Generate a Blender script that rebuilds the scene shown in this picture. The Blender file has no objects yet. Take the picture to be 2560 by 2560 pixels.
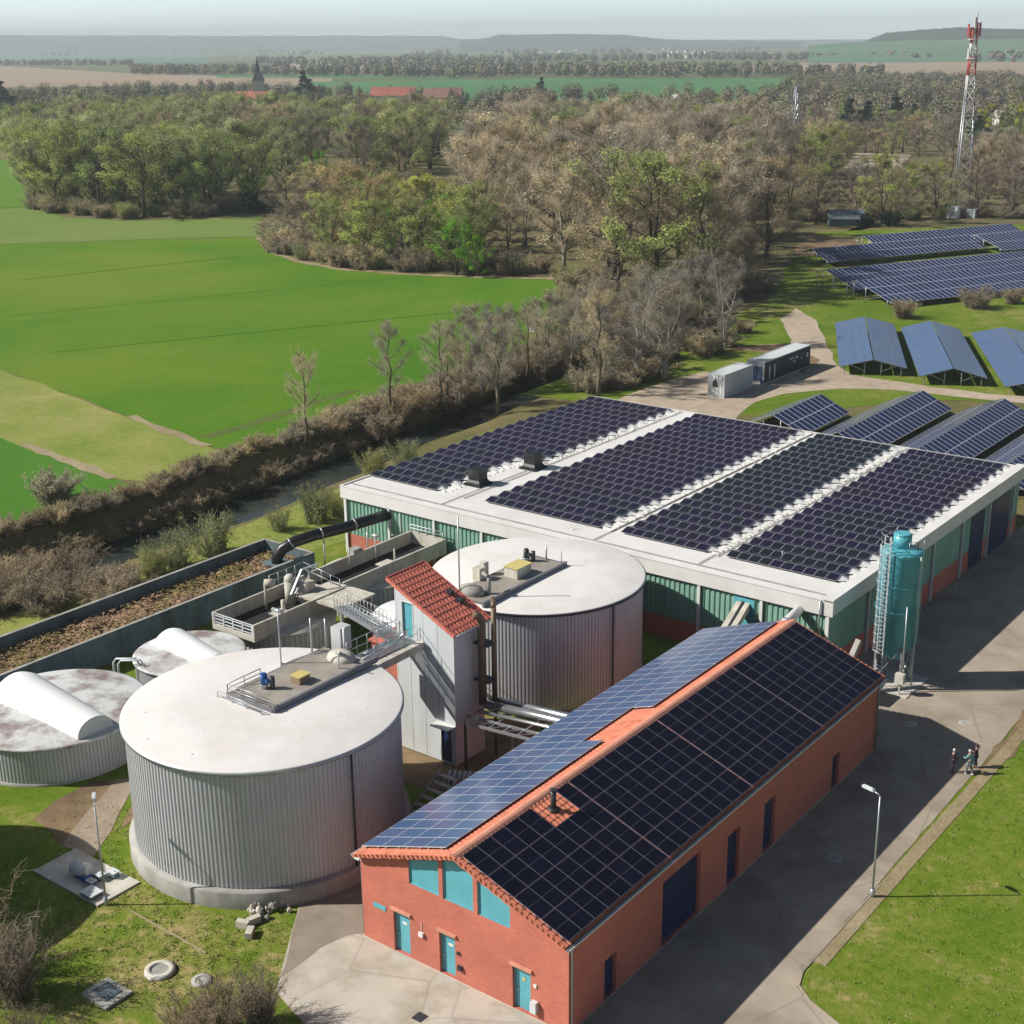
import bpy, math, random
import numpy as np
from mathutils import Vector, Matrix
from mathutils.geometry import tessellate_polygon
R = math.radians
S = bpy.context.scene
COL = S.collection
rng = random.Random(7)
nr = np.random.RandomState(11)
# ------------------------------------------------------------------ camera
FPX, PITCH, YAW, ROLL, CAMH = 3526.6, R(18.4512), R(37.5166), R(-0.6781), 42.0
ct, st = math.cos(YAW), math.sin(YAW)
fw = Vector((-st * math.cos(PITCH), ct * math.cos(PITCH), -math.sin(PITCH)))
r0 = Vector((ct, st, 0))
u0 = r0.cross(fw)
cr, sr = math.cos(ROLL), math.sin(ROLL)
rt = r0 * cr + u0 * sr
up = -r0 * sr + u0 * cr
cam = bpy.data.cameras.new('camera')
co = bpy.data.objects.new('camera', cam)
COL.objects.link(co)
co.matrix_world = Matrix(((rt.x, up.x, -fw.x, 0), (rt.y, up.y, -fw.y, 0), (rt.z, up.z, -fw.z, CAMH), (0, 0, 0, 1)))
cam.sensor_width = 36
cam.lens = FPX / 2560 * 36
cam.clip_end = 60000
S.camera = co

def at(px, py, z=0.0):
    """ground (or height z) point seen at a pixel of the 2560 photo"""
    d = fw + rt * ((px - 1280) / FPX) - up * ((py - 1280) / FPX)
    h_ = math.hypot(d.x, d.y); dist = (CAMH - z) / -d.z * h_ if d.z < 0 else 1e9
    dist = min(dist, 17000)
    return Vector((d.x / h_ * dist, d.y / h_ * dist, z))
def pxh(dist_pt, npx):
    """metres covered by npx pixels at a point"""
    ax = (Vector(dist_pt) - Vector((0, 0, CAMH))).dot(fw)
    return npx * ax / FPX / math.cos(PITCH)

# ------------------------------------------------------------------ world, sun
SUN_EL = R(37.5)
L = Vector((0.793 * math.cos(SUN_EL), 0.609 * math.cos(SUN_EL), -math.sin(SUN_EL)))
w = bpy.data.worlds.new('World'); S.world = w; w.use_nodes = True
nt = w.node_tree; bg = nt.nodes['Background']
sky = nt.nodes.new('ShaderNodeTexSky'); sky.sky_type = 'NISHITA'; sky.sun_disc = False
sky.sun_elevation = SUN_EL; sky.sun_rotation = R(232.5); sky.altitude = 50
sky.air_density = 0.75; sky.dust_density = 0.9; sky.ozone_density = 1.5
# the low sky is whiter and brighter than the model gives: hazy air near the horizon
tc_ = nt.nodes.new('ShaderNodeTexCoord'); sx_ = nt.nodes.new('ShaderNodeSeparateXYZ'); nt.links.new(tc_.outputs['Generated'], sx_.inputs[0])
mr_ = nt.nodes.new('ShaderNodeMapRange'); mr_.inputs['From Min'].default_value = 0.0; mr_.inputs['From Max'].default_value = .075; mr_.inputs['To Min'].default_value = 1.0; mr_.inputs['To Max'].default_value = 0.0
nt.links.new(sx_.outputs[2], mr_.inputs[0])
mx_ = nt.nodes.new('ShaderNodeMix'); mx_.data_type = 'RGBA'; mx_.blend_type = 'MULTIPLY'; mx_.inputs[7].default_value = (6.9, 7.3, 7.7, 1)
nt.links.new(mr_.outputs[0], mx_.inputs[0]); nt.links.new(sky.outputs[0], mx_.inputs[6]); nt.links.new(mx_.outputs[2], bg.inputs[0]); bg.inputs[1].default_value = 0.05
sl = bpy.data.lights.new('sun', 'SUN'); sl.energy = 5.0; sl.angle = R(0.5); sl.color = (1, 0.95, 0.87)
so = bpy.data.objects.new('sun', sl); COL.objects.link(so)
so.rotation_euler = L.to_track_quat('-Z', 'Y').to_euler(); so.location = (0, 0, 120)
S.view_settings.view_transform = 'Standard'; S.view_settings.look = 'None'
S.view_settings.exposure = 0.22; S.view_settings.gamma = 1.0
S.cycles.max_bounces = 6; S.cycles.diffuse_bounces = 1; S.cycles.glossy_bounces = 3
S.cycles.transmission_bounces = 2; S.cycles.volume_bounces = 1; S.cycles.transparent_max_bounces = 4
S.cycles.use_denoising = True

# ------------------------------------------------------------------ materials
def nodes(m):
    m.use_nodes = True
    t = m.node_tree
    return t, t.nodes['Principled BSDF'], t.links
def ramp(t, stops):
    n = t.nodes.new('ShaderNodeValToRGB')
    e = n.color_ramp.elements
    e[0].position, e[0].color = stops[0][0], (*stops[0][1], 1)
    e[1].position, e[1].color = stops[-1][0], (*stops[-1][1], 1)
    for p, c in stops[1:-1]:
        x = e.new(p); x.color = (*c, 1)
    return n
def noise(t, scale, detail=4, rough=.55, vec=None, dist=0):
    n = t.nodes.new('ShaderNodeTexNoise'); n.inputs['Scale'].default_value = scale
    n.inputs['Detail'].default_value = detail; n.inputs['Roughness'].default_value = rough
    n.inputs['Distortion'].default_value = dist
    if vec is not None: t.links.new(vec, n.inputs['Vector'])
    return n
def coord(t, kind='Object', scale=None, rot=None):
    if kind == 'World':
        o = t.nodes.new('ShaderNodeNewGeometry').outputs['Position']
    else:
        o = t.nodes.new('ShaderNodeTexCoord').outputs[kind]
    if scale or rot:
        mp = t.nodes.new('ShaderNodeMapping')
        if scale: mp.inputs['Scale'].default_value = scale
        if rot: mp.inputs['Rotation'].default_value = rot
        t.links.new(o, mp.inputs['Vector']); o = mp.outputs[0]
    return o
def mixc(t, a, b, fac, mode='MIX'):
    n = t.nodes.new('ShaderNodeMix'); n.data_type = 'RGBA'; n.blend_type = mode
    for s, v in ((n.inputs[6], a), (n.inputs[7], b), (n.inputs[0], fac)):
        if isinstance(v, (int, float)): s.default_value = v
        elif isinstance(v, (tuple, list)): s.default_value = (*v, 1)
        else: t.links.new(v, s)
    return n.outputs[2]
def mat(name, c, rough=.7, var=.15, scale=1.5, metal=0, bump=0, bscale=None, spec=None, grime=None, cracks=None):
    """plain painted / mineral surface with two octaves of tone variation"""
    m = bpy.data.materials.new(name); t, b, k = nodes(m)
    v = coord(t, 'World')
    n1 = noise(t, scale, 5, .6, v); n2 = noise(t, scale * .13, 3, .5, v)
    lo = tuple(max(0, x * (1 - var)) for x in c); hi = tuple(x * (1 + var) for x in c)
    r = ramp(t, [(.3, lo), (.7, hi)]); k.new(n1.outputs[0], r.inputs[0])
    r2 = ramp(t, [(.35, (1 - var,) * 3), (.65, (1, 1, 1))]); k.new(n2.outputs[0], r2.inputs[0])
    o = mixc(t, r.outputs[0], r2.outputs[0], 1.0, 'MULTIPLY')
    if grime:
        ns = noise(t, 1.0, 4, .6, coord(t, 'World', (grime[1], grime[1], grime[1] * .18)))
        rg = ramp(t, [(.46, (0, 0, 0)), (.66, (1, 1, 1))]); k.new(ns.outputs[0], rg.inputs[0])
        ml = t.nodes.new('ShaderNodeMath'); ml.operation = 'MULTIPLY'; k.new(rg.outputs[0], ml.inputs[0]); ml.inputs[1].default_value = grime[2]
        o = mixc(t, o, grime[0], ml.outputs[0])
    if cracks:
        wv_ = noise(t, .9, 4, .6, v); dv = mixc(t, v, wv_.outputs['Color'], .10, 'ADD')
        vo_ = t.nodes.new('ShaderNodeTexVoronoi'); vo_.feature = 'DISTANCE_TO_EDGE'; vo_.inputs['Scale'].default_value = cracks; k.new(dv, vo_.inputs['Vector'])
        rc = ramp(t, [(.0, (1, 1, 1)), (.012, (0, 0, 0))]); k.new(vo_.outputs['Distance'], rc.inputs[0])
        mk = t.nodes.new('ShaderNodeMath'); mk.operation = 'MULTIPLY'; k.new(rc.outputs[0], mk.inputs[0]); mk.inputs[1].default_value = .45
        o = mixc(t, o, tuple(x * .45 for x in c), mk.outputs[0])
    k.new(o, b.inputs['Base Color'])
    b.inputs['Roughness'].default_value = rough; b.inputs['Metallic'].default_value = metal
    if spec is not None: b.inputs['Specular IOR Level'].default_value = spec
    if bump:
        nb = noise(t, bscale or scale * 4, 4, .6, v); bp = t.nodes.new('ShaderNodeBump')
        bp.inputs['Strength'].default_value = bump; k.new(nb.outputs[0], bp.inputs['Height']); k.new(bp.outputs[0], b.inputs['Normal'])
    return m
def grass(name, stops, s1=.12, s2=1.6, s3=.02, rows=None, bump=.5, rough=.85, tuft=.45):
    """sward: broad patches, tufts and fine blades; optional drill rows (direction deg, spacing)"""
    m = bpy.data.materials.new(name); t, b, k = nodes(m); v = coord(t, 'World')
    a = noise(t, s1, 6, .62, v, .4); c = noise(t, s2, 6, .7, v); e = noise(t, s3, 3, .5, v)
    ad = t.nodes.new('ShaderNodeMath'); ad.operation = 'MULTIPLY_ADD'; k.new(c.outputs[0], ad.inputs[0]); ad.inputs[1].default_value = tuft
    sc = t.nodes.new('ShaderNodeMath'); sc.operation = 'MULTIPLY'; k.new(a.outputs[0], sc.inputs[0]); sc.inputs[1].default_value = 1 - tuft
    k.new(sc.outputs[0], ad.inputs[2])
    a2 = t.nodes.new('ShaderNodeMath'); a2.operation = 'MULTIPLY_ADD'; k.new(e.outputs[0], a2.inputs[0]); a2.inputs[1].default_value = .5
    sb = t.nodes.new('ShaderNodeMath'); sb.operation = 'SUBTRACT'; k.new(ad.outputs[0], sb.inputs[0]); sb.inputs[1].default_value = .25
    k.new(sb.outputs[0], a2.inputs[2]); fac = a2.outputs[0]
    if rows:
        vv = coord(t, 'World', None, (0, 0, R(rows[0])))
        wv = t.nodes.new('ShaderNodeTexWave'); wv.inputs['Scale'].default_value = rows[1]; wv.inputs['Distortion'].default_value = 1.5
        wv.inputs['Detail'].default_value = 2; k.new(vv, wv.inputs['Vector'])
        x = t.nodes.new('ShaderNodeMath'); x.operation = 'MULTIPLY_ADD'; k.new(wv.outputs[1], x.inputs[0]); x.inputs[1].default_value = rows[2]
        k.new(fac, x.inputs[2]); fac = x.outputs[0]
    r = ramp(t, stops); k.new(fac, r.inputs[0]); k.new(r.outputs[0], b.inputs['Base Color'])
    b.inputs['Roughness'].default_value = rough; b.inputs['Specular IOR Level'].default_value = .15
    bp = t.nodes.new('ShaderNodeBump'); bp.inputs['Strength'].default_value = bump; bp.inputs['Distance'].default_value = .15
    n4 = noise(t, 5, 5, .7, v); k.new(n4.outputs[0], bp.inputs['Height']); k.new(bp.outputs[0], b.inputs['Normal'])
    return m
def leafmat(name, c, var=.35, scale=.35, trans=.0):
    m = bpy.data.materials.new(name); t, b, k = nodes(m); v = coord(t, 'World')
    n1 = noise(t, scale, 3, .6, v)
    oi = t.nodes.new('ShaderNodeObjectInfo')
    r = ramp(t, [(.3, tuple(x * (1 - var) for x in c)), (.7, tuple(x * (1 + var) for x in c))]); k.new(n1.outputs[0], r.inputs[0])
    rr = ramp(t, [(0, (.78, .80, .84)), (.5, (1, 1, 1)), (1, (1.2, 1.14, .95))]); k.new(oi.outputs['Random'], rr.inputs[0])
    o = mixc(t, r.outputs[0], rr.outputs[0], 1.0, 'MULTIPLY')
    k.new(o, b.inputs['Base Color']); b.inputs['Roughness'].default_value = .8; b.inputs['Specular IOR Level'].default_value = .12
    tl = t.nodes.new('ShaderNodeBsdfTranslucent'); k.new(o, tl.inputs[0]); ms = t.nodes.new('ShaderNodeMixShader'); ms.inputs[0].default_value = .4
    k.new(b.outputs[0], ms.inputs[1]); k.new(tl.outputs[0], ms.inputs[2]); k.new(ms.outputs[0], t.nodes['Material Output'].inputs[0])
    return m
def brick(name, c1, c2, mortar, sx=1.0, wall='X'):
    m = bpy.data.materials.new(name); t, b, k = nodes(m)
    g = t.nodes.new('ShaderNodeNewGeometry'); sp = t.nodes.new('ShaderNodeSeparateXYZ'); k.new(g.outputs['Position'], sp.inputs[0])
    ad = t.nodes.new('ShaderNodeMath'); ad.operation = 'ADD'; k.new(sp.outputs[0], ad.inputs[0]); k.new(sp.outputs[1], ad.inputs[1])
    cb = t.nodes.new('ShaderNodeCombineXYZ'); k.new(ad.outputs[0], cb.inputs[0]); k.new(sp.outputs[2], cb.inputs[1])
    br = t.nodes.new('ShaderNodeTexBrick'); k.new(cb.outputs[0], br.inputs['Vector'])
    br.inputs['Scale'].default_value = 1.0; br.inputs['Brick Width'].default_value = .25; br.inputs['Row Height'].default_value = .083
    br.inputs['Mortar Size'].default_value = .008; br.inputs['Color1'].default_value = (*c1, 1); br.inputs['Color2'].default_value = (*c2, 1); br.inputs['Mortar'].default_value = (*mortar, 1)
    n = noise(t, .35, 5, .6, g.outputs['Position']); r = ramp(t, [(.3, (.82, .80, .8)), (.7, (1.1, 1.06, 1.02))]); k.new(n.outputs[0], r.inputs[0])
    k.new(mixc(t, br.outputs[0], r.outputs[0], 1.0, 'MULTIPLY'), b.inputs['Base Color']); b.inputs['Roughness'].default_value = .85
    bp = t.nodes.new('ShaderNodeBump'); bp.inputs['Strength'].default_value = .4; bp.inputs['Distance'].default_value = .01; k.new(br.outputs[1], bp.inputs['Height']); bp.invert = True
    k.new(bp.outputs[0], b.inputs['Normal'])
    return m
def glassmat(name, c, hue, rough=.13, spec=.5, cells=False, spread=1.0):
    """photovoltaic glass: cells under glass, each module a little different"""
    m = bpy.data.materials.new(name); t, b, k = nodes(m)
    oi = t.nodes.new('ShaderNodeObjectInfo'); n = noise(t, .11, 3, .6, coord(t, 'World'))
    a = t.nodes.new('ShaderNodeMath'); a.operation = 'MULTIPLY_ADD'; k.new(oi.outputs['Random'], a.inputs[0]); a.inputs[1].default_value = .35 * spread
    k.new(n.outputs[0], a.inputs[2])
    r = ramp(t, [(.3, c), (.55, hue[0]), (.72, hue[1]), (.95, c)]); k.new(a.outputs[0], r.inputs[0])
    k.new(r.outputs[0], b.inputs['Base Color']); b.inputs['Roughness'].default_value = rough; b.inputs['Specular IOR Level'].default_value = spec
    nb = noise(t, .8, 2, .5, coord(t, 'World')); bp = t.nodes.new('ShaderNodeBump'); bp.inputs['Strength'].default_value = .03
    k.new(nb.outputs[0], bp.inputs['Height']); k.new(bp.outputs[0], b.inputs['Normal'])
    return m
def tilemat(name, c, axis=0, pitch=.3):
    """clay pantiles: rolls along one axis, courses along the slope, mottled firing colours"""
    m = bpy.data.materials.new(name); t, b, k = nodes(m)
    v = coord(t, 'World'); n = noise(t, 1.2, 5, .65, v); n2 = noise(t, 7, 2, .5, v)
    r = ramp(t, [(.25, tuple(x * .62 for x in c)), (.5, c), (.75, (min(1, c[0] * 1.15), c[1] * 1.35, c[2] * 1.3))]); k.new(n.outputs[0], r.inputs[0])
    r2 = ramp(t, [(.3, (.8, .78, .78)), (.7, (1.1, 1.1, 1.1))]); k.new(n2.outputs[0], r2.inputs[0])
    k.new(mixc(t, r.outputs[0], r2.outputs[0], 1.0, 'MULTIPLY'), b.inputs['Base Color']); b.inputs['Roughness'].default_value = .75
    return m

M = {}
M['lawn'] = grass('lawn', [(.20, (.040, .110, .004)), (.36, (.090, .165, .008)), (.47, (.125, .195, .013)), (.57, (.19, .225, .035)), (.67, (.38, .31, .13))], .30, 1.5, .05, tuft=.55)
M['crop'] = grass('crop', [(.20, (.030, .118, .005)), (.38, (.055, .168, .006)), (.50, (.090, .205, .008)), (.66, (.150, .230, .018))], .028, 1.1, .010, rows=(28, .35, .06), bump=.35, tuft=.36)
M['crop2'] = grass('crop2', [(.15, (.032, .145, .007)), (.45, (.055, .185, .010)), (.8, (.085, .21, .02))], .05, 1.3, .02, rows=(28, 1.1, .05), bump=.35)
M['meadow'] = grass('meadow', [(.16, (.10, .19, .02)), (.38, (.18, .25, .04)), (.56, (.28, .30, .075)), (.76, (.42, .36, .15))], .12, 1.2, .03, tuft=.5)
M['pale_meadow'] = grass('pale_meadow', [(.15, (.10, .19, .03)), (.5, (.17, .245, .055)), (.85, (.25, .26, .09))], .03, .7, .012)
M['young'] = grass('young_grass', [(.15, (.07, .18, .015)), (.5, (.11, .23, .025)), (.85, (.17, .25, .045))], .03, .9, .01)
M['rough_grass'] = grass('rough_grass', [(.12, (.05, .075, .015)), (.35, (.11, .12, .035)), (.55, (.19, .16, .07)), (.8, (.30, .24, .13))], .16, 1.5, .03)
M['dry_edge'] = grass('dry_edge', [(.15, (.16, .13, .06)), (.5, (.32, .26, .15)), (.85, (.48, .42, .28))], .3, 2, .05)
M['floor'] = grass('wood_floor', [(.15, (.06, .07, .022)), (.45, (.13, .12, .055)), (.8, (.22, .18, .10))], .1, .9, .02)
M['land'] = grass('open_land', [(.15, (.055, .10, .03)), (.4, (.10, .13, .045)), (.6, (.15, .15, .075)), (.85, (.20, .17, .11))], .006, .05, .0012, bump=.1)
M['tanfield'] = mat('tan_field', (.34, .25, .165), .9, .12, .02)
M['greenfield'] = mat('green_field', (.055, .20, .05), .9, .15, .01)
M['bluegreen'] = mat('blue_green_field', (.075, .17, .085), .9, .2, .01)
M['palefield'] = mat('pale_field', (.40, .33, .24), .9, .1, .01)
M['earth'] = mat('bare_earth', (.25, .17, .09), .95, .35, .6, bump=.3)
M['gravel'] = mat('gravel', (.46, .375, .28), .95, .16, .7, bump=.4, bscale=9)
M['road'] = mat('road_concrete', (.40, .335, .265), .9, .13, .55, bump=.25, bscale=8, grime=((.22, .175, .13), .3, .6), cracks=.16)
M['road_dk'] = mat('worn_concrete', (.30, .255, .20), .9, .14, .6, bump=.25, bscale=8, grime=((.18, .14, .10), .4, .5))
M['apron'] = mat('apron_concrete', (.56, .51, .43), .9, .10, .5, bump=.2, bscale=6, grime=((.30, .25, .18), .45, .65), cracks=.22)
M['path'] = mat('path_slabs', (.38, .30, .22), .9, .2, .9, bump=.2)
M['concrete'] = mat('concrete', (.42, .41, .38), .85, .16, 1.1, bump=.15, grime=((.18, .17, .14), .8, .5))
M['concrete_lt'] = mat('pale_concrete', (.62, .59, .52), .85, .16, 1.3, bump=.15, grime=((.33, .28, .18), 1.0, .5))
M['concrete_dk'] = mat('weathered_shaded_concrete', (.14, .205, .23), .9, .25, .9, bump=.2, grime=((.05, .06, .06), .5, .7))  # dark teal puts the trough wall's shade into the colour, under weathering grime
M['white_roof'] = mat('white_roof', (.80, .785, .76), .55, .05, .5, grime=((.55, .53, .49), .35, .30))
M['tank_roof'] = mat('tank_roof', (.80, .775, .75), .6, .04, .8, grime=((.58, .52, .46), .35, .28))
M['white'] = mat('white_paint', (.78, .78, .76), .5, .05, .8)
M['panel_white'] = mat('panel_white', (.66, .70, .72), .5, .05, .5, grime=((.42, .41, .33), .5, .35))
M['cladding'] = mat('grey_cladding', (.57, .585, .60), .40, .05, .9, grime=((.46, .45, .43), .8, .3))
M['cladding_dk'] = mat('grey_cladding_dark', (.50, .51, .52), .42, .06, .9, grime=((.30, .29, .27), .8, .3))
M['green_clad'] = mat('green_cladding', (.25, .46, .36), .5, .1, .8, grime=((.16, .30, .25), .7, .3))
M['teal'] = mat('teal_paint', (.13, .46, .54), .38, .10, .8, grime=((.09, .34, .44), .5, .6))
M['teal_silo'] = mat('silo_paint', (.10, .43, .50), .35, .07, .5, grime=((.05, .24, .34), .6, .45))
M['blue_gate'] = mat('blue_gate_paint', (.012, .026, .10), .4, .1, .8)
M['brick'] = brick('red_brick', (.62, .165, .11), (.52, .13, .09), (.52, .27, .20))
M['tile'] = tilemat('clay_tile', (.66, .21, .125))
M['tile_red'] = tilemat('red_tile', (.66, .19, .135))
M['ridge_tile'] = mat('ridge_tile', (.68, .31, .21), .75, .14, 2.2)
M['galv'] = mat('galvanised_steel', (.48, .50, .52), .38, .12, 2.0, metal=.55)
M['silver'] = mat('pipe_lagging', (.62, .63, .66), .28, .08, 2.0, metal=.85)
M['brownpipe'] = mat('brown_flue', (.17, .115, .07), .5, .2, 1.5)
M['black'] = mat('black_plastic', (.010, .011, .014), .38, .2, 1.5)
M['dark'] = mat('dark_steel', (.035, .04, .05), .45, .2, 1.5)
M['darkgap'] = mat('dark_inside', (.012, .013, .016), .8, .2, 1.5)
M['blue'] = mat('blue_motor', (.02, .10, .35), .35, .1, 2)
M['yellow'] = mat('yellow_lid', (.66, .55, .20), .5, .08, 2)
M['timber'] = mat('timber', (.33, .24, .15), .8, .2, 2)
M['edge_grey'] = mat('edge_beam_grey', (.20, .20, .225), .6, .15, 1)
M['deck'] = mat('deck_plates', (.50, .455, .39), .7, .12, 1.2, grime=((.30, .26, .22), .7, .5))
M['fabric'] = mat('tank_cover_fabric', (.66, .68, .67), .6, .06, .4, grime=((.26, .20, .19), .5, 1.0))
M['fabric_clean'] = mat('tunnel_fabric', (.78, .80, .79), .55, .03, .4)
M['cont_white'] = mat('white_container', (.66, .70, .70), .45, .06, .8)
M['cont_grey'] = mat('grey_container', (.56, .60, .62), .45, .08, .8)
M['cont_dark'] = mat('dark_container', (.022, .040, .048), .45, .1, .8)
M['frame'] = mat('panel_frame', (.50, .50, .54), .35, .08, 3, metal=.4)
M['frame_hall'] = mat('panel_frame_grey', (.42, .42, .46), .35, .08, 3, metal=.3)
M['frame_blue'] = mat('panel_frame_blue', (.20, .27, .38), .3, .06, 3, metal=.2)
M['frame_dk'] = mat('panel_frame_dark', (.16, .16, .20), .4, .08, 3)
M['frame_lt'] = mat('panel_frame_light', (.62, .66, .70), .35, .06, 3, metal=.2)
M['pv_hall'] = glassmat('pv_hall', (.017, .014, .026), ((.011, .018, .022), (.016, .012, .036)), .20, .30)
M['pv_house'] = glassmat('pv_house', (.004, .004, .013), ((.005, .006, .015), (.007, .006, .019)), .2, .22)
M['pv_sky_blue'] = glassmat('pv_sky_blue', (.055, .115, .23), ((.07, .13, .25), (.085, .12, .24)), .16, .5)  # pale blue paints the sky's reflection into the module colour
M['pv_field'] = glassmat('pv_field', (.016, .028, .085), ((.02, .035, .10), (.028, .035, .11)), .18, .4)
M['pv_sky_tint'] = glassmat('pv_sky_tint', (.075, .135, .27), ((.085, .15, .28), (.095, .145, .28)), .2, .5)  # reflected sky put into the base colour, for tent arrays and container windows
M['bark'] = mat('bark', (.085, .07, .05), .9, .3, 3)
M['bark_mid'] = mat('bark_mid', (.17, .145, .10), .9, .3, 3)
M['bark_lt'] = mat('bark_pale', (.30, .27, .20), .9, .3, 3)
M['bark_wh'] = mat('bark_birch', (.52, .49, .42), .9, .3, 3)
M['skin'] = mat('skin', (.50, .30, .22), .6, .05, 8)
M['water'] = bpy.data.materials.new('river_water')
t, b, k = nodes(M['water']); b.inputs['Base Color'].default_value = (.035, .045, .04, 1); b.inputs['Roughness'].default_value = .06
nw = noise(t, 1.5, 3, .5, coord(t, 'World')); bp = t.nodes.new('ShaderNodeBump'); bp.inputs['Strength'].default_value = .06; k.new(nw.outputs[0], bp.inputs['Height']); k.new(bp.outputs[0], b.inputs['Normal'])
m = bpy.data.materials.new('wood_chips'); M['chips'] = m; t, b, k = nodes(m); v = coord(t, 'World')
vo = t.nodes.new('ShaderNodeTexVoronoi'); vo.inputs['Scale'].default_value = 3.2; k.new(v, vo.inputs['Vector'])
n1 = noise(t, .5, 5, .7, v); n3 = noise(t, 6, 3, .7, v)
r = ramp(t, [(.25, (.12, .07, .04)), (.45, (.30, .175, .10)), (.6, (.42, .28, .19)), (.8, (.66, .52, .42))]); k.new(n3.outputs[0], r.inputs[0])
r2 = ramp(t, [(.40, (1, 1, 1)), (.62, (.55, .72, .35))]); k.new(n1.outputs[0], r2.inputs[0])
k.new(mixc(t, r.outputs[0], r2.outputs[0], 1.0, 'MULTIPLY'), b.inputs['Base Color']); b.inputs['Roughness'].default_value = .95

# ------------------------------------------------------------------ mesh builder
class MB:
    def __init__(s): s.v = []; s.f = []; s.m = []; s.sm = []
    def add(s, vs, fs, mi=0, smooth=False):
        o = len(s.v); s.v += [tuple(x) for x in vs]
        s.f += [tuple(i + o for i in f) for f in fs]; s.m += [mi] * len(fs); s.sm += [smooth] * len(fs)
        return s
    def box(s, x0, x1, y0, y1, z0, z1, mi=0):
        v = [(x0, y0, z0), (x1, y0, z0), (x1, y1, z0), (x0, y1, z0), (x0, y0, z1), (x1, y0, z1), (x1, y1, z1), (x0, y1, z1)]
        return s.add(v, [(0, 3, 2, 1), (4, 5, 6, 7), (0, 1, 5, 4), (1, 2, 6, 5), (2, 3, 7, 6), (3, 0, 4, 7)], mi)
    def obox(s, c, ax, ay, az, mi=0):
        """box from centre and three half-axis vectors"""
        c, ax, ay, az = map(Vector, (c, ax, ay, az))
        v = [c + ax * i + ay * j + az * q for q in (-1, 1) for i, j in ((-1, -1), (1, -1), (1, 1), (-1, 1))]
        return s.add(v, [(0, 3, 2, 1), (4, 5, 6, 7), (0, 1, 5, 4), (1, 2, 6, 5), (2, 3, 7, 6), (3, 0, 4, 7)], mi)
    def beam(s, a, b, w, h=None, mi=0):
        a, b = Vector(a), Vector(b); d = b - a; h = h or w
        u = d.normalized(); z = Vector((0, 0, 1))
        if abs(u.z) > .98: z = Vector((0, 1, 0))
        x = u.cross(z).normalized(); y = x.cross(u)
        return s.obox((a + b) / 2, x * w / 2, y * h / 2, d / 2, mi)
    def tube(s, pts, rad, n=8, mi=0, caps=True, smooth=True):
        pts = [Vector(p) for p in pts]
        rads = rad if isinstance(rad, (list, tuple)) else [rad] * len(pts)
        vs = []; prev = None
        for i, p in enumerate(pts):
            d = (pts[min(i + 1, len(pts) - 1)] - pts[max(i - 1, 0)])
            if d.length < 1e-6: d = Vector((0, 0, 1))
            d.normalize()
            if prev is None:
                a = Vector((0, 0, 1)) if abs(d.z) < .9 else Vector((1, 0, 0))
                x = d.cross(a).normalized()
            else:
                x = (prev - d * prev.dot(d)).normalized()
            prev = x; y = d.cross(x)
            for j in range(n):
                t_ = 2 * math.pi * j / n
                vs.append(p + (x * math.cos(t_) + y * math.sin(t_)) * rads[i])
        fs = [(i * n + j, i * n + (j + 1) % n, (i + 1) * n + (j + 1) % n, (i + 1) * n + j) for i in range(len(pts) - 1) for j in range(n)]
        s.add(vs, fs, mi, smooth)
        if caps:
            o = len(s.v) - len(vs)
            s.f += [tuple(o + j for j in range(n))[::-1], tuple(o + (len(pts) - 1) * n + j for j in range(n))]
            s.m += [mi, mi]; s.sm += [False, False]
        return s
    def cyl(s, c, r, z0, z1, n=32, mi=0, top=True, bot=True, smooth=True, r1=None):
        r1 = r if r1 is None else r1
        vs = [(c[0] + r * math.cos(2 * math.pi * j / n), c[1] + r * math.sin(2 * math.pi * j / n), z0) for j in range(n)]
        vs += [(c[0] + r1 * math.cos(2 * math.pi * j / n), c[1] + r1 * math.sin(2 * math.pi * j / n), z1) for j in range(n)]
        s.add(vs, [(j, (j + 1) % n, n + (j + 1) % n, n + j) for j in range(n)], mi, smooth)
        o = len(s.v) - 2 * n
        if top: s.f.append(tuple(o + n + j for j in range(n))); s.m.append(mi); s.sm.append(False)
        if bot: s.f.append(tuple(o + j for j in range(n))[::-1]); s.m.append(mi); s.sm.append(False)
        return s
    def lathe(s, c, prof, n=48, mi=0, smooth=True):
        vs = [(c[0] + r * math.cos(2 * math.pi * j / n), c[1] + r * math.sin(2 * math.pi * j / n), z) for r, z in prof for j in range(n)]
        return s.add(vs, [(i * n + j, i * n + (j + 1) % n, (i + 1) * n + (j + 1) % n, (i + 1) * n + j) for i in range(len(prof) - 1) for j in range(n)], mi, smooth)
    def blob(s, c, r, mi=0, n=10, sq=(1, 1, 1)):
        vs = []; m_ = 6
        for i in range(1, m_):
            ph = math.pi * i / m_
            for j in range(n):
                a = 2 * math.pi * j / n
                vs.append((c[0] + r * sq[0] * math.sin(ph) * math.cos(a), c[1] + r * sq[1] * math.sin(ph) * math.sin(a), c[2] + r * sq[2] * math.cos(ph)))
        vs += [(c[0], c[1], c[2] + r * sq[2]), (c[0], c[1], c[2] - r * sq[2])]
        fs = [(i * n + j, (i + 1) * n + j, (i + 1) * n + (j + 1) % n, i * n + (j + 1) % n) for i in range(m_ - 2) for j in range(n)]
        T = (m_ - 1) * n
        fs += [(T, j, (j + 1) % n) for j in range(n)] + [(T + 1, (m_ - 2) * n + (j + 1) % n, (m_ - 2) * n + j) for j in range(n)]
        return s.add(vs, fs, mi, True)
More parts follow.
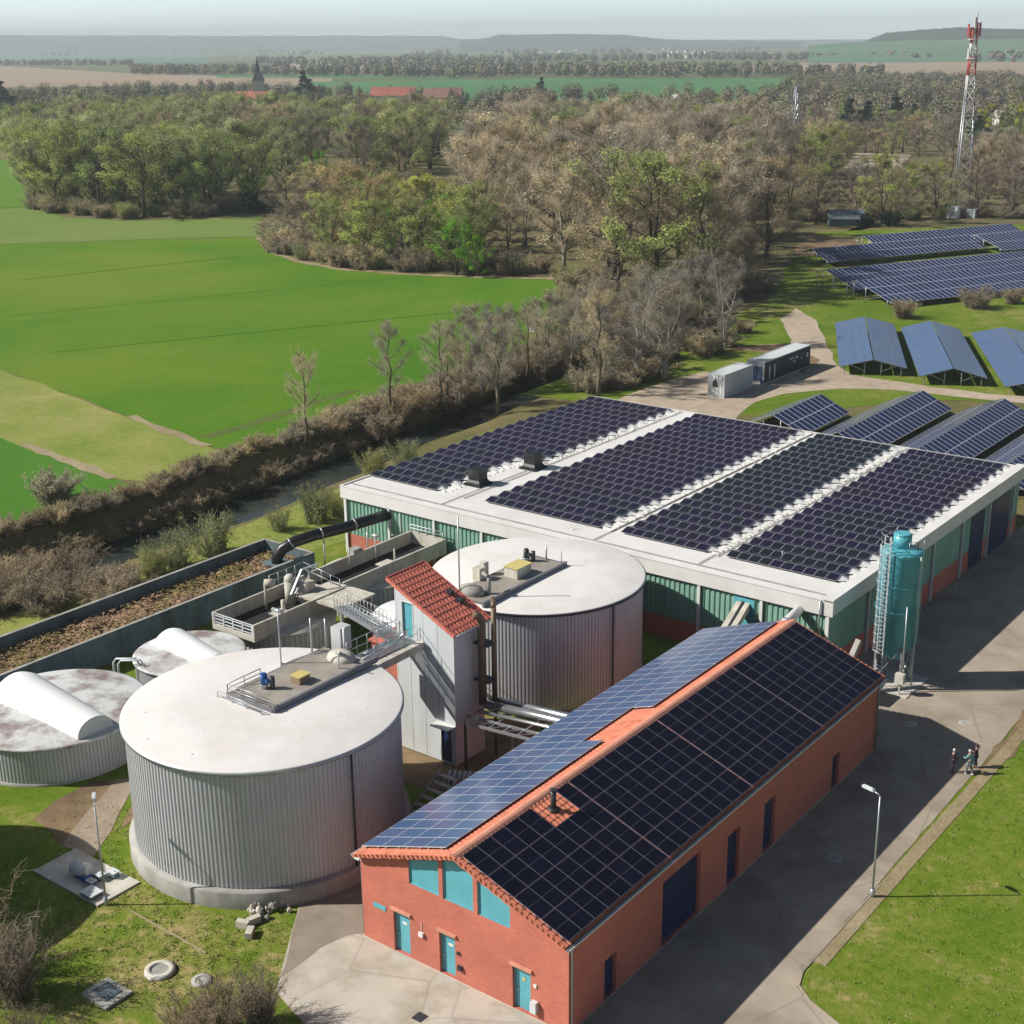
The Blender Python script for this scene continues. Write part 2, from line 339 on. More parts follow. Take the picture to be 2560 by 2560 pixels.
    def holed(s, outer, holes, fmap, thick, mi=0):
        """wall of a 2D outline with openings; fmap(u,v,d) -> 3D, d in 0..thick"""
        loops = [outer] + holes
        flat = [p for l in loops for p in l]
        tris = tessellate_polygon([[Vector((p[0], p[1], 0)) for p in l] for l in loops])
        n = len(flat)
        vs = [fmap(p[0], p[1], 0) for p in flat] + [fmap(p[0], p[1], thick) for p in flat]
        fs = [tuple(t_) for t_ in tris] + [tuple(i + n for i in t_[::-1]) for t_ in tris]
        o = 0
        for l in loops:
            q = len(l)
            for i in range(q): fs.append((o + i, o + (i + 1) % q, n + o + (i + 1) % q, n + o + i))
            o += q
        return s.add(vs, fs, mi)
    def corr(s, p0, p1, z0, z1, pitch=.3, depth=.045, mi=0, ztop=None):
        """trapezoid-rib sheet standing between two plan points, ribs to the right of p0->p1"""
        p0, p1 = Vector((*p0, 0)), Vector((*p1, 0)); d = p1 - p0; ln = d.length; d.normalize(); nrm = Vector((d.y, -d.x, 0))
        n = max(1, round(ln / pitch)); st_ = ln / n; vs = []
        for i in range(n):
            for f, o in ((0, 0), (.3, 0), (.42, depth), (.86, depth)):
                vs.append((p0 + d * st_ * (i + f) + nrm * o, i + f))
        vs.append((p0 + d * ln, n))
        V = [(p.x, p.y, z0) for p, _ in vs] + [(p.x, p.y, z1 if ztop is None else ztop(f / n)) for p, f in vs]
        k_ = len(vs)
        return s.add(V, [(i, i + 1, k_ + i + 1, k_ + i) for i in range(k_ - 1)], mi)
    def corr_ring(s, c, r, z0, z1, ribs, depth=.06, mi=0):
        pr = []
        for i in range(ribs):
            for f, o in ((0, 0), (.35, 0), (.47, depth), (.88, depth)):
                a = 2 * math.pi * (i + f) / ribs; pr.append((c[0] + (r + o) * math.cos(a), c[1] + (r + o) * math.sin(a)))
        n = len(pr)
        return s.add([(x, y, z0) for x, y in pr] + [(x, y, z1) for x, y in pr], [(i, (i + 1) % n, n + (i + 1) % n, n + i) for i in range(n)], mi)
    def mesh(s, name, mats):
        me = bpy.data.meshes.new(name); me.from_pydata(s.v, [], s.f)
        for m_ in (mats if isinstance(mats, (list, tuple)) else [mats]): me.materials.append(M[m_] if isinstance(m_, str) else m_)
        if s.f:
            me.polygons.foreach_set('material_index', s.m); me.polygons.foreach_set('use_smooth', s.sm)
        me.update(); return me
    def build(s, name, mats, parent=None, loc=None):
        o = bpy.data.objects.new(name, s.mesh(name, mats)); COL.objects.link(o)
        if loc is not None: o.location = loc
        if parent is not None: setp(o, parent)
        return o
def setp(o, p):
    """parent keeping the mesh coordinates in world space when the parent is an offset Empty"""
    bpy_off = Vector((0, 0, 0)); q = p
    while q is not None: bpy_off += Vector(q.location); q = q.parent
    o.parent = p; o.location = Vector(o.location) - bpy_off
def thing(name, label, cat, loc=(0, 0, 0), group=None):
    o = bpy.data.objects.new(name, None); COL.objects.link(o); o.location = loc; o.empty_display_size = .3
    return tag(o, label, cat, group)
def tag(o, label, cat, group=None):
    o['label'] = label; o['category'] = cat
    if group: o['group'] = group
    return o
def struct(o, kind='structure'):
    o['kind'] = kind; return o
def inst(name, me, parent=None, loc=(0, 0, 0), rot=(0, 0, 0), sc=(1, 1, 1)):
    o = bpy.data.objects.new(name, me); COL.objects.link(o); o.location = loc; o.rotation_euler = rot; o.scale = sc
    if parent is not None: o.parent = parent
    return o
# ================================================================== GROUND
BT = [(-60, -110.5), (67, -110.3), (83, -109.6), (104, -111.8), (117, -113.6), (135, -115.0), (154, -116.2), (185, -117.5), (240, -124), (330, -140)]
def bank(y):
    if y <= BT[0][0]: return BT[0][1]
    for (a, xa), (c, xc) in zip(BT, BT[1:]):
        if y <= c: return xa + (xc - xa) * (y - a) / (c - a)
    return BT[-1][1]
prof = [(-2, 0), (0, -.1), (1.2, -1.2), (3.2, -3.2), (4, -3.5), (9.5, -3.5), (10.5, -3.0), (12.5, -1.0), (14.5, -.1), (16, 0)]
xs = [-22000, -9000, -4000, -2000, -1000, -600, -400, -300, -220, -180, -150, -135]
xe = [-92, -86, -70, -50, -20, 20, 60, 120, 250, 500, 1000, 2500, 6000, 22000]
ys = [-2000, -200, -60, -30] + list(range(-10, 261, 6)) + [300, 340, 420, 520, 700, 1000, 1500, 2500, 4000, 8000, 11500]
vs = []; ncol = len(xs) + len(prof) + len(xe)
for y in ys:
    bx = bank(y); fade = 1 if y < 230 else max(0, 1 - (y - 230) / 60)
    n_ = 0.35 * math.sin(y * .31) + .25 * math.sin(y * .83 + 1)
    for x in xs: vs.append((x, y, 0))
    for e, z in prof: vs.append((bx + e + n_ * (1 if -1 < e < 15 else 0), y, z * fade))
    for x in xe: vs.append((x, y, 0))
fs = [(j * ncol + i, j * ncol + i + 1, (j + 1) * ncol + i + 1, (j + 1) * ncol + i) for j in range(len(ys) - 1) for i in range(ncol - 1)]
g = MB(); g.add(vs, fs); struct(g.build('ground', 'rough_grass'))
wm = MB(); ry = list(range(-30, 261, 10))
for y in ry: pass
wv = [(bank(y) + e, y, -2.75) for y in ry for e in (2.4, 11.0)]
wm.add(wv, [(2 * i, 2 * i + 1, 2 * i + 3, 2 * i + 2) for i in range(len(ry) - 1)]); struct(wm.build('river', 'water'))

def sheet(name, pts, z, material, px=True, wob=0, step=6):
    P = [at(x, y, z) for x, y in pts] if px else [Vector((x, y, z)) for x, y in pts]
    if wob:
        Q = []
        for i, p in enumerate(P):
            q = P[(i + 1) % len(P)]; n_ = max(1, int((q - p).length / step))
            for j in range(n_):
                c = p.lerp(q, j / n_); d = (q - p).normalized(); s_ = rng.uniform(-wob, wob) if j else 0
                Q.append(c + Vector((d.y, -d.x, 0)) * s_)
        P = Q
    tr = tessellate_polygon([P])
    fs = []
    for a, b_, c in tr:
        nrm = (P[b_] - P[a]).cross(P[c] - P[a])
        fs.append((a, b_, c) if nrm.z > 0 else (a, c, b_))
    mb = MB(); mb.add(P, fs)
    return struct(mb.build(name, material))

# far plain
sheet('open_land', [(-1200, 330), (700, 330), (3600, 330), (3600, 96), (2500, 104), (1280, 118), (-1200, 146)], .02, 'land')
def band(name, pts, z, m): return sheet(name, pts, z, m)
band('ploughed_field', [(-300, 222), (420, 214), (830, 214), (830, 196), (560, 190), (300, 182), (20, 166), (-300, 168)], .10, 'tanfield')
band('far_meadow', [(-500, 160), (520, 158), (520, 140), (300, 126), (-500, 122)], .14, 'bluegreen')
band('far_wheat_field', [(1085, 256), (1960, 250), (1990, 196), (1380, 196), (1040, 202), (770, 204), (770, 222), (900, 232), (1090, 232)], .12, 'greenfield')
band('far_wheat_strip', [(540, 194), (1160, 197), (1160, 190), (540, 187)], .16, 'greenfield')
band('far_stubble_field', [(1340, 181), (2000, 178), (2560, 190), (3000, 190), (3000, 150), (2080, 152), (1880, 163), (1360, 172)], .15, 'tanfield')
band('far_pale_field', [(700, 174), (1010, 176), (1050, 158), (720, 150)], .18, 'palefield')
band('far_green_field', [(1240, 176), (1560, 172), (1540, 160), (1250, 162)], .2, 'bluegreen')
band('mast_field', [(2405, 402), (2900, 402), (2900, 340), (2440, 345)], .12, 'bluegreen')
band('tan_clearing', [(2110, 420), (2250, 424), (2280, 385), (2140, 382)], .12, 'palefield')
# woods floor
sheet('wood_floor', [(40, 430), (75, 500), (150, 540), (300, 552), (480, 548), (660, 532), (700, 480), (760, 462), (960, 470), (1000, 470), (980, 330), (300, 330), (20, 350)], .06, 'floor', wob=1.5)
sheet('copse_floor', [(655, 596), (690, 634), (760, 655), (840, 672), (980, 684), (1200, 694), (1370, 696), (1480, 730), (1600, 860), (1900, 760), (1990, 640), (2040, 560), (2600, 560), (2600, 400), (2000, 330), (1250, 330), (1230, 440), (1160, 540), (1000, 548), (900, 500), (720, 490)], .05, 'floor', wob=1.2)
sheet('clearing_meadow', [(985, 545), (1150, 545), (1170, 480), (1020, 472), (960, 490)], .14, 'young')
sheet('glade_meadow', [(1165, 405), (1240, 405), (1290, 350), (1190, 345)], .14, 'young')
# fields by the river
bx = lambda y, d=0: (bank(y) + d, y)
topedge = [bx(y, -.8) for y in (235, 200, 185, 154, 135, 117, 104, 99)]
fp = lambda *p: [tuple(at(x, y))[:2] for x, y in p]
sheet('wheat_field', fp((-500, 633), (0, 611), (450, 597), (652, 594), (676, 630), (740, 652), (840, 672), (980, 684), (1200, 694), (1370, 696), (1480, 720)) + topedge[1:] + fp((520, 1116), (0, 924), (-500, 745)), .03, 'crop', px=False, wob=.35)
sheet('pale_meadow', fp((-500, 632), (0, 610), (450, 596), (652, 592), (660, 540), (480, 548), (300, 552), (150, 542), (75, 520), (-500, 540)), .035, 'pale_meadow', px=False, wob=.8)
sheet('young_meadow', fp((-500, 540), (75, 518), (150, 540), (60, 470), (30, 400), (-500, 380)), .04, 'young', px=False, wob=.8)
sheet('grass_strip', fp((-500, 745), (0, 924), (520, 1117)) + [bx(y, -.8) for y in (97, 92, 86.5)] + fp((283, 1197), (0, 1095), (-500, 912)), .034, 'meadow', px=False, wob=.5)
sheet('lower_wheat_field', fp((-500, 912), (0, 1095), (283, 1197)) + [bx(y, -.9) for y in (84, 78, 72, 66, 40, 0)] + [(-260, 0)], .03, 'crop2', px=False, wob=.4)
# dry strip along field corner and copse edge
def strip(name, line, wdt, z, m, wob=.25):
    P = [Vector((*p, z)) if len(p) == 2 else p for p in line]; Lp, Rp = [], []
    for i, p in enumerate(P):
        d = (P[min(i + 1, len(P) - 1)] - P[max(i - 1, 0)]).normalized(); nn = Vector((d.y, -d.x, 0))
        Lp.append(p + nn * wdt / 2); Rp.append(p - nn * wdt / 2)
    return sheet(name, [tuple(p)[:2] for p in Lp] + [tuple(p)[:2] for p in Rp[::-1]], z, m, px=False, wob=wob, step=2)
strip('dry_margin', fp((652, 594), (676, 630), (740, 652), (840, 672), (980, 684), (1200, 694), (1370, 696), (1480, 722)), 2.0, .07, 'dry_edge', .5)
strip('dry_margin', fp((330, 1040), (400, 1072), (520, 1116)), 1.3, .07, 'dry_edge', .35)
strip('dry_margin', fp((60, 1112), (190, 1160), (283, 1197)), 1.3, .07, 'dry_edge', .35)
sheet('river_bank', [bx(y, -2.4) for y in range(40, 236, 6)] + [bx(y, .2) for y in range(234, 39, -6)], .045, 'rough_grass', px=False, wob=.3)
for k_ in (0, 1.9):
    a_, b_, c_ = Vector((*fp((520, 1095))[0], 0)), Vector((*fp((620, 1068))[0], 0)), Vector((*fp((900, 975))[0], 0))
    off = Vector((-1.0, -.4, 0)) * k_ * .5
    strip('tyre_track', [tuple(p + off)[:2] for p in (a_, b_, c_)], .45, .05, 'floor', .08)

for (x0, y0), (x1, y1) in (((60, 700), (620, 640)), ((30, 790), (1050, 690)), ((150, 880), (1250, 770))):
    for k_ in (0, 1.8):
        a_, b_ = at(x0, y0), at(x1, y1); off = Vector((-.5, -.85, 0)) * k_
        strip('tyre_track', [tuple(a_.lerp(b_, q_) + off)[:2] for q_ in (0, .33, .66, 1)], .28, .05, 'crop2', .05)
# plant site: lawn, paving
sheet('lawn', [(-91, -6), (-91, 84), (-84, 84.2), (-84, 122), (-33, 124), (-22, 118), (60, 150), (60, -6)], .020, 'lawn', px=False)
sheet('yard_grass', fp((1300, 985), (1600, 880), (1900, 760), (2080, 800), (2700, 700), (2700, 1010), (2330, 1000), (1900, 1040), (1500, 1010)) , .024, 'lawn', px=False)
sheet('array_meadow', fp((1850, 700), (1990, 650), (2040, 580), (2600, 560), (2900, 640), (2700, 830), (2080, 812), (1940, 800), (1880, 745)), .028, 'lawn', px=False)
sheet('gravel_yard', fp((1560, 992), (1680, 950), (1760, 930), (1890, 955), (2000, 905), (1985, 870), (1950, 800), (1990, 770), (2040, 800), (2070, 870), (2095, 915), (2130, 938), (2210, 950), (2330, 968), (2470, 985), (2700, 1005), (2700, 1022), (2330, 985), (2230, 975), (2100, 972), (1960, 985), (1890, 1005), (1850, 1035), (1830, 1060), (1500, 1020)), .040, 'gravel', px=False, wob=.3, step=3)
sheet('earth_patch', fp((1980, 640), (2110, 640), (2160, 600), (2000, 585)), .045, 'earth', px=False, wob=.6, step=3)
sheet('earth_patch', fp((1790, 870), (1960, 860), (2050, 900), (2010, 935), (1900, 880)), .046, 'earth', px=False, wob=.5, step=3)
sheet('site_road', [(-30.6, -20), (-30.6, 78), (-36.65, 79), (-36.65, 124), (-24.4, 124), (-24.15, 85), (-23.95, 75), (-23.72, 56), (-23.72, 53.0), (-23.35, 51.8), (-22.4, 51.15), (-20, 50.15), (5, 42), (5, -20)], .040, 'road', px=False, wob=.05, step=1.1)
sheet('forecourt', [(-47.06, 42.94), (-44.8, 39.9), (-42.72, 37.1), (-39.4, 36.1), (-30.6, 32.5), (-30.6, 42.7), (-42.4, 42.7)], .046, 'apron', px=False, wob=.06, step=1.2)
sheet('worn_forecourt', fp((753, 2257), (912, 2250), (914, 2332), (872, 2340), (800, 2372), (740, 2420), (702, 2446)), .052, 'road_dk', px=False, wob=.10, step=.8)
sheet('courtyard', [(-47.0, 42.96), (-42.42, 42.72), (-42.42, 82), (-44, 82), (-46.2, 62), (-47.5, 56), (-46.0, 50), (-46.6, 46)], .042, 'road', px=False)
sheet('courtyard_earth', [(-63, 55), (-47.6, 55.5), (-46.4, 63), (-49, 66), (-56, 64), (-68, 62)], .044, 'earth', px=False, wob=.2)
sheet('garden_path', [(-65.2, 45.4), (-64.2, 46.2), (-60.6, 41.5), (-59.2, 39.2), (-61.6, 38.9), (-62.4, 40.2)], .044, 'path', px=False, wob=.08, step=1.5)
sheet('worn_grass', [(-66.2, 44.4), (-65.2, 45.4), (-62.4, 40.2), (-61.6, 38.9), (-65.3, 39.6), (-66.0, 41.6)], .042, 'earth', px=False, wob=.35, step=1.5)
sheet('worn_grass', [(-63.9, 46.0), (-62.2, 46.4), (-60.6, 44.4), (-60.4, 42.0)], .041, 'earth', px=False, wob=.3, step=1.5)
sheet('road_verge', [(-24.1, 76), (-22.7, 80), (-22.9, 88), (-24.15, 88)], .043, 'earth', px=False, wob=.3, step=1.5)
sheet('bank_verge', [(-91, 30), (-85.6, 30), (-85.6, 77), (-84, 84), (-84, 122), (-96.5, 122), (-94.3, 80)], .026, 'meadow', px=False)
strip('worn_verge', [(-23.35, y + .0) for y in range(54, 86, 2)], .75, .046, 'dry_edge', .28)
# kerb along the grass on the right of the road
kb = MB()
for y in range(53, 62, 1): kb.box(-23.72, -23.62, y, y + .97, 0, .07)
a0 = Vector((-23.8, 53)); pts = [(-23.67, 53), (-23.35, 51.95), (-22.4, 51.22), (-20, 50.22)]
for p, q in zip(pts, pts[1:]): kb.beam((*p, .035), (*q, .035), .10, .07)
struct(kb.build('kerb', 'road'))

# hills on the skyline
def hill(name, pts, dist, depth, m, seed):
    """ridge: (px, py) skyline points at a given ground distance"""
    rn = random.Random(seed); f, bk, tp = [], [], []
    fine = []
    for (x0, y0), (x1, y1) in zip(pts, pts[1:]):
        for i in range(14): fine.append((x0 + (x1 - x0) * i / 14, y0 + (y1 - y0) * i / 14 + (rn.uniform(-.9, .9) if depth < 5000 else 0)))
    fine.append(pts[-1])
    vs = []
    for x, y in fine:
        d = fw + rt * ((x - 1280) / FPX) - up * ((y - 1280) / FPX)
        h_ = math.hypot(d.x, d.y); p = Vector((d.x / h_ * dist, d.y / h_ * dist, CAMH + d.z / h_ * dist)); o = Vector((d.x / h_, d.y / h_, 0))
        z = max(.5, p.z)
        vs += [(*(p - o * depth * .5).xy, -.5), (*(p - o * depth * .3).xy, z * .45), (*p.xy, z), (*(p + o * depth * .5).xy, -.5)]
    n_ = len(fine)
    mb = MB(); mb.add(vs, [(4 * i + j, 4 * i + 4 + j, 4 * i + 5 + j, 4 * i + 1 + j) for i in range(n_ - 1) for j in range(3)], 0, True)
    return struct(mb.build(name, m))
M['hillwood'] = mat('hill_wood', (.045, .06, .04), .95, .4, .02)
hill('hills', [(-900, 96), (0, 88), (500, 89), (1000, 89), (1110, 90), (1150, 98), (1400, 97), (1800, 99), (2300, 98), (3400, 96)], 9500, 2500, 'hillwood', 3)
hill('hills', [(1150, 103), (1215, 95), (1245, 87), (1400, 85), (1560, 87), (1640, 96), (1700, 100), (1900, 103), (2000, 105)], 7000, 1500, 'hillwood', 4)
hill('hill_slope', [(2020, 113), (2120, 106), (2300, 100), (2560, 97), (3300, 97)], 3600, 2000, 'bluegreen', 5)
hill('hill_wood', [(2150, 108), (2175, 97), (2215, 82), (2280, 76), (2400, 68), (2440, 70), (2520, 72), (2560, 73), (3200, 76)], 3900, 500, 'hillwood', 6)
# haze
hz = MB(); hz.box(-26000, 26000, -3000, 16000, -4.6, 260)
M['haze'] = bpy.data.materials.new('haze_air'); t, b, k = nodes(M['haze']); t.nodes.remove(b)
pv = t.nodes.new('ShaderNodeVolumePrincipled'); pv.inputs['Color'].default_value = (.80, .90, 1.0, 1); pv.inputs['Density'].default_value = .00013; pv.inputs['Anisotropy'].default_value = 0
k.new(pv.outputs[0], t.nodes['Material Output'].inputs['Volume'])
ho = hz.build('haze', 'haze'); struct(ho, 'stuff')
# ================================================================== BRICK HOUSE
HX0, HX1, HY0, HY1 = -42.36, -30.0, 42.76, 75.84
HXM, ZE, ZR = (HX0 + HX1) / 2, 4.80, 7.01
SL = (ZR - ZE) / (HX1 + .12 - HXM)           # roof rise per metre
rz = lambda x: ZR - abs(x - HXM) * SL
house = thing('brick_house', 'long red brick building with teal doors and a low tiled roof covered in solar panels', 'building', (HXM, HY0, 0))
wb = MB()
UW = .22
outer = [(HX0, 0), (HX1, 0), (HX1, rz(HX1) - UW), (HXM, ZR - UW), (HX0, rz(HX0) - UW)]
wl, wr_, wt = [], [], []
DO = [(-40.34, -39.30), (-37.46, -36.50), (-33.12, -32.10)]
W1 = [(-39.24, 4.22), (-37.40, 4.22), (-37.40, rz(-37.40) - .42), (-39.24, rz(-39.24) - .42)]
W2 = [(-37.14, 4.20), (-35.34, 4.20), (-35.34, rz(-35.34) - .40), (HXM, ZR - .42), (-37.14, rz(-37.14) - .42)]
W3 = [(-35.08, 4.18), (-33.22, 4.18), (-33.22, rz(-33.22) - .42), (-35.08, rz(-35.08) - .42)]
holes = [[(a, .06), (b_, .06), (b_, 2.34), (a, 2.34)] for a, b_ in DO] + [W1, W2, W3]
wb.holed(outer, holes, lambda u, v, d: (u, HY0 + d, v), .32)
wb.holed(outer, [], lambda u, v, d: (u, HY1 - d, v), .32)
RO = [(45.6, 46.6, 2.2), (50.6, 54.2, 3.7), (57.0, 58.3, 3.1), (61.0, 62.3, 3.1), (69.5, 70.5, 2.2)]
zt = rz(HX1) - UW - .02
wb.holed([(HY0 + .32, 0), (HY1 - .32, 0), (HY1 - .32, zt), (HY0 + .32, zt)], [[(a, .06), (b_, .06), (b_, h), (a, h)] for a, b_, h in RO], lambda u, v, d: (HX1 - d, u, v), .32)
wb.holed([(HY0 + .32, 0), (HY1 - .32, 0), (HY1 - .32, zt), (HY0 + .32, zt)], [], lambda u, v, d: (HX0 + d, u, v), .32)
wb.build('wall', 'brick', house)
pl = MB(); pl.box(HX0 - .05, HX1 + .05, HY0 - .05, HY1 + .05, 0, .055); pl.build('plinth', 'concrete_lt', house)
for i, (a, b_) in enumerate(DO):
    d = MB(); d.box(a + .05, b_ - .05, HY0 + .20, HY0 + .25, .06, 2.29)
    dr = d.build('door', 'teal', house)
    f = MB()
    f.box(a, a + .05, HY0 + .17, HY0 + .28, .06, 2.34); f.box(b_ - .05, b_, HY0 + .17, HY0 + .28, .06, 2.34); f.box(a + .05, b_ - .05, HY0 + .17, HY0 + .28, 2.29, 2.34)
    f.build('frame', 'teal', dr)
    h = MB(); h.box(a + .12, a + .24, HY0 + .14, HY0 + .17, 1.02, 1.06); h.box(a + .12, a + .15, HY0 + .165, HY0 + .2, .98, 1.1); h.build('handle', 'galv', dr)
    if i < 2:
        s_ = MB(); s_.box(a + .42, a + .70, HY0 + .185, HY0 + .198, 1.62, 1.76); s_.build('notice', 'white', dr)
    else:
        s_ = MB(); s_.tube([(a + .5, HY0 + .198, 1.68), (a + .5, HY0 + .185, 1.68)], .10, 12); s_.build('notice', 'yellow', dr)
    l = MB(); l.box(a - .12, b_ + .12, HY0 - .10, HY0 - .002, 2.44, 2.53); l.box(a - .12, b_ + .12, HY0 - .12, HY0 - .101, 2.40, 2.53); l.build('door_canopy', 'ridge_tile', house)
for poly in (W1, W2, W3):
    wdw = MB(); cx = sum(p[0] for p in poly) / len(poly)
    n_ = len(poly)
    wdw.add([(x, HY0 + .10, z) for x, z in poly] + [(x, HY0 + .14, z) for x, z in poly],
            [tuple(range(n_)), tuple(range(2 * n_ - 1, n_ - 1, -1))] + [(i, n_ + i, n_ + (i + 1) % n_, (i + 1) % n_) for i in range(n_)])
    wo = wdw.build('window', 'teal', house)
    fr = MB(); x0, x1 = poly[0][0], poly[1][0]
    fr.box(x0, x0 + .06, HY0 + .05, HY0 + .098, poly[0][1] + .06, rz(x0 + .06) - .50); fr.box(x1 - .06, x1, HY0 + .05, HY0 + .098, poly[0][1] + .06, rz(x1) - .50)
    fr.box(x0, x1, HY0 + .05, HY0 + .098, poly[0][1], poly[0][1] + .06)
    fr.build('frame', 'teal', wo)
for a, b_, h in RO:
    d = MB(); d.box(HX1 - .26, HX1 - .2, a + .02, b_ - .02, .06, h - .02)
    if b_ - a > 3:
        for q in range(1, 8): d.box(HX1 - .2, HX1 - .18, a + .02, b_ - .02, q * h / 8 - .02, q * h / 8 + .02)
    d.build('gate' if b_ - a > 3 else 'door', 'blue_gate', house)
# roof: two tiled slabs with rolled tiles, verge and ridge
def tiled(x0, x1, y0, y1, zf, th=.10, pitch=.30, flip=1):
    """pantile sheet running up the slope in x, rolls every pitch along y"""
    mb = MB(); n_ = round((y1 - y0) / pitch); stp = (y1 - y0) / n_; ysq = []
    for i in range(n_):
        for f, h in ((0, 0), (.25, .045), (.5, .06), (.75, .045)): ysq.append((y0 + (i + f) * stp, h))
    ysq.append((y1, 0)); m_ = 18; V = []; 
    for j in range(m_ + 1):
        for st_ in ((0, 1) if 0 < j < m_ else (0,)):
            x = x0 + (x1 - x0) * j / m_
            for y, h in ysq: V.append((x, y, zf(x) + h + (.03 if st_ else 0)))
    k_ = len(ysq); rows = len(V) // k_
    mb.add(V, [(r_ * k_ + i, r_ * k_ + i + 1, (r_ + 1) * k_ + i + 1, (r_ + 1) * k_ + i) if flip > 0 else (r_ * k_ + i, (r_ + 1) * k_ + i, (r_ + 1) * k_ + i + 1, r_ * k_ + i + 1) for r_ in range(rows - 1) for i in range(k_ - 1)])
    return mb
Y0R, Y1R = HY0 - .36, HY1 + .36
XL, XR = HX0 - .12, HX1 + .12
rf = tiled(XL, HXM, Y0R, Y1R, lambda x: rz(x)); r2 = tiled(XR, HXM, Y0R, Y1R, lambda x: rz(x), flip=-1)
rf.add(r2.v, r2.f)
rf.add([(XL, Y0R, rz(XL) - .14), (HXM, Y0R, ZR - .14), (XR, Y0R, rz(XR) - .14), (XL, Y1R, rz(XL) - .14), (HXM, Y1R, ZR - .14), (XR, Y1R, rz(XR) - .14)], [(0, 3, 4, 1), (1, 4, 5, 2)])
for x0, x1 in ((XL, HXM), (HXM, XR)):
    for yy, s_ in ((Y0R, -1), (Y1R, 1)):
        n_ = 20
        for i in range(n_):
            a = x0 + (x1 - x0) * i / n_; b_ = x0 + (x1 - x0) * (i + 1) / n_
            lo_ = .16 + (.03 if i % 2 else 0)
            rf.add([(a, yy + s_ * .03, rz(a) + .05), (b_, yy + s_ * .03, rz(b_) + .05), (b_, yy + s_ * .03, rz(b_) - lo_), (a, yy + s_ * .03, rz(a) - lo_),
                    (a, yy - s_ * .05, rz(a) + .06), (b_, yy - s_ * .05, rz(b_) + .06)], [(0, 1, 2, 3) if s_ < 0 else (3, 2, 1, 0), (0, 4, 5, 1) if s_ < 0 else (1, 5, 4, 0)])
        if x0 == HXM or True:
            for i in range(22):
                a = x0 + (x1 - x0) * (i + .5) / 22
                rf.box(a - .05, a + .05, min(yy, yy + s_ * .12), max(yy, yy + s_ * .12), rz(a) - .02, rz(a) + .05)
roof = rf.build('roof', 'tile', house)
rd = MB(); n_ = 84
for i in range(n_):
    y = Y0R + (Y1R - Y0R) * i / n_; y1 = Y0R + (Y1R - Y0R) * (i + 1.04) / n_
    V = []
    for yy, g_ in ((y, 0), (y1, .012)):
        for x, z in ((-.24, -.045), (-.13, .035), (0, .07), (.13, .035), (.24, -.045)): V.append((HXM + x, yy, ZR + z + g_ + .03))
    rd.add(V, [(j, j + 1, j + 6, j + 5) for j in range(4)], 0, False)
rd.build('ridge', 'ridge_tile', roof)
ch = MB(); cx, cy = HXM + .95, 48.9
ch.cyl((cx, cy), .14, rz(cx) - .05, rz(cx) + 1.05, 16); ch.cyl((cx, cy), .17, rz(cx) + 1.06, rz(cx) + 1.12, 16); ch.cyl((cx, cy), .34, rz(cx) + .05, rz(cx) + .14, 16, r1=.22)
ch.build('chimney', 'dark', roof)
gt = MB()
for X_, s_ in ((XR, 1), (XL, -1)):
    zg = rz(X_) - .10
    V = []
    for yy in (Y0R, Y1R):
        for x, z in ((.0, .02), (.02, -.07), (.08, -.11), (.14, -.07), (.16, .03)): V.append((X_ + s_ * x, yy, zg + z))
    gt.add(V, [(j, j + 1, j + 6, j + 5) for j in range(4)])
    gt.beam((X_ + s_ * .16, Y0R, zg + .035), (X_ + s_ * .16, Y1R, zg + .035), .025)
gt.build('gutter', 'white', house)
for P_, r_ in (([(XR + .10, HY0 - .05, rz(XR) - .2), (HX1 + .09, HY0 + .12, 4.3), (HX1 + .09, HY0 + .12, .1)], .055), ([(XR + .1, HY1 - .3, rz(XR) - .2), (HX1 + .09, HY1 - .3, 4.2), (HX1 + .09, HY1 - .3, .1)], .055), ([(XL - .10, HY0 - .05, rz(XL) - .2), (HX0 - .09, HY0 + .12, 4.3), (HX0 - .09, HY0 + .12, .1)], .05)):
    dp = MB(); dp.tube(P_, r_, 8); dp.build('downpipe', 'galv', house)
sn = MB(); sn.box(-41.62, -40.82, HY0 - .03, HY0 - .004, 2.05, 2.30); sn.build('sign_plate', 'teal', house)
lm = MB(); lm.box(-38.66, -38.40, HY0 - .14, HY0 - .004, 1.62, 1.84); lm.tube([(-38.53, HY0 - .03, 1.84), (-38.53, HY0 - .03, 2.35)], .015, 6); lm.build('wall_lamp', 'white', house)
bxm = MB(); bxm.box(-31.98, -31.66, HY0 - .24, HY0 - .004, .45, 1.02); bxm.build('meter_box', 'cont_white', house)
bx2 = MB(); bx2.box(-31.9, -31.74, HY0 - .06, HY0 - .004, 1.72, 1.88); bx2.build('meter_box', 'white', house)
al = MB(); al.box(-36.35, -36.2, HY0 - .08, HY0 - .004, 1.55, 1.7); al.box(-36.3, -36.05, HY0 - .14, HY0 - .004, .75, .98); al.build('socket_box', 'dark', house)
fl = MB(); fl.box(HX0 - .42, HX0 - .10, HY0 - .02, HY0 + .14, 4.26, 4.36); fl.box(HX0 - .1, HX0 - .004, HY0 + .02, HY0 + .08, 4.28, 4.34); fl.build('flood_lamp', 'white', house)

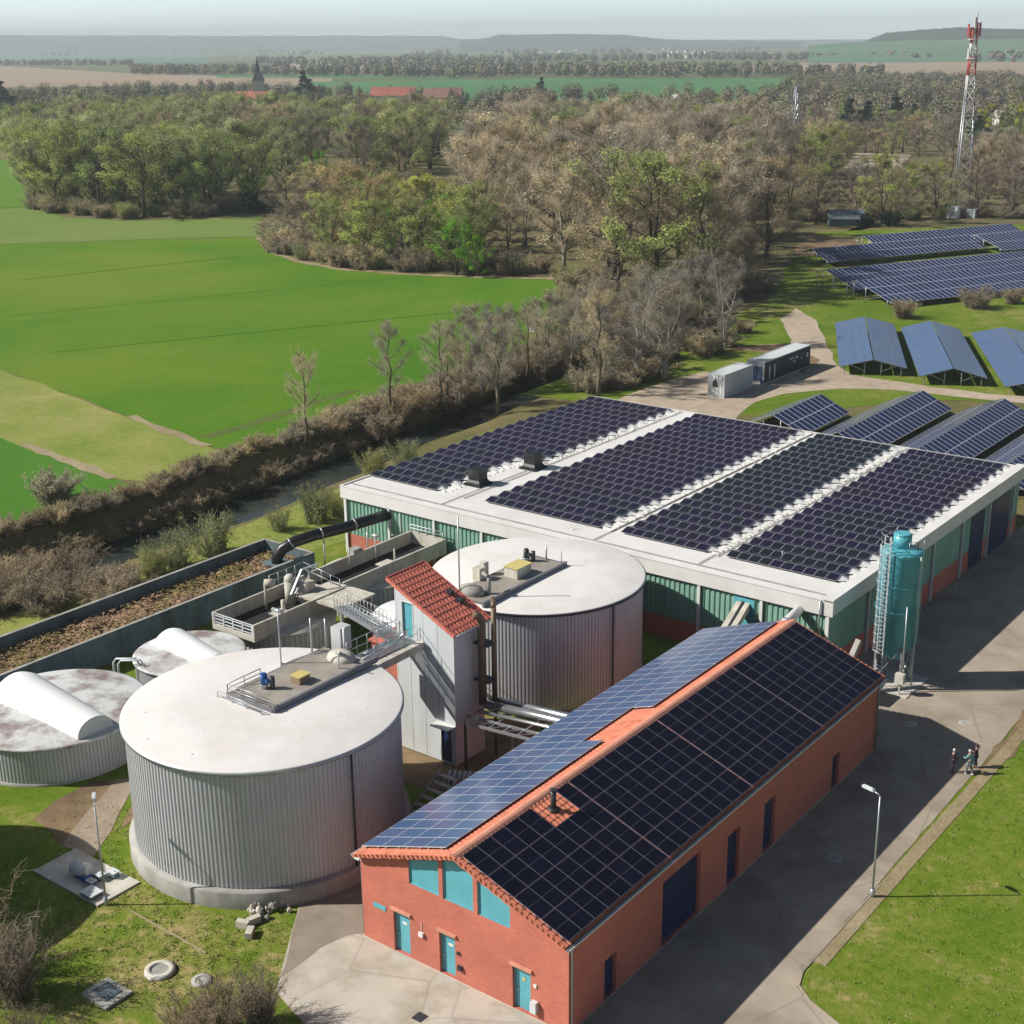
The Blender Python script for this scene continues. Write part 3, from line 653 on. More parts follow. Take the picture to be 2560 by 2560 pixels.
# ------------------------------------------------------------------ solar modules
def module(name, w_, l_, glass, frame, fw_=.03, th=.04, split=0, fy=None):
    """one framed module lying in its local xy plane, w_ x l_, optional centre line"""
    mb = MB(); x0, x1, y0, y1 = -w_ / 2, w_ / 2, -l_ / 2, l_ / 2; a = fw_; e = fw_ if fy is None else fy
    V = [(x0, y0, th), (x1, y0, th), (x1, y1, th), (x0, y1, th), (x0 + a, y0 + e, th), (x1 - a, y0 + e, th), (x1 - a, y1 - e, th), (x0 + a, y1 - e, th),
         (x0, y0, 0), (x1, y0, 0), (x1, y1, 0), (x0, y1, 0)]
    mb.add(V, [(0, 1, 5, 4), (1, 2, 6, 5), (2, 3, 7, 6), (3, 0, 4, 7), (0, 8, 9, 1), (1, 9, 10, 2), (2, 10, 11, 3), (3, 11, 8, 0), (8, 11, 10, 9)], 1)
    if split:
        hs = split / 2
        mb.add([(x0 + a, y0 + a, th), (x1 - a, y0 + a, th), (x1 - a, -hs, th), (x0 + a, -hs, th), (x0 + a, hs, th), (x1 - a, hs, th), (x1 - a, y1 - a, th), (x0 + a, y1 - a, th)],
               [(0, 1, 2, 3), (4, 5, 6, 7)], 0)
        mb.add([(x0 + a, -hs, th), (x1 - a, -hs, th), (x1 - a, hs, th), (x0 + a, hs, th)], [(0, 1, 2, 3)], 1)
    else: mb.add(V[4:8], [(0, 1, 2, 3)], 0)
    return mb.mesh(name, [glass, frame]), mb
def lay(root, me, mb, places, mats, cap=100, key=None):
    """places: list of (matrix); the largest in the picture become panel parts, the rest one panel part of kind stuff"""
    places = sorted(places, key=lambda p: (p.translation - Vector((0, 0, CAMH))).length)
    for p in places[:cap]:
        o = bpy.data.objects.new('panel', me); COL.objects.link(o); o.parent = root
        o.matrix_basis = Matrix.Translation(-Vector(root.location)) @ p
    if places[cap:]:
        big = MB()
        for p in places[cap:]: big.add([p @ Vector(v_) for v_ in mb.v], mb.f); big.m[-len(mb.f):] = mb.m
        o = big.build('panel', mats, root); o['kind'] = 'stuff'
def frame_mat(c, ux, uy):
    ux, uy = Vector(ux).normalized(), Vector(uy).normalized(); uz = ux.cross(uy).normalized()
    m_ = Matrix((ux, uy, uz)).transposed().to_4x4(); m_.translation = Vector(c); return m_
# right slope: 4 rows of half-cut portrait modules
ar = thing('solar_array', 'dark navy solar array filling the shaded right slope of the brick building roof', 'solar panels', (HXM + 3, HY0, rz(HXM + 3)), 'solar arrays on the brick building roof')
ca = math.cos(math.atan(SL)); up_l = Vector((1, 0, -SL)).normalized()
span = (XR - .10) - (HXM + .28); rowl = span / 4
NC = 32; cw = (Y1R - Y0R - .7) / NC
mod, mbm = module('panel', cw - .014, rowl / ca - .04, 'pv_house', 'frame_dk', .013, .04, .012)
pl_ = []
for i in range(NC):
    for j in range(4):
        yc = Y0R + .25 + (i + .5) * cw + .07 * (i // 8); xc = HXM + .28 + (j + .5) * rowl
        if j == 0 and 47.6 < yc < 50.4: continue
        n_ = Vector((SL, 0, 1)).normalized()
        pl_.append(frame_mat(Vector((xc, yc, rz(xc))) + n_ * .13, (0, 1, 0), (-1, 0, SL)))
lay(ar, mod, mbm, pl_, ['pv_house', 'frame_dk'])
rl = MB()
for j in range(4):
    for f in (.25, .75):
        x = HXM + .28 + (j + f) * rowl; n_ = Vector((SL, 0, 1)).normalized() * .10
        p = Vector((x, 0, rz(x))) + n_
        rl.beam((p.x, Y0R + .2, p.z), (p.x, 47.4, p.z), .04, .05); rl.beam((p.x, 50.5 if j == 0 else 47.4, p.z), (p.x, Y1R - .2, p.z), .04, .05)
rl.build('rail', 'galv', ar)
# left slope: landscape modules, 4 across, notch of bare tiles near the middle
al_ = thing('solar_array', 'bluish sky-reflecting solar array on the left slope of the brick building roof', 'solar panels', (HXM - 3, HY0, rz(HXM - 3)), 'solar arrays on the brick building roof')
span = (HXM - .80) - (XL + .10); rowl = span / 4; NC = 33; cw = (Y1R - Y0R - .9) / NC
mod, mbm = module('panel', rowl / ca - .02, cw - .025, 'pv_sky_blue', 'frame_lt', .018, .04)
pl_ = []
for i in range(NC):
    for j in range(4):
        yc = Y0R + .55 + (i + .5) * cw; xc = XL + .10 + (j + .5) * rowl
        if 56.2 < yc < 60.6 and j == 3: continue
        n_ = Vector((-SL, 0, 1)).normalized()
        pl_.append(frame_mat(Vector((xc, yc, rz(xc))) + n_ * .15, (1, 0, SL), (0, 1, 0)))
lay(al_, mod, mbm, pl_, ['pv_sky_blue', 'frame_lt'])
rl = MB()
for j in range(4):
    for f in (.2, .8):
        x = XL + .10 + (j + f) * rowl; n_ = Vector((-SL, 0, 1)).normalized() * .115; p = Vector((x, 0, rz(x))) + n_
        if j == 3: rl.beam((p.x, Y0R + .5, p.z), (p.x, 56.2, p.z), .04, .05); rl.beam((p.x, 60.7, p.z), (p.x, Y1R - .3, p.z), .04, .05)
        else: rl.beam((p.x, Y0R + .5, p.z), (p.x, Y1R - .3, p.z), .04, .05)
rl.build('rail', 'galv', al_)

# ================================================================== HALL
GX0, GX1, GY0, GY1, GZ = -82.1, -36.4, 82.7, 121.6, 6.0
hall = thing('industrial_hall', 'large flat-roofed hall with white roof edge, green cladding and four roof solar arrays', 'building', ((GX0 + GX1) / 2, GY0, 0))
hb = MB(); FY = GY0 + .30; RX = GX1 - .30
hb.box(GX0 + .5, RX - .05, FY + .05, GY1 - .3, 1.9, 5.4); hb.build('wall', 'darkgap', hall)
cl = MB()
NB = 9; cx = [GX0 + .45 + (GX1 - .4 - GX0 - .45) * i / NB for i in range(NB + 1)]
for i in range(NB):
    cl.corr((cx[i], FY), (cx[i + 1], FY), 1.75 if i else 1.75, 5.15, .40, .07)
cl.build('cladding', 'green_clad', hall)
c2 = MB(); c2.corr((RX, FY), (RX, GY1 - .4), 1.75, 5.2, .45, .05); c2.build('cladding', 'green_clad', hall)
c2 = MB(); c2.corr((GX0 + .45, GY1 - .4), (GX0 + .45, FY), 1.75, 5.2, .45, .05); c2.build('cladding', 'green_clad', hall)
pb = MB(); pb.box(GX0 + .42, RX + .02, FY - .06, FY + .05, 0, 1.75); pb.box(RX - .05, RX + .06, FY + .05, GY1 - .4, 0, 1.75); pb.box(GX0 + .40, GX0 + .5, FY + .05, GY1 - .4, 0, 1.75); pb.build('plinth', 'brick', hall)
for i, x in enumerate(cx):
    c = MB(); wd = .22 if i not in (0, NB) else .26
    c.box(x - wd / 2, x + wd / 2, FY - .24, FY - .085, 0, 4.94); c.build('column', 'white', hall)
for y in (89.1, 95.0, 101.2, 107.4, 113.6, 119.6):
    c = MB(); c.box(RX + .06, RX + .22, y - .11, y + .11, 0, 5.1); c.build('column', 'cladding', hall)
fa = MB()
fa.box(GX0, GX1, GY0, GY0 + .10, 4.95, GZ); fa.box(GX0, GX0 + .10, GY0 + .1, GY1, 4.95, GZ); fa.box(GX1 - .10, GX1, GY0 + .1, GY1, 5.0, GZ + .10); fa.box(GX0 + .1, GX1 - .1, GY1 - .1, GY1, 4.95, GZ)
fa.box(GX0 + .1, GX1 - .1, GY0 + .1, FY + .1, 4.95, 5.0)
fa.build('fascia', 'white_roof', hall)
ro = MB()
# low-pitched bays: four shallow folds with valley strips between the arrays
ro.box(GX0 + .1, GX1 - .1, GY0 + .1, GY1 - .1, 5.72, 5.96); ro.build('roof', 'white_roof', hall)
cp = MB(); cp.box(GX0 - .03, GX1 + .03, GY0 - .03, GY0 + .16, GZ + .002, GZ + .05); cp.box(GX0 - .03, GX0 + .16, GY0 + .16, GY1 + .03, GZ + .002, GZ + .05); cp.box(GX1 - .75, GX1 + .06, GY0 - .10, GY1 + .03, GZ + .102, GZ + .22); cp.box(GX0 + .16, GX1 - .75, GY1 - .16, GY1 + .03, GZ + .002, GZ + .05)
cp.build('coping', 'white_roof', hall)
gr = MB(); gr.box(GX0 + .2, GX1 - .8, GY0 + 1.0, GY0 + 1.28, 5.962, 5.975)
for x in (-71.7, -56.6, -47.5): gr.box(x - .14, x + .14, GY0 + 1.28, GY1 - .5, 5.963, 5.976)
gr.build('roof_gutter', 'concrete', hall)
dg = MB(); dg.tube([(GX1 - .9, GY0 + .9, 6.0), (GX1 - .9, GY0 - .12, 5.95), (GX1 - .9, GY0 - .12, 3.9), (GX1 - .9, FY - .2, 3.6), (GX1 - .9, FY - .2, .2)], .07, 8); dg.build('downpipe', 'galv', hall)
for x0, x1, z0, z1, mm in ((-43.95, -42.35, 0.05, 4.7, 'teal'),):
    d = MB(); d.box(x0, x1, FY - .14, FY - .08, z0, z1); d.build('gate', mm, hall)
d = MB(); d.box(cx[1] + .2, cx[1] + 1.2, FY - .14, FY - .08, .05, 2.6); dd = d.build('door', 'dark', hall)
d = MB(); d.box(cx[1] + .12, cx[1] + .2, FY - .17, FY - .08, .05, 4.8); d.box(cx[1] + 1.2, cx[1] + 1.28, FY - .17, FY - .08, .05, 4.8); d.box(cx[1] + .2, cx[1] + 1.2, FY - .17, FY - .08, 2.6, 2.7); d.build('frame', 'panel_white', dd)
for y0, y1 in ((114.2, 118.8), (109.5, 112.5)):
    d = MB(); d.box(RX + .06, RX + .13, y0, y1, .05, 4.6); d.build('gate', 'blue_gate', hall)
# roof vents with flared base
for x, y in ((-72.75, 90.0), (-71.75, 96.6)):
    v_ = MB()
    prof_ = [(.92, 5.97), (.92, 6.10), (.70, 6.22), (.58, 6.45), (.58, 7.10), (.62, 7.14), (.62, 7.42)]
    V = []
    for r_, z in prof_:
        V += [(x + sx * r_, y + sy * r_, z) for sx, sy in ((-1, -1), (1, -1), (1, 1), (-1, 1))]
    v_.add(V, [(4 * i + j, 4 * i + (j + 1) % 4, 4 * i + 4 + (j + 1) % 4, 4 * i + 4 + j) for i in range(len(prof_) - 1) for j in range(4)] + [tuple(range(len(V) - 4, len(V)))])
    for q in range(4): v_.box(x - .60, x + .60, y - .60, y + .60, 6.52 + q * .15, 6.56 + q * .15)
    v_.build('roof_vent', 'black', hall)
for x, y in ((-59.5, 84.9), (-43.2, 88.6)):
    a = MB(); a.tube([(x, y, 5.96), (x, y, 6.55)], .03, 6); a.tube([(x + .0, y, 6.0), (x + .35, y, 6.0)], .04, 6); a.build('vent_pipe', 'white', hall)
# solar arrays: east-west tents of dark modules
def tents(x0, x1, y0, y1, n, label, cut=None):
    root = thing('solar_array', label, 'solar panels', ((x0 + x1) / 2, (y0 + y1) / 2, 5.97), 'solar arrays on the white hall roof')
    N = 20; p = (y1 - y0) / N; pw = (x1 - x0) / n; til = R(13); sl = (p / 2 - .02) / math.cos(til)
    me, mb = module('panel', pw - .02, sl, 'pv_hall', 'frame_hall', .022, .035, 0, .006)
    pl_ = []; sup = MB(); bal = MB()
    for i in range(N):
        yc = y0 + (i + .5) * p; h = math.sin(til) * sl; zb = 6.10
        xr = x1
        if cut and cut[0] < yc < cut[1]: xr = x1 - cut[2] * pw
        for j in range(round((xr - x0) / pw)):
            x = x0 + (j + .5) * pw
            pl_.append(frame_mat((x, yc - p / 4, zb + h / 2), (1, 0, 0), (0, math.cos(til), math.sin(til))))
            pl_.append(frame_mat((x, yc + p / 4, zb + h / 2), (1, 0, 0), (0, math.cos(til), -math.sin(til))))
        xx = x0 + .02
        sup.add([(xx, yc - p / 2 + .06, zb), (xx, yc, zb + h), (xx, yc + p / 2 - .06, zb), (xx + .02, yc - p / 2 + .06, zb), (xx + .02, yc, zb + h), (xx + .02, yc + p / 2 - .06, zb)], [(0, 1, 2), (5, 4, 3), (0, 3, 4, 1), (1, 4, 5, 2)])
        # bright end sheets bent down to the roof, and the rail ends and ballast beside them
        e_ = rng.uniform(.55, .95); tip = (xr + e_, yc + rng.uniform(-.15, .15), 6.0)
        sup.add([(xr - .01, yc - p * .45, zb - .02), (xr - .01, yc, zb + h - .01), (xr - .01, yc + p * .45, zb - .02), tip], [(0, 3, 1), (1, 3, 2)])
        for q in range(3): bal.box(xr + .12 + rng.uniform(0, .6), xr + .30 + rng.uniform(.5, 1.0), yc + (q - 1) * p * .33 - .05, yc + (q - 1) * p * .33 + .05, 5.965, 6.02 + rng.uniform(0, .12))
    lay(root, me, mb, pl_, ['pv_hall', 'frame_hall'])
    so_ = sup.build('end_sheet', 'white', root); so_['kind'] = 'stuff'; bo = bal.build('ballast_block', 'white', root); bo['kind'] = 'stuff'
    ctm = MB(); 
    ctm.beam((x1 + 1.15, y0 - .2, 6.03), (x1 + 1.15, y1, 6.03), .05, .05)
    ctm.build('cable_tray', 'concrete', root)
tents(-81.95, -72.3, 86.3, 121.2, 9, 'leftmost solar array on the white hall roof, stepped back round two black vents', (86, 99.3, 2))
tents(-69.1, -57.7, 86.3, 121.2, 12, 'broadest solar array on the white hall roof, right of the two black vents', None)
tents(-55.75, -48.3, 86.3, 121.2, 8, 'narrowest solar array on the white hall roof, right of the broadest one', None)
tents(-46.6, -37.9, 86.3, 121.2, 10, 'darkest solar array along the right edge of the white hall roof behind the teal silo', None)
# ================================================================== DIGESTER TANKS
def digester(name, label, c, r, h, ribs, plinth=True, seam=None, group='round grey digester tanks'):
    root = thing(name, label, 'tank', (c[0], c[1], 0), group)
    z0 = 1.05 if plinth else .25
    wl = MB(); wl.corr_ring(c, r - .12, z0, h - .02, ribs, .055); wl.build('wall', 'cladding', root)
    if plinth:
        p = MB(); p.lathe(c, [(r + .27, 0), (r + .27, .92), (r + .22, 1.0), (r - .2, 1.05)], 96); p.build('plinth', 'concrete', root)
    else:
        p = MB(); p.lathe(c, [(r + .06, 0), (r + .06, .22), (r - .2, .26)], 96); p.build('plinth', 'concrete', root)
    rf = MB(); rf.lathe(c, [(r - .02, h - .16), (r + .10, h - .16), (r + .12, h), (r + .02, h + .035), (r * .5, h + .12), (.02, h + .16)], 128, 0, True)
    for i in range(16):
        a = rng.uniform(0, 6.28); q = rng.uniform(.35, .95) * r
        rf.cyl((c[0] + q * math.cos(a), c[1] + q * math.sin(a)), .035, h, h + .09 + .1 * (1 - q / r), 6)
    rf.build('roof', 'tank_roof', root)
    rm = MB(); rm.lathe(c, [(r + .125, h - .20), (r + .145, h - .20), (r + .145, h - .02), (r + .125, h - .02)], 128); rm.build('gutter', 'dark' if not plinth else 'galv', root)
    for a in seam or []:
        t_ = MB(); x, y = c[0] + (r + .10) * math.cos(a), c[1] + (r + .10) * math.sin(a); t_.tube([(x, y, h - .2), (x, y, z0)], .06, 8); t_.build('downpipe', 'dark', root)
    return root
T1, R1, H1 = (-53.37, 47.04), 7.51, 7.80
T2, R2, H2 = (-53.99, 73.15), 7.32, 7.21
tk1 = digester('digester_tank', 'large grey ribbed tank with white roof and concrete foot, in front of the stair tower', T1, R1, H1, 190, True, [R(-8)])
tk2 = digester('digester_tank', 'grey ribbed tank with white roof behind the red-roofed stair tower, beside the hall', T2, R2, H2, 184, False, [R(-12)])
def motor(root, x, y, z, col):
    b_ = MB(); b_.cyl((x, y), .2, z, z + .22, 14); b_.cyl((x, y), .28, z + .22, z + .27, 14); b_.build('mixer_base', 'galv', root)
    m_ = MB(); m_.tube([(x, y, z + .27), (x, y, z + .82)], .2, 14); m_.cyl((x, y), .15, z + .82, z + .9, 14); m_.box(x + .18, x + .36, y - .1, y + .1, z + .4, z + .62); m_.build('mixer_motor', col, root)
    k_ = MB(); k_.tube([(x + .45, y + .2, z), (x + .45, y + .2, z + .75)], .15, 12); k_.build('mixer_motor', 'dark', root)
def rail(mb, pts, h=1.05, post=1.2, r_=.022):
    """handrail with posts, knee rail and top rail"""
    for p, q in zip(pts, pts[1:]):
        p, q = Vector(p), Vector(q); n_ = max(1, round((q - p).length / post))
        for i in range(n_ + 1):
            c_ = p.lerp(q, i / n_); mb.tube([c_, c_ + Vector((0, 0, h))], r_, 5)
        for f in (.5, 1): mb.tube([p + Vector((0, 0, h * f)), q + Vector((0, 0, h * f))], r_, 5)
def grate(mb, x0, x1, y0, y1, z, s_=.16):
    n_ = int((x1 - x0) / s_)
    for i in range(n_ + 1): x = x0 + (x1 - x0) * i / n_; mb.box(x - .02, x + .02, y0, y1, z, z + .05)
    mb.box(x0, x1, y0, y0 + .06, z - .08, z); mb.box(x0, x1, y1 - .06, y1, z - .08, z)
# platform and gear on the front tank
pf = MB(); z = H1 + .30
grate(pf, -55.5, -52.1, 46.5, 54.0, z)
pf.box(-55.5, -52.1, 46.5, 54.0, z - .04, z + .03)
for x in (-55.4, -53.8, -52.2): pf.beam((x, 46.5, z - .17), (x, 54.2, z - .17), .12, .14)
pf.build('platform', 'deck', tk1)
pr = MB(); pr.beam((-51.95, 46.4, z), (-51.95, 54.6, z), .16, .34); pr.beam((-55.6, 46.4, z - .05), (-52.0, 46.4, z - .05), .12, .2); pr.beam((-55.65, 47.2, z - .05), (-55.65, 54.2, z - .05), .07, .12); pr.build('edge_beam', 'edge_grey', tk1)
rr = MB(); rail(rr, [(-55.55, 48.9, z), (-55.55, 46.45, z), (-52.2, 46.45, z)], .55, 1.1, .03); rail(rr, [(-55.9, 46.0, H1 + .1), (-52.3, 45.9, H1 + .1)], .4, 1.2, .03); rr.build('railing', 'galv', tk1)
motor(tk1, -54.3, 48.0, z + .05, 'blue')
hb_ = MB(); hb_.box(-53.65, -52.95, 49.4, 50.2, z + .05, z + .45); hx = hb_.build('hatch', 'timber', tk1)
hl = MB(); hl.box(-53.70, -52.90, 49.35, 50.25, z + .46, z + .51); hl.build('lid', 'yellow', hx)
vp = MB()
vp.tube([(-56.0, 50.9, H1 + .1), (-56.0, 50.9, H1 + 3.6)], .045, 8); vp.tube([(-55.95, 50.95, H1 + .25), (-55.6, 52.6, H1 + .25), (-54.9, 53.6, H1 + .35)], .10, 8)
vp.tube([(-55.8, 53.2, H1 + .1), (-55.8, 53.2, H1 + 2.4)], .06, 8); vp.tube([(-55.4, 54.0, H1 + .1), (-55.4, 54.0, H1 + 2.2)], .06, 8); vp.tube([(-56.4, 50.9, H1 + 3.6), (-55.6, 50.9, H1 + 3.6)], .12, 8)
vp.build('vent_pipe', 'galv', tk1)
cb = MB(); cb.box(-56.0, -55.2, 55.0, 55.9, H1 - .3, H1 + 1.2); cb.build('control_cabinet', 'cladding', tk1)
dm = MB(); dm.blob((-53.6, 53.4, H1 + .35), .75, 0, 14, (1.3, 1.0, .7)); dm.build('manhole_dome', 'concrete_lt', tk1)
sp_ = MB(); sp_.tube([(-52.75, 52.3, z), (-52.75, 52.3, z + 1.0), (-52.55, 52.3, z + 1.15)], .05, 8); sp_.tube([(-54.2, 54.3, z), (-54.2, 54.3, z + 1.5)], .08, 8); sp_.build('standpipe', 'white', tk1)
# gear on the rear tank
z = H2 + .25
pf = MB(); grate(pf, -56.0, -53.2, 66.2, 75.1, z); pf.box(-56.0, -53.2, 66.2, 75.1, z - .04, z + .03)
for x in (-55.9, -54.6, -53.3): pf.beam((x, 66.2, z - .17), (x, 75.2, z - .17), .12, .14)
pf.build('platform', 'deck', tk2)
pr = MB(); pr.beam((-53.05, 65.9, z), (-53.05, 75.2, z), .16, .34); pr.beam((-56.1, 75.2, z - .05), (-53.0, 75.2, z - .05), .12, .2); pr.build('edge_beam', 'edge_grey', tk2)
motor(tk2, -55.6, 74.0, z + .05, 'dark')
hb_ = MB(); hb_.box(-55.0, -53.9, 70.7, 72.3, z + .05, z + .75); hx = hb_.build('hatch', 'concrete_lt', tk2)
hl = MB(); hl.box(-55.06, -53.84, 70.64, 72.36, z + .76, z + .81); hl.build('lid', 'yellow', hx)
bx_ = MB(); bx_.box(-56.4, -55.8, 69.0, 69.7, z, z + .9); bx_.box(-56.6, -56.2, 70.0, 70.5, z, z + .95); bx_.build('control_cabinet', 'concrete_lt', tk2)
dm = MB(); dm.blob((-54.9, 67.0, z + .2), .7, 0, 14, (1.4, 1, .7)); dm.tube([(-53.9, 67.6, z), (-53.9, 67.6, z + 1.2)], .16, 10); dm.tube([(-53.9, 67.6, z + 1.2), (-54.5, 67.8, z + 1.3)], .13, 10); dm.build('manhole_dome', 'concrete', tk2)
sp_ = MB(); sp_.tube([(-55.4, 66.4, z), (-55.4, 66.4, z + 5.4)], .05, 8); sp_.tube([(-54.6, 75.0, z), (-54.6, 75.0, z + 1.0)], .06, 8); sp_.tube([(-53.3, 75.0, z), (-53.3, 75.0, z + 1.1)], .03, 8); sp_.build('vent_pipe', 'galv', tk2)
# off-camera gas store whose shadow lies on the lawn
gh = digester('digester_tank', 'round grey tank standing left of the lawn, seen only by its shadow', (-69.4, 26.6), 7.1, 7.8, 112, True)

# ------------------------------------------------------------------ stair tower between the tanks
TX0, TX1, TY0, TY1 = -54.1, -49.55, 58.7, 61.5
tz = lambda x: 11.35 - (x + 54.4) * (2.45 / 5.15)
tower = thing('stair_tower', 'narrow white stair tower with a sloping red tiled roof between the two grey tanks', 'tower', ((TX0 + TX1) / 2, TY0, 0))
tb = MB()
tb.holed([(TX0, .1), (TX1, .1), (TX1, tz(TX1) - .18), (TX0, tz(TX0) - .18)], [[(-53.62, 7.70), (-52.66, 7.70), (-52.66, 10.05), (-53.62, 10.05)], [(-50.78, .15), (-49.82, .15), (-49.82, 2.5), (-50.78, 2.5)]], lambda u, v, d: (u, TY0 + d, v), .22)
tb.holed([(TX0, .1), (TX1, .1), (TX1, tz(TX1) - .18), (TX0, tz(TX0) - .18)], [], lambda u, v, d: (u, TY1 - d, v), .22)
tb.box(TX0, TX0 + .22, TY0 + .22, TY1 - .22, .1, tz(TX0) - .3); tb.box(TX1 - .22, TX1, TY0 + .22, TY1 - .22, .1, tz(TX1) - .2)
tb.build('wall', 'panel_white', tower)
jt = MB()
for x in (-53.0, -51.9, -50.8): jt.box(x - .008, x + .008, TY0 - .006, TY0 - .001, .2 if x < -51 else 2.6, (7.6 if x < -52.5 else tz(x) - .3))
jt.build('panel_joint', 'concrete_dk', tower)
for x0, x1, z0, z1, cc in ((-53.56, -52.72, 7.74, 9.99, 'teal'), (-50.72, -49.88, .16, 2.44, 'blue_gate')):
    d = MB(); d.box(x0, x1, TY0 + .10, TY0 + .15, z0, z1); do_ = d.build('door', cc, tower)
    f = MB(); f.box(x0 - .06, x0, TY0 - .02, TY0 + .14, z0 - .02, z1 + .06); f.box(x1, x1 + .06, TY0 - .02, TY0 + .14, z0 - .02, z1 + .06); f.box(x0, x1, TY0 - .02, TY0 + .14, z1, z1 + .06); f.build('frame', 'white', do_)
cn = MB(); cn.beam((-51.0, TY0 - .35, 2.72), (-49.6, TY0 - .35, 2.72), .75, .05); cn.build('door_canopy', 'white', tower)
cr_ = MB(); cr_.box(TX1 - .06, TX1 + .012, TY0 - .012, TY0 + .05, 3.2, tz(TX1) - .2); cr_.box(TX0 - .012, TX0 + .06, TY0 - .012, TY0 + .05, .1, tz(TX0) - .2); cr_.build('corner_trim', 'white', tower)
trf = tiled(TX0 - .32, TX1 + .34, TY0 - .30, TY1 + .30, tz, pitch=.30)
trf.add([(TX0 - .32, TY0 - .3, tz(TX0 - .32) - .14), (TX1 + .34, TY0 - .3, tz(TX1 + .34) - .14), (TX1 + .34, TY1 + .3, tz(TX1 + .34) - .14), (TX0 - .32, TY1 + .3, tz(TX0 - .32) - .14)], [(0, 3, 2, 1)])
trf.beam((TX0 - .32, TY0 - .33, tz(TX0 - .32) - .03), (TX1 + .34, TY0 - .33, tz(TX1 + .34) - .03), .05, .22); trf.beam((TX0 - .32, TY1 + .33, tz(TX0 - .32) - .03), (TX1 + .34, TY1 + .33, tz(TX1 + .34) - .03), .05, .22)
trf.beam((TX0 - .34, TY0 - .36, tz(TX0 - .32) - .03), (TX0 - .34, TY1 + .36, tz(TX0 - .32) - .03), .05, .26)
for q in range(12):
    x = TX0 - .1 + q * .42
    trf.box(x - .02, x + .02, TY0 - .30, TY1 + .30, tz(x) + .055, tz(x) + .085)
trf.build('roof', 'tile_red', tower)
vt = MB()
for q in (0, 1): vt.box(-51.9 + q * .75, -51.5 + q * .75, 60.9, 61.25, tz(-51.7 + q * .75) + .05, tz(-51.7 + q * .75) + .3)
vt.build('roof_vent', 'dark', tower)
tg = MB(); tg.tube([(TX1 + .42, TY0 - .3, tz(TX1 + .34) - .05), (TX1 + .42, TY1 + .3, tz(TX1 + .34) - .05)], .07, 8); tg.build('gutter', 'galv', tower)
annex = thing('brick_annex', 'small red brick annex between the front tank and the white stair tower', 'building', (-55.4, 60.2, 0))
a = MB(); a.holed([(-56.6, 0), (-54.12, 0), (-54.12, 6.45), (-56.6, 6.45)], [[(-55.9, .1), (-55.0, .1), (-55.0, 2.2), (-55.9, 2.2)]], lambda u, v, d: (u, 59.1 + d, v), .25)
a.box(-56.6, -56.35, 59.35, 61.4, 0, 6.45); a.box(-56.35, -54.12, 61.15, 61.4, 0, 6.45); a.build('wall', 'brick', annex)
a = MB(); a.box(-56.75, -54.12, 58.95, 61.5, 6.46, 6.6); a.build('roof', 'tile_red', annex)
a = MB(); a.box(-55.9, -55.0, 59.2, 59.25, .1, 2.2); a.build('door', 'teal', annex)

# walkway from the tower door to the front tank
wk = thing('walkway_bridge', 'galvanised walkway bridge from the teal tower door to the front tank roof', 'walkway', (-52.9, 56.5, 7.5))
z = 7.62
a = MB(); grate(a, -53.9, -52.3, 53.6, 58.68, z, .12); a.beam((-53.95, 53.4, z - .1), (-53.95, 58.68, z - .1), .12, .28); a.build('deck', 'galv', wk)
a = MB(); a.box(-52.28, -51.86, 53.4, 58.68, z - .12, z + .12); a.box(-52.0, -51.84, 53.4, 58.68, z - .35, z - .125); a.build('side_beam', 'concrete_lt', wk)
a = MB(); rail(a, [(-53.95, 54.2, z), (-53.95, 58.6, z)], 1.1, .9, .025); rail(a, [(-52.3, 54.8, z + .12), (-52.3, 58.6, z + .12)], 1.0, 1.1, .022); a.build('railing', 'galv', wk)
a = MB(); a.tube([(-52.75, 54.0, z + .3), (-52.75, 57.6, z + .45)], .14, 10); a.tube([(-53.4, 55.0, z + .2), (-53.4, 57.4, z + .3)], .09, 10); a.tube([(-53.0, 57.6, z + .4), (-52.5, 57.9, z + .9)], .12, 10); a.build('pipe', 'silver', wk)

# gangway stairs up from the basins to the tower landing
gw = thing('gangway_stairs', 'long galvanised stairway rising from the concrete basins to the white stair tower', 'stairs', (-61, 63, 4))
p0, p1 = Vector((-67.3, 67.3, 3.5)), Vector((-55.0, 58.9, 7.5)); d = p1 - p0; hz_ = Vector((d.x, d.y, 0)).normalized(); nn = Vector((hz_.y, -hz_.x, 0)) * .5
a = MB(); a.beam(p0 + nn, p1 + nn, .07, .26); a.beam(p0 - nn, p1 - nn, .07, .26); a.build('stringer', 'galv', gw)
a = MB()
for i in range(26):
    c = p0 + d * (i + .5) / 26; a.obox(c, nn * .95, hz_ * .16, (0, 0, .02))
a.build('tread', 'galv', gw)
a = MB(); rail(a, [p0 + nn, p1 + nn], 1.05, 1.2, .025); rail(a, [p0 - nn, p1 - nn], 1.05, 1.2, .025); a.build('railing', 'galv', gw)
a = MB(); grate(a, -55.4, -53.96, 58.0, 58.95, 7.58); rail(a, [(-55.4, 58.0, 7.6), (-53.95, 58.0, 7.6)], 1.05, .8); a.build('landing', 'galv', gw)

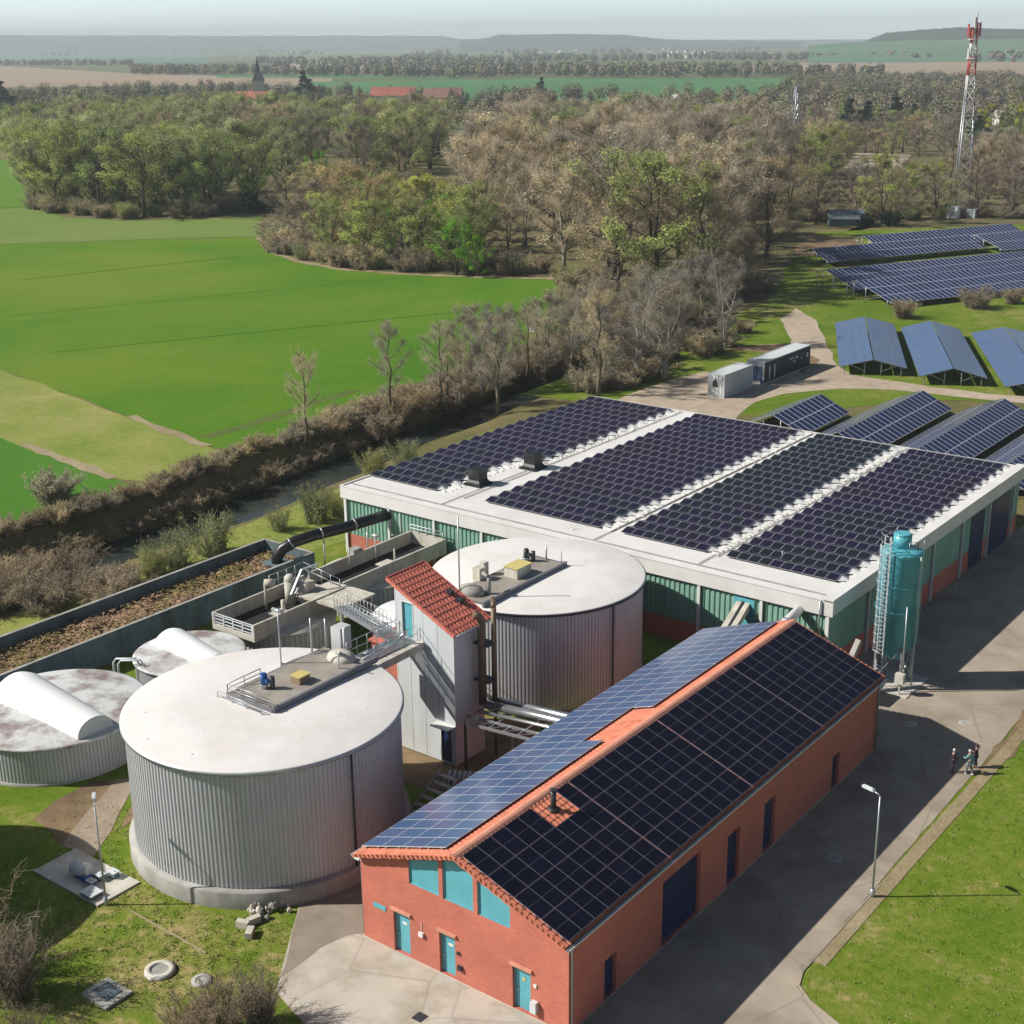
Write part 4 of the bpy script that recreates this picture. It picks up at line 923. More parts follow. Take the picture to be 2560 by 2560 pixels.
# flue pipes and the pipe bridge to the brick house
fp_ = thing('flue_pipe', 'brown flue pipe with a bent top rising beside the stair tower roof', 'pipe', (-49.1, 60.9, 0))
a = MB(); a.tube([(-48.95, 60.6, 3.7), (-48.95, 60.6, 9.25), (-49.05, 60.45, 9.55), (-49.25, 60.2, 9.6)], .24, 14); a.build('pipe', 'brownpipe', fp_)
a = MB(); a.tube([(-48.55, 61.3, 3.7), (-48.55, 61.3, 9.9)], .17, 12); a.tube([(-48.55, 61.3, 9.9), (-49.3, 62.2, 10.0)], .16, 12); a.build('pipe', 'brownpipe', fp_)
a = MB(); [a.box(-49.55, -48.4, 60.5, 61.4, z, z + .08) for z in (5.2, 7.6)]; a.build('bracket', 'dark', fp_)
pbz = thing('pipe_bridge', 'silver insulated pipes on a steel bridge between the stair tower and the brick building', 'pipe bridge', (-45.8, 59.5, 3.8))
for y, r_, zz in ((60.6, .27, 3.75), (61.35, .22, 3.75), (59.85, .12, 3.6)):
    a = MB(); a.tube([(-48.75, y, zz), (-42.9, y, zz + .55), (-42.45, y, zz + .5), (-42.42, y, 2.6)], r_, 14); a.build('pipe', 'silver', pbz)
a = MB()
for y in (58.45, 59.3): a.beam((-49.2, y, 3.35), (-42.42, y, 3.9), .10, .16)
for i in range(7): x = -49.0 + i * 1.05; a.beam((x, 58.45, 3.36 + i * .085), (x, 59.3 if i % 2 else 61.4, 3.36 + i * .085), .06, .08)
for i in range(0, 6): x = -49.0 + i * 1.05; a.beam((x, 58.45, 3.4 + i * .085), (x + 1.05, 59.3, 3.4 + (i + 1) * .085), .04, .04)
a.build('frame', 'galv', pbz)
for x in (-48.6, -45.0):
    for y in (58.45, 61.4): a = MB(); a.beam((x, y, 0), (x, y, 3.5), .12); a.build('post', 'dark', pbz)
st_ = thing('steel_steps', 'pale steel steps in the dark yard beside the brick building', 'steps', (-47.2, 54.2, 0))
a = MB()
for i in range(6): a.box(-48.0, -46.7, 52.6 + i * .5, 52.9 + i * .5, .35 + i * .25, .39 + i * .25)
a.build('tread', 'concrete_lt', st_)
a = MB(); a.beam((-48.05, 52.5, .2), (-48.05, 55.5, 1.75), .06, .2); a.beam((-46.65, 52.5, .2), (-46.65, 55.5, 1.75), .06, .2); a.box(-48.1, -48.0, 55.4, 55.5, 0, 1.7); a.box(-46.7, -46.6, 55.4, 55.5, 0, 1.7); a.build('stringer', 'galv', st_)
gb = thing('ribbed_container', 'ribbed pale plastic tank lying behind the steel steps in the shaded yard', 'tank', (-47.4, 56.6, 0))
a = MB(); a.tube([(-48.1, 56.2, .75), (-46.6, 57.0, .75)], .55, 16); a.build('body', 'concrete', gb)
a = MB()
for i in range(6):
    c = Vector((-48.0, 56.25, .75)).lerp(Vector((-46.7, 56.95, .75)), i / 5); dd = Vector((1.5, .8, 0)).normalized() * .05; a.tube([c - dd, c + dd], .62, 16)
a.build('rib', 'panel_white', gb)

# ------------------------------------------------------------------ long concrete filter bed with wood chips
BX0, BX1, BY0, BY1, BZ = -85.35, -79.45, 30, 76.7, 2.25
bf = thing('filter_bed', 'long concrete trough filled with brown wood chips beside the river bank', 'filter bed', ((BX0 + BX1) / 2, BY1, 0))
a = MB(); a.box(BX0, BX0 + .22, BY0, BY1, 0, BZ); a.box(BX1 - .22, BX1, BY0, BY1, 0, BZ); a.box(BX0 + .22, BX1 - .22, BY1 - .22, BY1, 0, BZ); a.box(BX0 + .22, BX1 - .22, BY0, BY0 + .22, 0, BZ)
for y in range(33, 76, 4): a.box(BX1 + .002, BX1 + .03, y - .02, y + .02, .05, BZ - .02)
a.build('wall', 'concrete_dk', bf)
a = MB(); a.box(BX1 - .24, BX1 + .02, BY0, BY1 + .02, BZ + .002, BZ + .03); a.box(BX0 - .02, BX0 + .24, BY0, BY1 + .02, BZ + .002, BZ + .03); a.box(BX0 + .24, BX1 - .24, BY1 - .24, BY1 + .02, BZ + .002, BZ + .03); a.build('coping', 'concrete', bf)
nx, ny = 30, 240; V = []
for j in range(ny + 1):
    for i in range(nx + 1):
        x = BX0 + .22 + (BX1 - BX0 - .44) * i / nx; y = BY0 + .22 + (BY1 - BY0 - .44) * j / ny
        V.append((x, y, 1.25 + .35 * i / nx + .22 * math.sin(x * 1.3 + y * .5) * math.sin(y * .9) + rng.uniform(-.11, .11)))
a = MB(); a.add(V, [(j * (nx + 1) + i, j * (nx + 1) + i + 1, (j + 1) * (nx + 1) + i + 1, (j + 1) * (nx + 1) + i) for j in range(ny) for i in range(nx)])
for i in range(1500):
    x, y = rng.uniform(BX0 + .5, BX1 - .5), rng.uniform(BY0 + 8, BY1 - .5); s_ = rng.uniform(.06, .2); an = rng.uniform(0, 3.14)
    a.obox((x, y, 1.5 + .35 * (x - BX0) / 6), (s_ * math.cos(an), s_ * math.sin(an), rng.uniform(-.05, .05)), (-.05 * math.sin(an), .05 * math.cos(an), 0), (0, 0, .03))
o = a.build('wood_chip_bed', 'chips', bf); o['kind'] = 'stuff'
ap = thing('air_duct', 'thick black air duct running from the hall wall into the wood chip filter bed', 'duct', (-80, 79, 4))
a = MB(); a.tube([(-76.8, FY - .02, 4.35), (-77.4, 81.4, 4.2), (-78.2, 79.0, 4.0), (-79.2, 76.6, 3.85), (-79.9, 75.0, 3.6), (-80.5, 74.2, 3.1), (-80.9, 73.9, 2.4), (-81.0, 73.9, 1.5)], .47, 18); a.build('pipe', 'black', ap)
for c, d_ in (((-77.9, 79.9, 4.08), (-.32, -1, -.07)), ((-79.0, 77.1, 3.88), (-.4, -1, -.06)), ((-80.05, 74.75, 3.5), (-.5, -.7, -.5))):
    a = MB(); c = Vector(c); d_ = Vector(d_).normalized() * .05; a.tube([c - d_, c + d_], .52, 18); a.build('flange', 'galv', ap)
for x, y in ((-78.9, 77.3), (-77.5, 81.0)): a = MB(); a.tube([(x, y, 0), (x, y, 3.3)], .06, 8); a.build('post', 'galv', ap)
a = MB(); a.box(-82.0, -79.7, 73.2, 74.9, 1.75, 1.9); a.build('distribution_plate', 'concrete_dk', ap)

# ------------------------------------------------------------------ open basins on round ribbed tanks
def basin(label, c, r, zt, x0, x1, y0, y1, z1, gear):
    root = thing('settling_basin', label, 'basin', (c[0], c[1], 0), 'open concrete basins on round tanks')
    a = MB(); a.corr_ring(c, r - .08, 0, zt - .01, 62, .06); a.build('tank_wall', 'cladding', root)
    a = MB(); a.lathe(c, [(r - .05, zt - .12), (r + .06, zt - .12), (r + .06, zt), (.02, zt + .06)], 72); a.build('tank_roof', 'concrete_lt', root)
    a = MB(); w_ = .16
    a.box(x0, x0 + w_, y0, y1, zt - .1, z1); a.box(x1 - w_, x1, y0, y1, zt - .1, z1); a.box(x0 + w_, x1 - w_, y1 - w_, y1, zt - .1, z1 - (.5 if gear else 0)); a.box(x0 + w_, x1 - w_, y0, y0 + w_, zt - .1, zt + .32)
    a.box(x0 + w_, x1 - w_, y0 + w_, y1 - w_, zt - .1, zt + .08); a.build('trough', 'concrete_lt', root)
    a = MB(); a.box(x0 + w_, x1 - w_, y0 + w_, y1 - w_, zt + .09, zt + .13); a.build('sludge', 'darkgap', root)
    return root
bA = basin('open concrete trough with pumps and a white railed end, nearest the domed tanks', (-71.35, 65.5), 3.75, 2.45, -73.9, -69.55, 60.9, 70.0, 3.62, True)
z = 2.6
a = MB()
for i in range(5): x = -73.7 + i * .98; a.box(x - .04, x + .04, 60.92, 61.02, 2.8, 3.6)
for zz in (2.9, 3.15, 3.4, 3.56): a.box(-73.74, -69.7, 60.94, 61.0, zz, zz + .05)
a.build('grille', 'panel_white', bA)
a = MB(); a.tube([(-72.9, 65.2, 2.6), (-72.9, 65.2, 4.7)], .09, 8); a.tube([(-72.9, 65.2, 4.7), (-72.3, 65.6, 4.75)], .28, 12); a.tube([(-72.4, 67.2, 2.6), (-72.4, 67.2, 4.4)], .42, 14); a.blob((-72.4, 67.2, 4.45), .44, 0, 12); a.box(-72.0, -71.2, 67.6, 68.6, 2.6, 4.2)
a.tube([(-70.9, 65.0, 2.6), (-70.9, 65.0, 3.9)], .14, 8); a.box(-71.6, -69.9, 64.2, 65.4, 2.9, 2.98); a.build('pump', 'concrete_lt', bA)
a = MB(); a.beam((-71.6, 66.4, 3.5), (-71.9, 68.0, 5.1), .12); a.beam((-71.9, 68.0, 5.1), (-71.4, 69.3, 5.3), .12); a.beam((-71.6, 66.9, 3.6), (-71.5, 68.9, 5.2), .08); a.build('crane_arm', 'galv', bA)
a = MB(); rail(a, [(-73.8, 66.5, 3.62), (-73.8, 70.0, 3.62), (-70.0, 70.0, 3.1)], 1.05, 1.0, .03); a.build('railing', 'galv', bA)
a = MB(); a.box(-73.7, -69.7, 67.8, 69.8, 3.1, 3.16); a.build('deck', 'concrete', bA)
bB = basin('longer open concrete trough on a round tank against the green hall front', (-72.4, 75.8), 3.95, 2.45, -74.0, -70.2, 70.6, 82.6, 3.62, False)
a = MB(); rail(a, [(-73.9, 82.4, 3.62), (-70.4, 82.4, 3.62)], .6, .8, .04); a.build('railing', 'panel_white', bB)
a = MB(); a.box(-74.6, -73.9, 75.6, 76.6, 2.5, 3.9); a.build('control_cabinet', 'concrete', bB)
a = MB(); a.box(-72.0, -70.45, 76.0, 77.4, 3.0, 3.08); a.tube([(-71.0, 77.2, 3.0), (-71.0, 77.2, 4.2)], .08, 8); a.tube([(-73.4, 74.6, 2.6), (-73.4, 74.6, 4.6)], .05, 8); a.tube([(-73.2, 77.4, 2.6), (-73.2, 77.4, 4.8)], .05, 8); a.tube([(-73.4, 77.4, 4.8), (-72.9, 77.4, 4.8)], .12, 8); a.build('probe', 'concrete_lt', bB)
lp = thing('landing_platform', 'worn concrete landing between the two open basins at the foot of the stairway', 'platform', (-69, 69, 0))
a = MB(); a.box(-71.5, -67.0, 66.9, 70.55, 3.38, 3.52); a.build('slab', 'concrete_lt', lp); a = MB(); [a.box(x, x + .2, y, y + .2, 0, 3.38) for x, y in ((-67.3, 67.1), (-67.3, 70.2))]; a.build('post', 'concrete', lp)
mp_ = thing('process_tank', 'ribbed grey tank under the stairway beside the stair tower', 'tank', (-63.0, 70.5, 0))
a = MB(); a.corr_ring((-62.6, 70.4), 3.2, 0, 3.0, 56, .06); a.build('wall', 'cladding_dk', mp_); a = MB(); a.lathe((-62.6, 70.4), [(3.3, 2.9), (3.34, 3.02), (.02, 3.12)], 64); a.build('roof', 'panel_white', mp_)

# ------------------------------------------------------------------ low tanks with fabric tunnels
def domed(label, c, r, h, ang, rb, lb, sh):
    root = thing('covered_tank', label, 'tank', (c[0], c[1], 0), 'low tanks with fabric covers')
    a = MB(); a.corr_ring(c, r - .08, .18, h, 150, .05); a.build('wall', 'cladding', root)
    a = MB(); a.lathe(c, [(r + .05, 0), (r + .05, .2), (r - .2, .24)], 72); a.build('plinth', 'concrete', root)
    a = MB(); a.lathe(c, [(r - .02, h - .1), (r + .10, h - .1), (r + .10, h + .05), (r - .05, h + .08), (r * .5, h + .22), (.02, h + .28)], 96); a.build('cover', 'fabric', root)
    # fabric tunnel across the cover: round at the end face, wider and bell-shaped towards the back
    d = Vector((math.cos(ang), math.sin(ang), 0)); n_ = Vector((-d.y, d.x, 0)); m_ = Vector((c[0], c[1], h + .02)) + n_ * sh
    V = []; K = 18; J = 12
    for j in range(J + 1):
        f = j / J; s_ = -lb / 2 + lb * f; bell = 1 - f; wd = rb * (1 + .75 * bell)
        for i in range(K + 1):
            t_ = math.pi * i / K; cx_ = math.cos(t_); zz_ = (math.sin(t_) ** (.8 + 1.5 * bell)) * rb * (.95 + .30 * bell)
            if j == 0: zz_ *= .15
            if j == 1: zz_ *= .82
            V.append(m_ + d * s_ + n_ * cx_ * wd + Vector((0, 0, zz_)))
    a = MB(); a.add(V, [(j * (K + 1) + i, j * (K + 1) + i + 1, (j + 1) * (K + 1) + i + 1, (j + 1) * (K + 1) + i) for j in range(J) for i in range(K)], 0, True)
    # cone skirts blending the tunnel into the cover
    a.build('tunnel_cover', 'fabric_clean', root)
    a = MB(); a.add([v_ for v_ in V[:K + 1]], [tuple(range(K + 1))]); a.add([v_ for v_ in V[-K - 1:]], [tuple(range(K, -1, -1))]); a.build('tunnel_end', 'cont_grey', root)
    return root
domed('low grey tank at the left edge, white fabric tunnel over its stained cover', (-72.0, 46.3), 5.65, 2.45, R(-5), 1.22, 10.2, -.3)
domed('smaller low tank with white fabric tunnel between front tank and wood chip bed', (-71.7, 56.9), 3.72, 2.45, R(-9), .92, 6.7, .1)
lg = thing('loop_railing', 'pale looped tube railing between the two fabric-covered tanks', 'railing', (-73.4, 53.0, 0))
a = MB()
for q in (0, .5): a.tube([(-74.4 + q, 52.6, 0), (-74.4 + q, 52.6, 2.6), (-74.2 + q, 52.7, 2.9), (-73.0 + q, 53.4, 3.0), (-72.8 + q, 53.5, 2.6)], .07, 8)
a.build('rail', 'panel_white', lg)

# ------------------------------------------------------------------ silo
sx, sy = -33.05, 85.6
silo = thing('silo', 'tall teal silo on steel legs with a caged ladder at the corner of the hall', 'silo', (sx, sy, 0))
a = MB(); a.lathe((sx, sy), [(.5, 1.9), (1.42, 3.25), (1.44, 3.25), (1.44, 9.55), (1.46, 9.62), (1.15, 9.76), (.05, 9.86)], 48); 
for zz in (5.6, 7.4): a.lathe((sx, sy), [(1.505, zz), (1.53, zz), (1.53, zz + .05), (1.505, zz + .05)], 48)
a.build('body', 'teal_silo', silo)
a = MB(); a.cyl((sx - .1, sy + .15), .60, 9.78, 10.7, 20); a.cyl((sx - .1, sy + .15), .62, 10.7, 10.8, 20, r1=.5); a.build('filter_cap', 'teal_silo', silo)
for q in range(4):
    an = R(45 + 90 * q); x, y = sx + 1.3 * math.cos(an), sy + 1.3 * math.sin(an)
    a = MB(); a.beam((x, y, .12), (x, y, 3.9), .16); a.box(x - .2, x + .2, y - .2, y + .2, .06, .12); a.build('leg', 'galv', silo)
a = MB()
for q in range(4):
    p = [Vector((sx + 1.3 * math.cos(R(45 + 90 * k_)), sy + 1.3 * math.sin(R(45 + 90 * k_)), 0)) for k_ in (q, q + 1)]
    a.beam(p[0] + Vector((0, 0, 3.2)), p[1] + Vector((0, 0, 3.2)), .1); a.beam(p[0] + Vector((0, 0, .5)), p[1] + Vector((0, 0, 3.1)), .06)
a.build('brace', 'galv', silo)
la = R(256); lx, ly = sx + 1.62 * math.cos(la), sy + 1.62 * math.sin(la); tn = Vector((-math.sin(la), math.cos(la), 0)) * .24; on = Vector((math.cos(la), math.sin(la), 0))
a = MB(); c0 = Vector((lx, ly, 0))
for s_ in (-1, 1): a.beam(c0 + tn * s_ + Vector((0, 0, .1)), c0 + tn * s_ + Vector((0, 0, 11.0)), .06)
for i in range(36): a.tube([c0 - tn + Vector((0, 0, .3 + i * .29)), c0 + tn + Vector((0, 0, .3 + i * .29))], .022, 5)
ld = a.build('ladder', 'panel_white', silo)
a = MB()
hoop = lambda z: [c0 + tn * (1.5 * math.cos(t_)) + on * (.62 * math.sin(t_)) + Vector((0, 0, z)) for t_ in [math.pi * i / 8 for i in range(9)]]
hs_ = [hoop(3.0 + i * .62) for i in range(13)]
for h_ in hs_: a.tube(h_, .022, 5)
for i in (1, 2, 4, 6, 7): a.tube([h_[i] for h_ in hs_], .018, 5)
a.build('ladder_cage', 'panel_white', ld)
a = MB(); n_ = 14
ring = [(sx + 1.45 * math.cos(2 * math.pi * i / n_), sy + 1.45 * math.sin(2 * math.pi * i / n_), 9.85) for i in range(n_ + 1)]
rail(a, ring[5:11], 1.0, 1.0, .022)
rail(a, ring[12:15], .8, 1.0, .022); a.build('railing', 'galv', silo)
a = MB(); a.tube([(sx + 1.52, sy - .5, 9.6), (sx + 1.56, sy - .5, .4)], .05, 8); a.tube([(sx + 1.1, sy - 1.15, 6.2), (sx + 1.15, sy - 1.2, .3)], .05, 8); a.build('fill_pipe', 'galv', silo)
a = MB(); a.box(sx + .9, sx + 1.5, sy - 1.9, sy - 1.5, .9, 1.6); a.box(sx + 1.15, sx + 1.25, sy - 1.75, sy - 1.65, .1, .9); a.build('control_box', 'concrete_lt', silo)
sp = MB(); sp.box(-35.2, -31.2, 83.6, 87.5, .042, .10); struct(sp.build('pavement', 'concrete_lt'))
ldm = thing('feed_hopper', 'dark feed hopper with a raised chute in the shade of the hall corner', 'machine', (-35.2, 81.0, 0))
a = MB(); V = [(x, y, z) for z, s_ in ((.9, .5), (2.2, 1.2)) for x, y in ((-35.0 - s_, 81.0 - s_ * .8), (-35.0 + s_, 81.0 - s_ * .8), (-35.0 + s_, 81.0 + s_ * .8), (-35.0 - s_, 81.0 + s_ * .8))]
a.add(V, [(0, 1, 5, 4), (1, 2, 6, 5), (2, 3, 7, 6), (3, 0, 4, 7), (0, 3, 2, 1)]); a.build('hopper', 'dark', ldm)
a = MB(); [a.box(x, x + .12, y, y + .12, .06, 1.4) for x, y in ((-35.6, 80.4), (-34.5, 80.4), (-35.6, 81.5), (-34.5, 81.5))]; a.build('leg', 'dark', ldm)
a = MB(); a.beam((-35.0, 81.6, 1.0), (-34.6, 83.2, 3.6), .4, .3); a.build('chute', 'concrete', ldm)
wbx = thing('switch_cabinet', 'pale grey switch cabinet beside the hall corner', 'cabinet', (-35.0, 79.2, 0))
a = MB(); a.box(-35.6, -34.3, 79.0, 79.4, .12, 1.9); a.build('body', 'cont_grey', wbx); a = MB(); a.box(-35.64, -34.26, 78.95, 79.45, 1.905, 1.95); a.build('lid', 'cont_white', wbx); a = MB(); a.box(-34.97, -34.93, 78.985, 78.998, .2, 1.8); a.build('door_joint', 'dark', wbx)
# conveyor and white chute between hall front and house
cv = thing('conveyor', 'inclined grey conveyor housing reaching the teal hall gate behind the brick building', 'conveyor', (-43, 81, 3))
a = MB(); a.beam((-43.2, FY - .1, 4.2), (-42.6, 77.6, 2.3), 1.0, .5); a.build('housing', 'concrete_lt', cv); a = MB(); [a.beam((x, 78.2, 0), (x, 78.4, 2.3), .1) for x in (-43.1, -42.2)]; a.beam((-43.2, 80.5, 0), (-43.2, 80.5, 3.1), .1); a.build('leg', 'galv', cv); a = MB(); a.beam((-43.2, FY - .2, 4.5), (-42.6, 77.7, 2.58), .12, .06); a.build('cover_strip', 'dark', cv)
ch_ = thing('white_duct', 'white duct from the hall front down to the end of the brick building roof', 'duct', (-38.8, 79.5, 4))
a = MB(); a.tube([(-38.9, FY - .1, 4.9), (-38.5, 79.6, 4.9), (-37.9, 76.9, 4.6)], .34, 14); a.build('pipe', 'white', ch_); a = MB(); a.tube([(-38.62, 80.2, 4.9), (-38.58, 80.0, 4.9)], .40, 14); a.build('flange', 'galv', ch_)

# ------------------------------------------------------------------ shipping containers
def container(label, x0, x1, y0, y1, h, body, endm, logo=None, windows=()):
    root = thing('shipping_container', label, 'container', ((x0 + x1) / 2, y0, 0), 'containers on the gravel yard')
    a = MB(); b_ = .10
    a.corr((x1 - .06, y0 + .1), (x1 - .06, y1 - .1), .16, h - .12, .28, .04); a.corr((x0 + .06, y1 - .1), (x0 + .06, y0 + .1), .16, h - .12, .28, .04); a.corr((x1 - .1, y1 - .06), (x0 + .1, y1 - .06), .16, h - .12, .28, .04)
    a.box(x0 + .08, x1 - .08, y0 + .12, y1 - .08, .12, .2); a.build('side_panel', body, root)
    a = MB()
    for x in (x0, x1 - b_):
        for y in (y0, y1 - b_): a.box(x, x + b_, y, y + b_, .05, h)
    for x in (x0, x1 - b_): a.box(x, x + b_, y0 + b_, y1 - b_, h - .12, h); a.box(x, x + b_, y0 + b_, y1 - b_, .05, .18)
    for y in (y0, y1 - b_): a.box(x0 + b_, x1 - b_, y, y + b_, h - .12, h); a.box(x0 + b_, x1 - b_, y, y + b_, .05, .18)
    a.build('frame', endm, root)
    a = MB(); a.box(x0 + .1, x1 - .1, y0 + .1, y1 - .1, h - .06, h - .03); a.build('roof', 'cont_white', root)
    for s_ in (0, 1):
        m_ = (x0 + x1) / 2; a = MB(); u0_, u1_ = (x0 + .12, m_ - .01) if s_ == 0 else (m_ + .01, x1 - .12)
        a.corr((u0_, y0 + .06), (u1_, y0 + .06), .2, h - .14, .26, .03); dr = a.build('door', endm, root)
        a = MB(); [a.tube([(x, y0 + .01, .25), (x, y0 + .01, h - .2)], .025, 6) for x in (u0_ + .25, u1_ - .25)]; a.build('lock_rod', 'galv', dr)
    for y, w_, z0, z1, mm in windows:
        a = MB(); a.box(x1 - .01, x1 + .02, y, y + w_, z0, z1); a.build('window' if mm != 'text' else 'lettering', 'cont_white', root)
    return root
c1 = container('white shipping container with a dark triangular emblem on its door end', -84.4, -82.1, 150.0, 157.4, 2.95, 'cont_grey', 'cont_white')  # grey side panels paint in the shade on this white container
a = MB(); a.add([(-83.75, 149.985, 1.3), (-83.05, 149.985, 1.3), (-83.05, 149.985, 1.75), (-83.35, 149.985, 2.35), (-83.75, 149.985, 1.95), (-83.75, 149.995, 1.3), (-83.05, 149.995, 1.3), (-83.05, 149.995, 1.75), (-83.35, 149.995, 2.35), (-83.75, 149.995, 1.95)], [(0, 1, 2, 3, 4), (0, 5, 6, 1), (1, 6, 7, 2), (2, 7, 8, 3), (3, 8, 9, 4), (4, 9, 5, 0)]); a.build('emblem', 'cont_dark', c1)
c2_ = container('long dark container with pale windows and faint white lettering on its side', -84.0, -81.5, 159.2, 172.4, 2.95, 'cont_dark', 'cont_grey', None,
          [(160.6, .28, .5, 2.2, 'w'), (162.0, .28, .5, 2.2, 'w'), (171.2, .5, 1.5, 2.1, 'w')])
a = MB()
for i, (y, z, w_) in enumerate(((166.2, 1.95, .3), (166.7, 1.95, .22), (167.1, 1.95, .22), (167.8, 1.9, .35), (168.3, 1.9, .3), (167.2, 1.45, .3), (167.7, 1.45, .22), (169.6, 1.5, .2))): a.box(-81.46, -81.43, y, y + w_, z, z + .28)
a.build('lettering', 'cont_white', c2_)
a = MB()
for x in (-83.7, -83.0, -82.3): a.box(x, x + .45, 159.12, 159.19, .5, 2.3)
a.build('window', 'pv_sky_tint', c2_)
# ================================================================== FIELD ARRAYS
def tent_array(label, ridge, phi, ln, hw, zr, ze, ncol, nrow, glass, frame, group, left=True, right=True, hwl=None, fwid=.03, endgap=True):
    """ground-mounted tent: ridge start, heading phi (anticlockwise from +Y), two slopes of modules on steel posts"""
    root = thing('ground_solar_array', label, 'solar panels', (ridge[0], ridge[1], 0), group)
    d = Vector((-math.sin(phi), math.cos(phi), 0)); n_ = Vector((math.cos(phi), math.sin(phi), 0)); o = Vector((ridge[0], ridge[1], 0))
    pl_ = []; hwl = hwl or hw; mesh_ = {}
    pc = MB()
    for side, w_ in ((-1, hwl if left else 0), (1, hw if right else 0)):
        if not w_: continue
        zl = zr - (zr - ze) * w_ / hw; dn = Vector((n_.x * side * w_, n_.y * side * w_, zl - zr)); sl = dn.length; u_ = dn.normalized()
        cw, rw = ln / ncol, sl / nrow
        if side not in mesh_: mesh_[side] = module('panel', cw - .03, rw - .03, glass, frame, fwid, .05)
        for i in range(ncol):
            for j in range(nrow):
                c = o + Vector((0, 0, zr)) + d * (i + .5) * cw + u_ * ((j + .5) * rw + .06)
                ux = d * side if True else d
                pl_.append((side, frame_mat(c, d, -u_) if side > 0 else frame_mat(c, d, u_)))
        for q in range(int(ln / 4) + 1):
            b_ = o + d * min(ln - .3, .3 + q * 4)
            for f in (.25, .85):
                p = b_ + Vector((dn.x * f, dn.y * f, 0)); pc.tube([p, p + Vector((0, 0, zr + dn.z * f - .05))], .06, 6)
            p = b_ + Vector((dn.x * .25, dn.y * .25, .6)); pc.beam(p, b_ + Vector((dn.x * .7, dn.y * .7, zr + dn.z * .7 - .08)), .06)
            pc.beam(b_ + Vector((dn.x * .02, dn.y * .02, zr - .08)), b_ + Vector((dn.x, dn.y, zl - .08)), .07)
    # normals up: frame_mat(d, -u_) for the right, (d, u_) for the left slope
    bylr = sorted(pl_, key=lambda p: (p[1].translation - Vector((0, 0, CAMH))).length)
    big = {}
    for k_, (side, m_) in enumerate(bylr):
        if m_.to_3x3().col[2].z < 0: m_ = m_ @ Matrix.Rotation(math.pi, 4, 'X')
        if k_ < 100:
            ob = bpy.data.objects.new('panel', mesh_[side][0]); COL.objects.link(ob); ob.parent = root; ob.matrix_basis = Matrix.Translation(-Vector(root.location)) @ m_
        else:
            mb = mesh_[side][1]; B = big.setdefault(0, MB()); B.add([m_ @ Vector(v_) for v_ in mb.v], mb.f); B.m[-len(mb.f):] = mb.m
    if big: ob = big[0].build('panel', [glass, frame], root); ob['kind'] = 'stuff'
    pc.build('support_frame', 'galv', root)
    return root
G1 = 'tent-shaped solar arrays beyond the gravel track'
tent_array('pale blue tent-shaped solar array nearest the dark container', (-72.22, 171.7), .455, 30.5, 4.25, 2.15, 1.15, 18, 4, 'pv_sky_tint', 'frame_blue', G1, fwid=.02)
tent_array('pale blue tent-shaped solar array between two others beyond the gravel track', (-61.63, 172.0), .465, 32.2, 4.1, 2.3, 1.15, 19, 4, 'pv_sky_tint', 'frame_blue', G1, fwid=.02)
tent_array('pale blue tent-shaped solar array cut by the right edge of the photo', (-50.57, 172.7), .47, 33.8, 4.5, 2.1, 1.15, 20, 4, 'pv_sky_tint', 'frame_blue', G1, fwid=.02)
G2 = 'dark ground arrays right behind the hall'
for x, y0, ln, lb in ((-69.0, 137.2, 12.0, 'short dark ground solar array behind the hall, first from the containers'), (-60.0, 134.5, 23.0, 'long dark ground solar array behind the hall, second from the containers'),
                      (-50.9, 133.5, 25.5, 'long dark ground solar array behind the hall, third from the containers'), (-41.7, 130.0, 27, 'dark ground solar array at the hall corner, cut by the photo edge')):
    tent_array(lb, (x, y0), 0, ln, 3.75, 2.6, .85, max(10, int(ln / 1.05)), 2, 'pv_field', 'frame_lt', G2, hwl=4.6, fwid=.05)
G3 = 'far ground arrays below the woods'
ph = -math.atan2(.45, .89)
def rp(px, py, z): p = at(px, py, z); return (p.x, p.y)
tent_array('nearest of the big far solar arrays, long lower edge over a dark shadow', rp(2140, 703, 3.3), ph, 62, 9.2, 3.4, .95, 56, 3, 'pv_field', 'frame_lt', G3, hwl=3.0, fwid=.045)
tent_array('second far solar array with white posts showing under its left end', rp(2062, 676, 3.3), ph, 66, 8.5, 3.4, 1.1, 60, 3, 'pv_field', 'frame_lt', G3, hwl=3.0, fwid=.045)
tent_array('low far solar array running from the bare earth patch toward the mast', rp(2028, 622, 3.0), ph, 40, 5.5, 3.0, 1.1, 36, 2, 'pv_field', 'frame_lt', G3, hwl=2.5, fwid=.045)
tent_array('farthest solar array, its top edge against the green strip before the woods', rp(2158, 590, 3.2), ph, 40, 6.5, 3.2, 1.0, 36, 2, 'pv_field', 'frame_lt', G3, hwl=2.5, fwid=.045)
tent_array('small far solar array to the right of the farthest one', rp(2440, 588, 3.2), ph, 24, 8, 3.2, 1.0, 22, 2, 'pv_field', 'frame_lt', G3, hwl=2.5, fwid=.045)

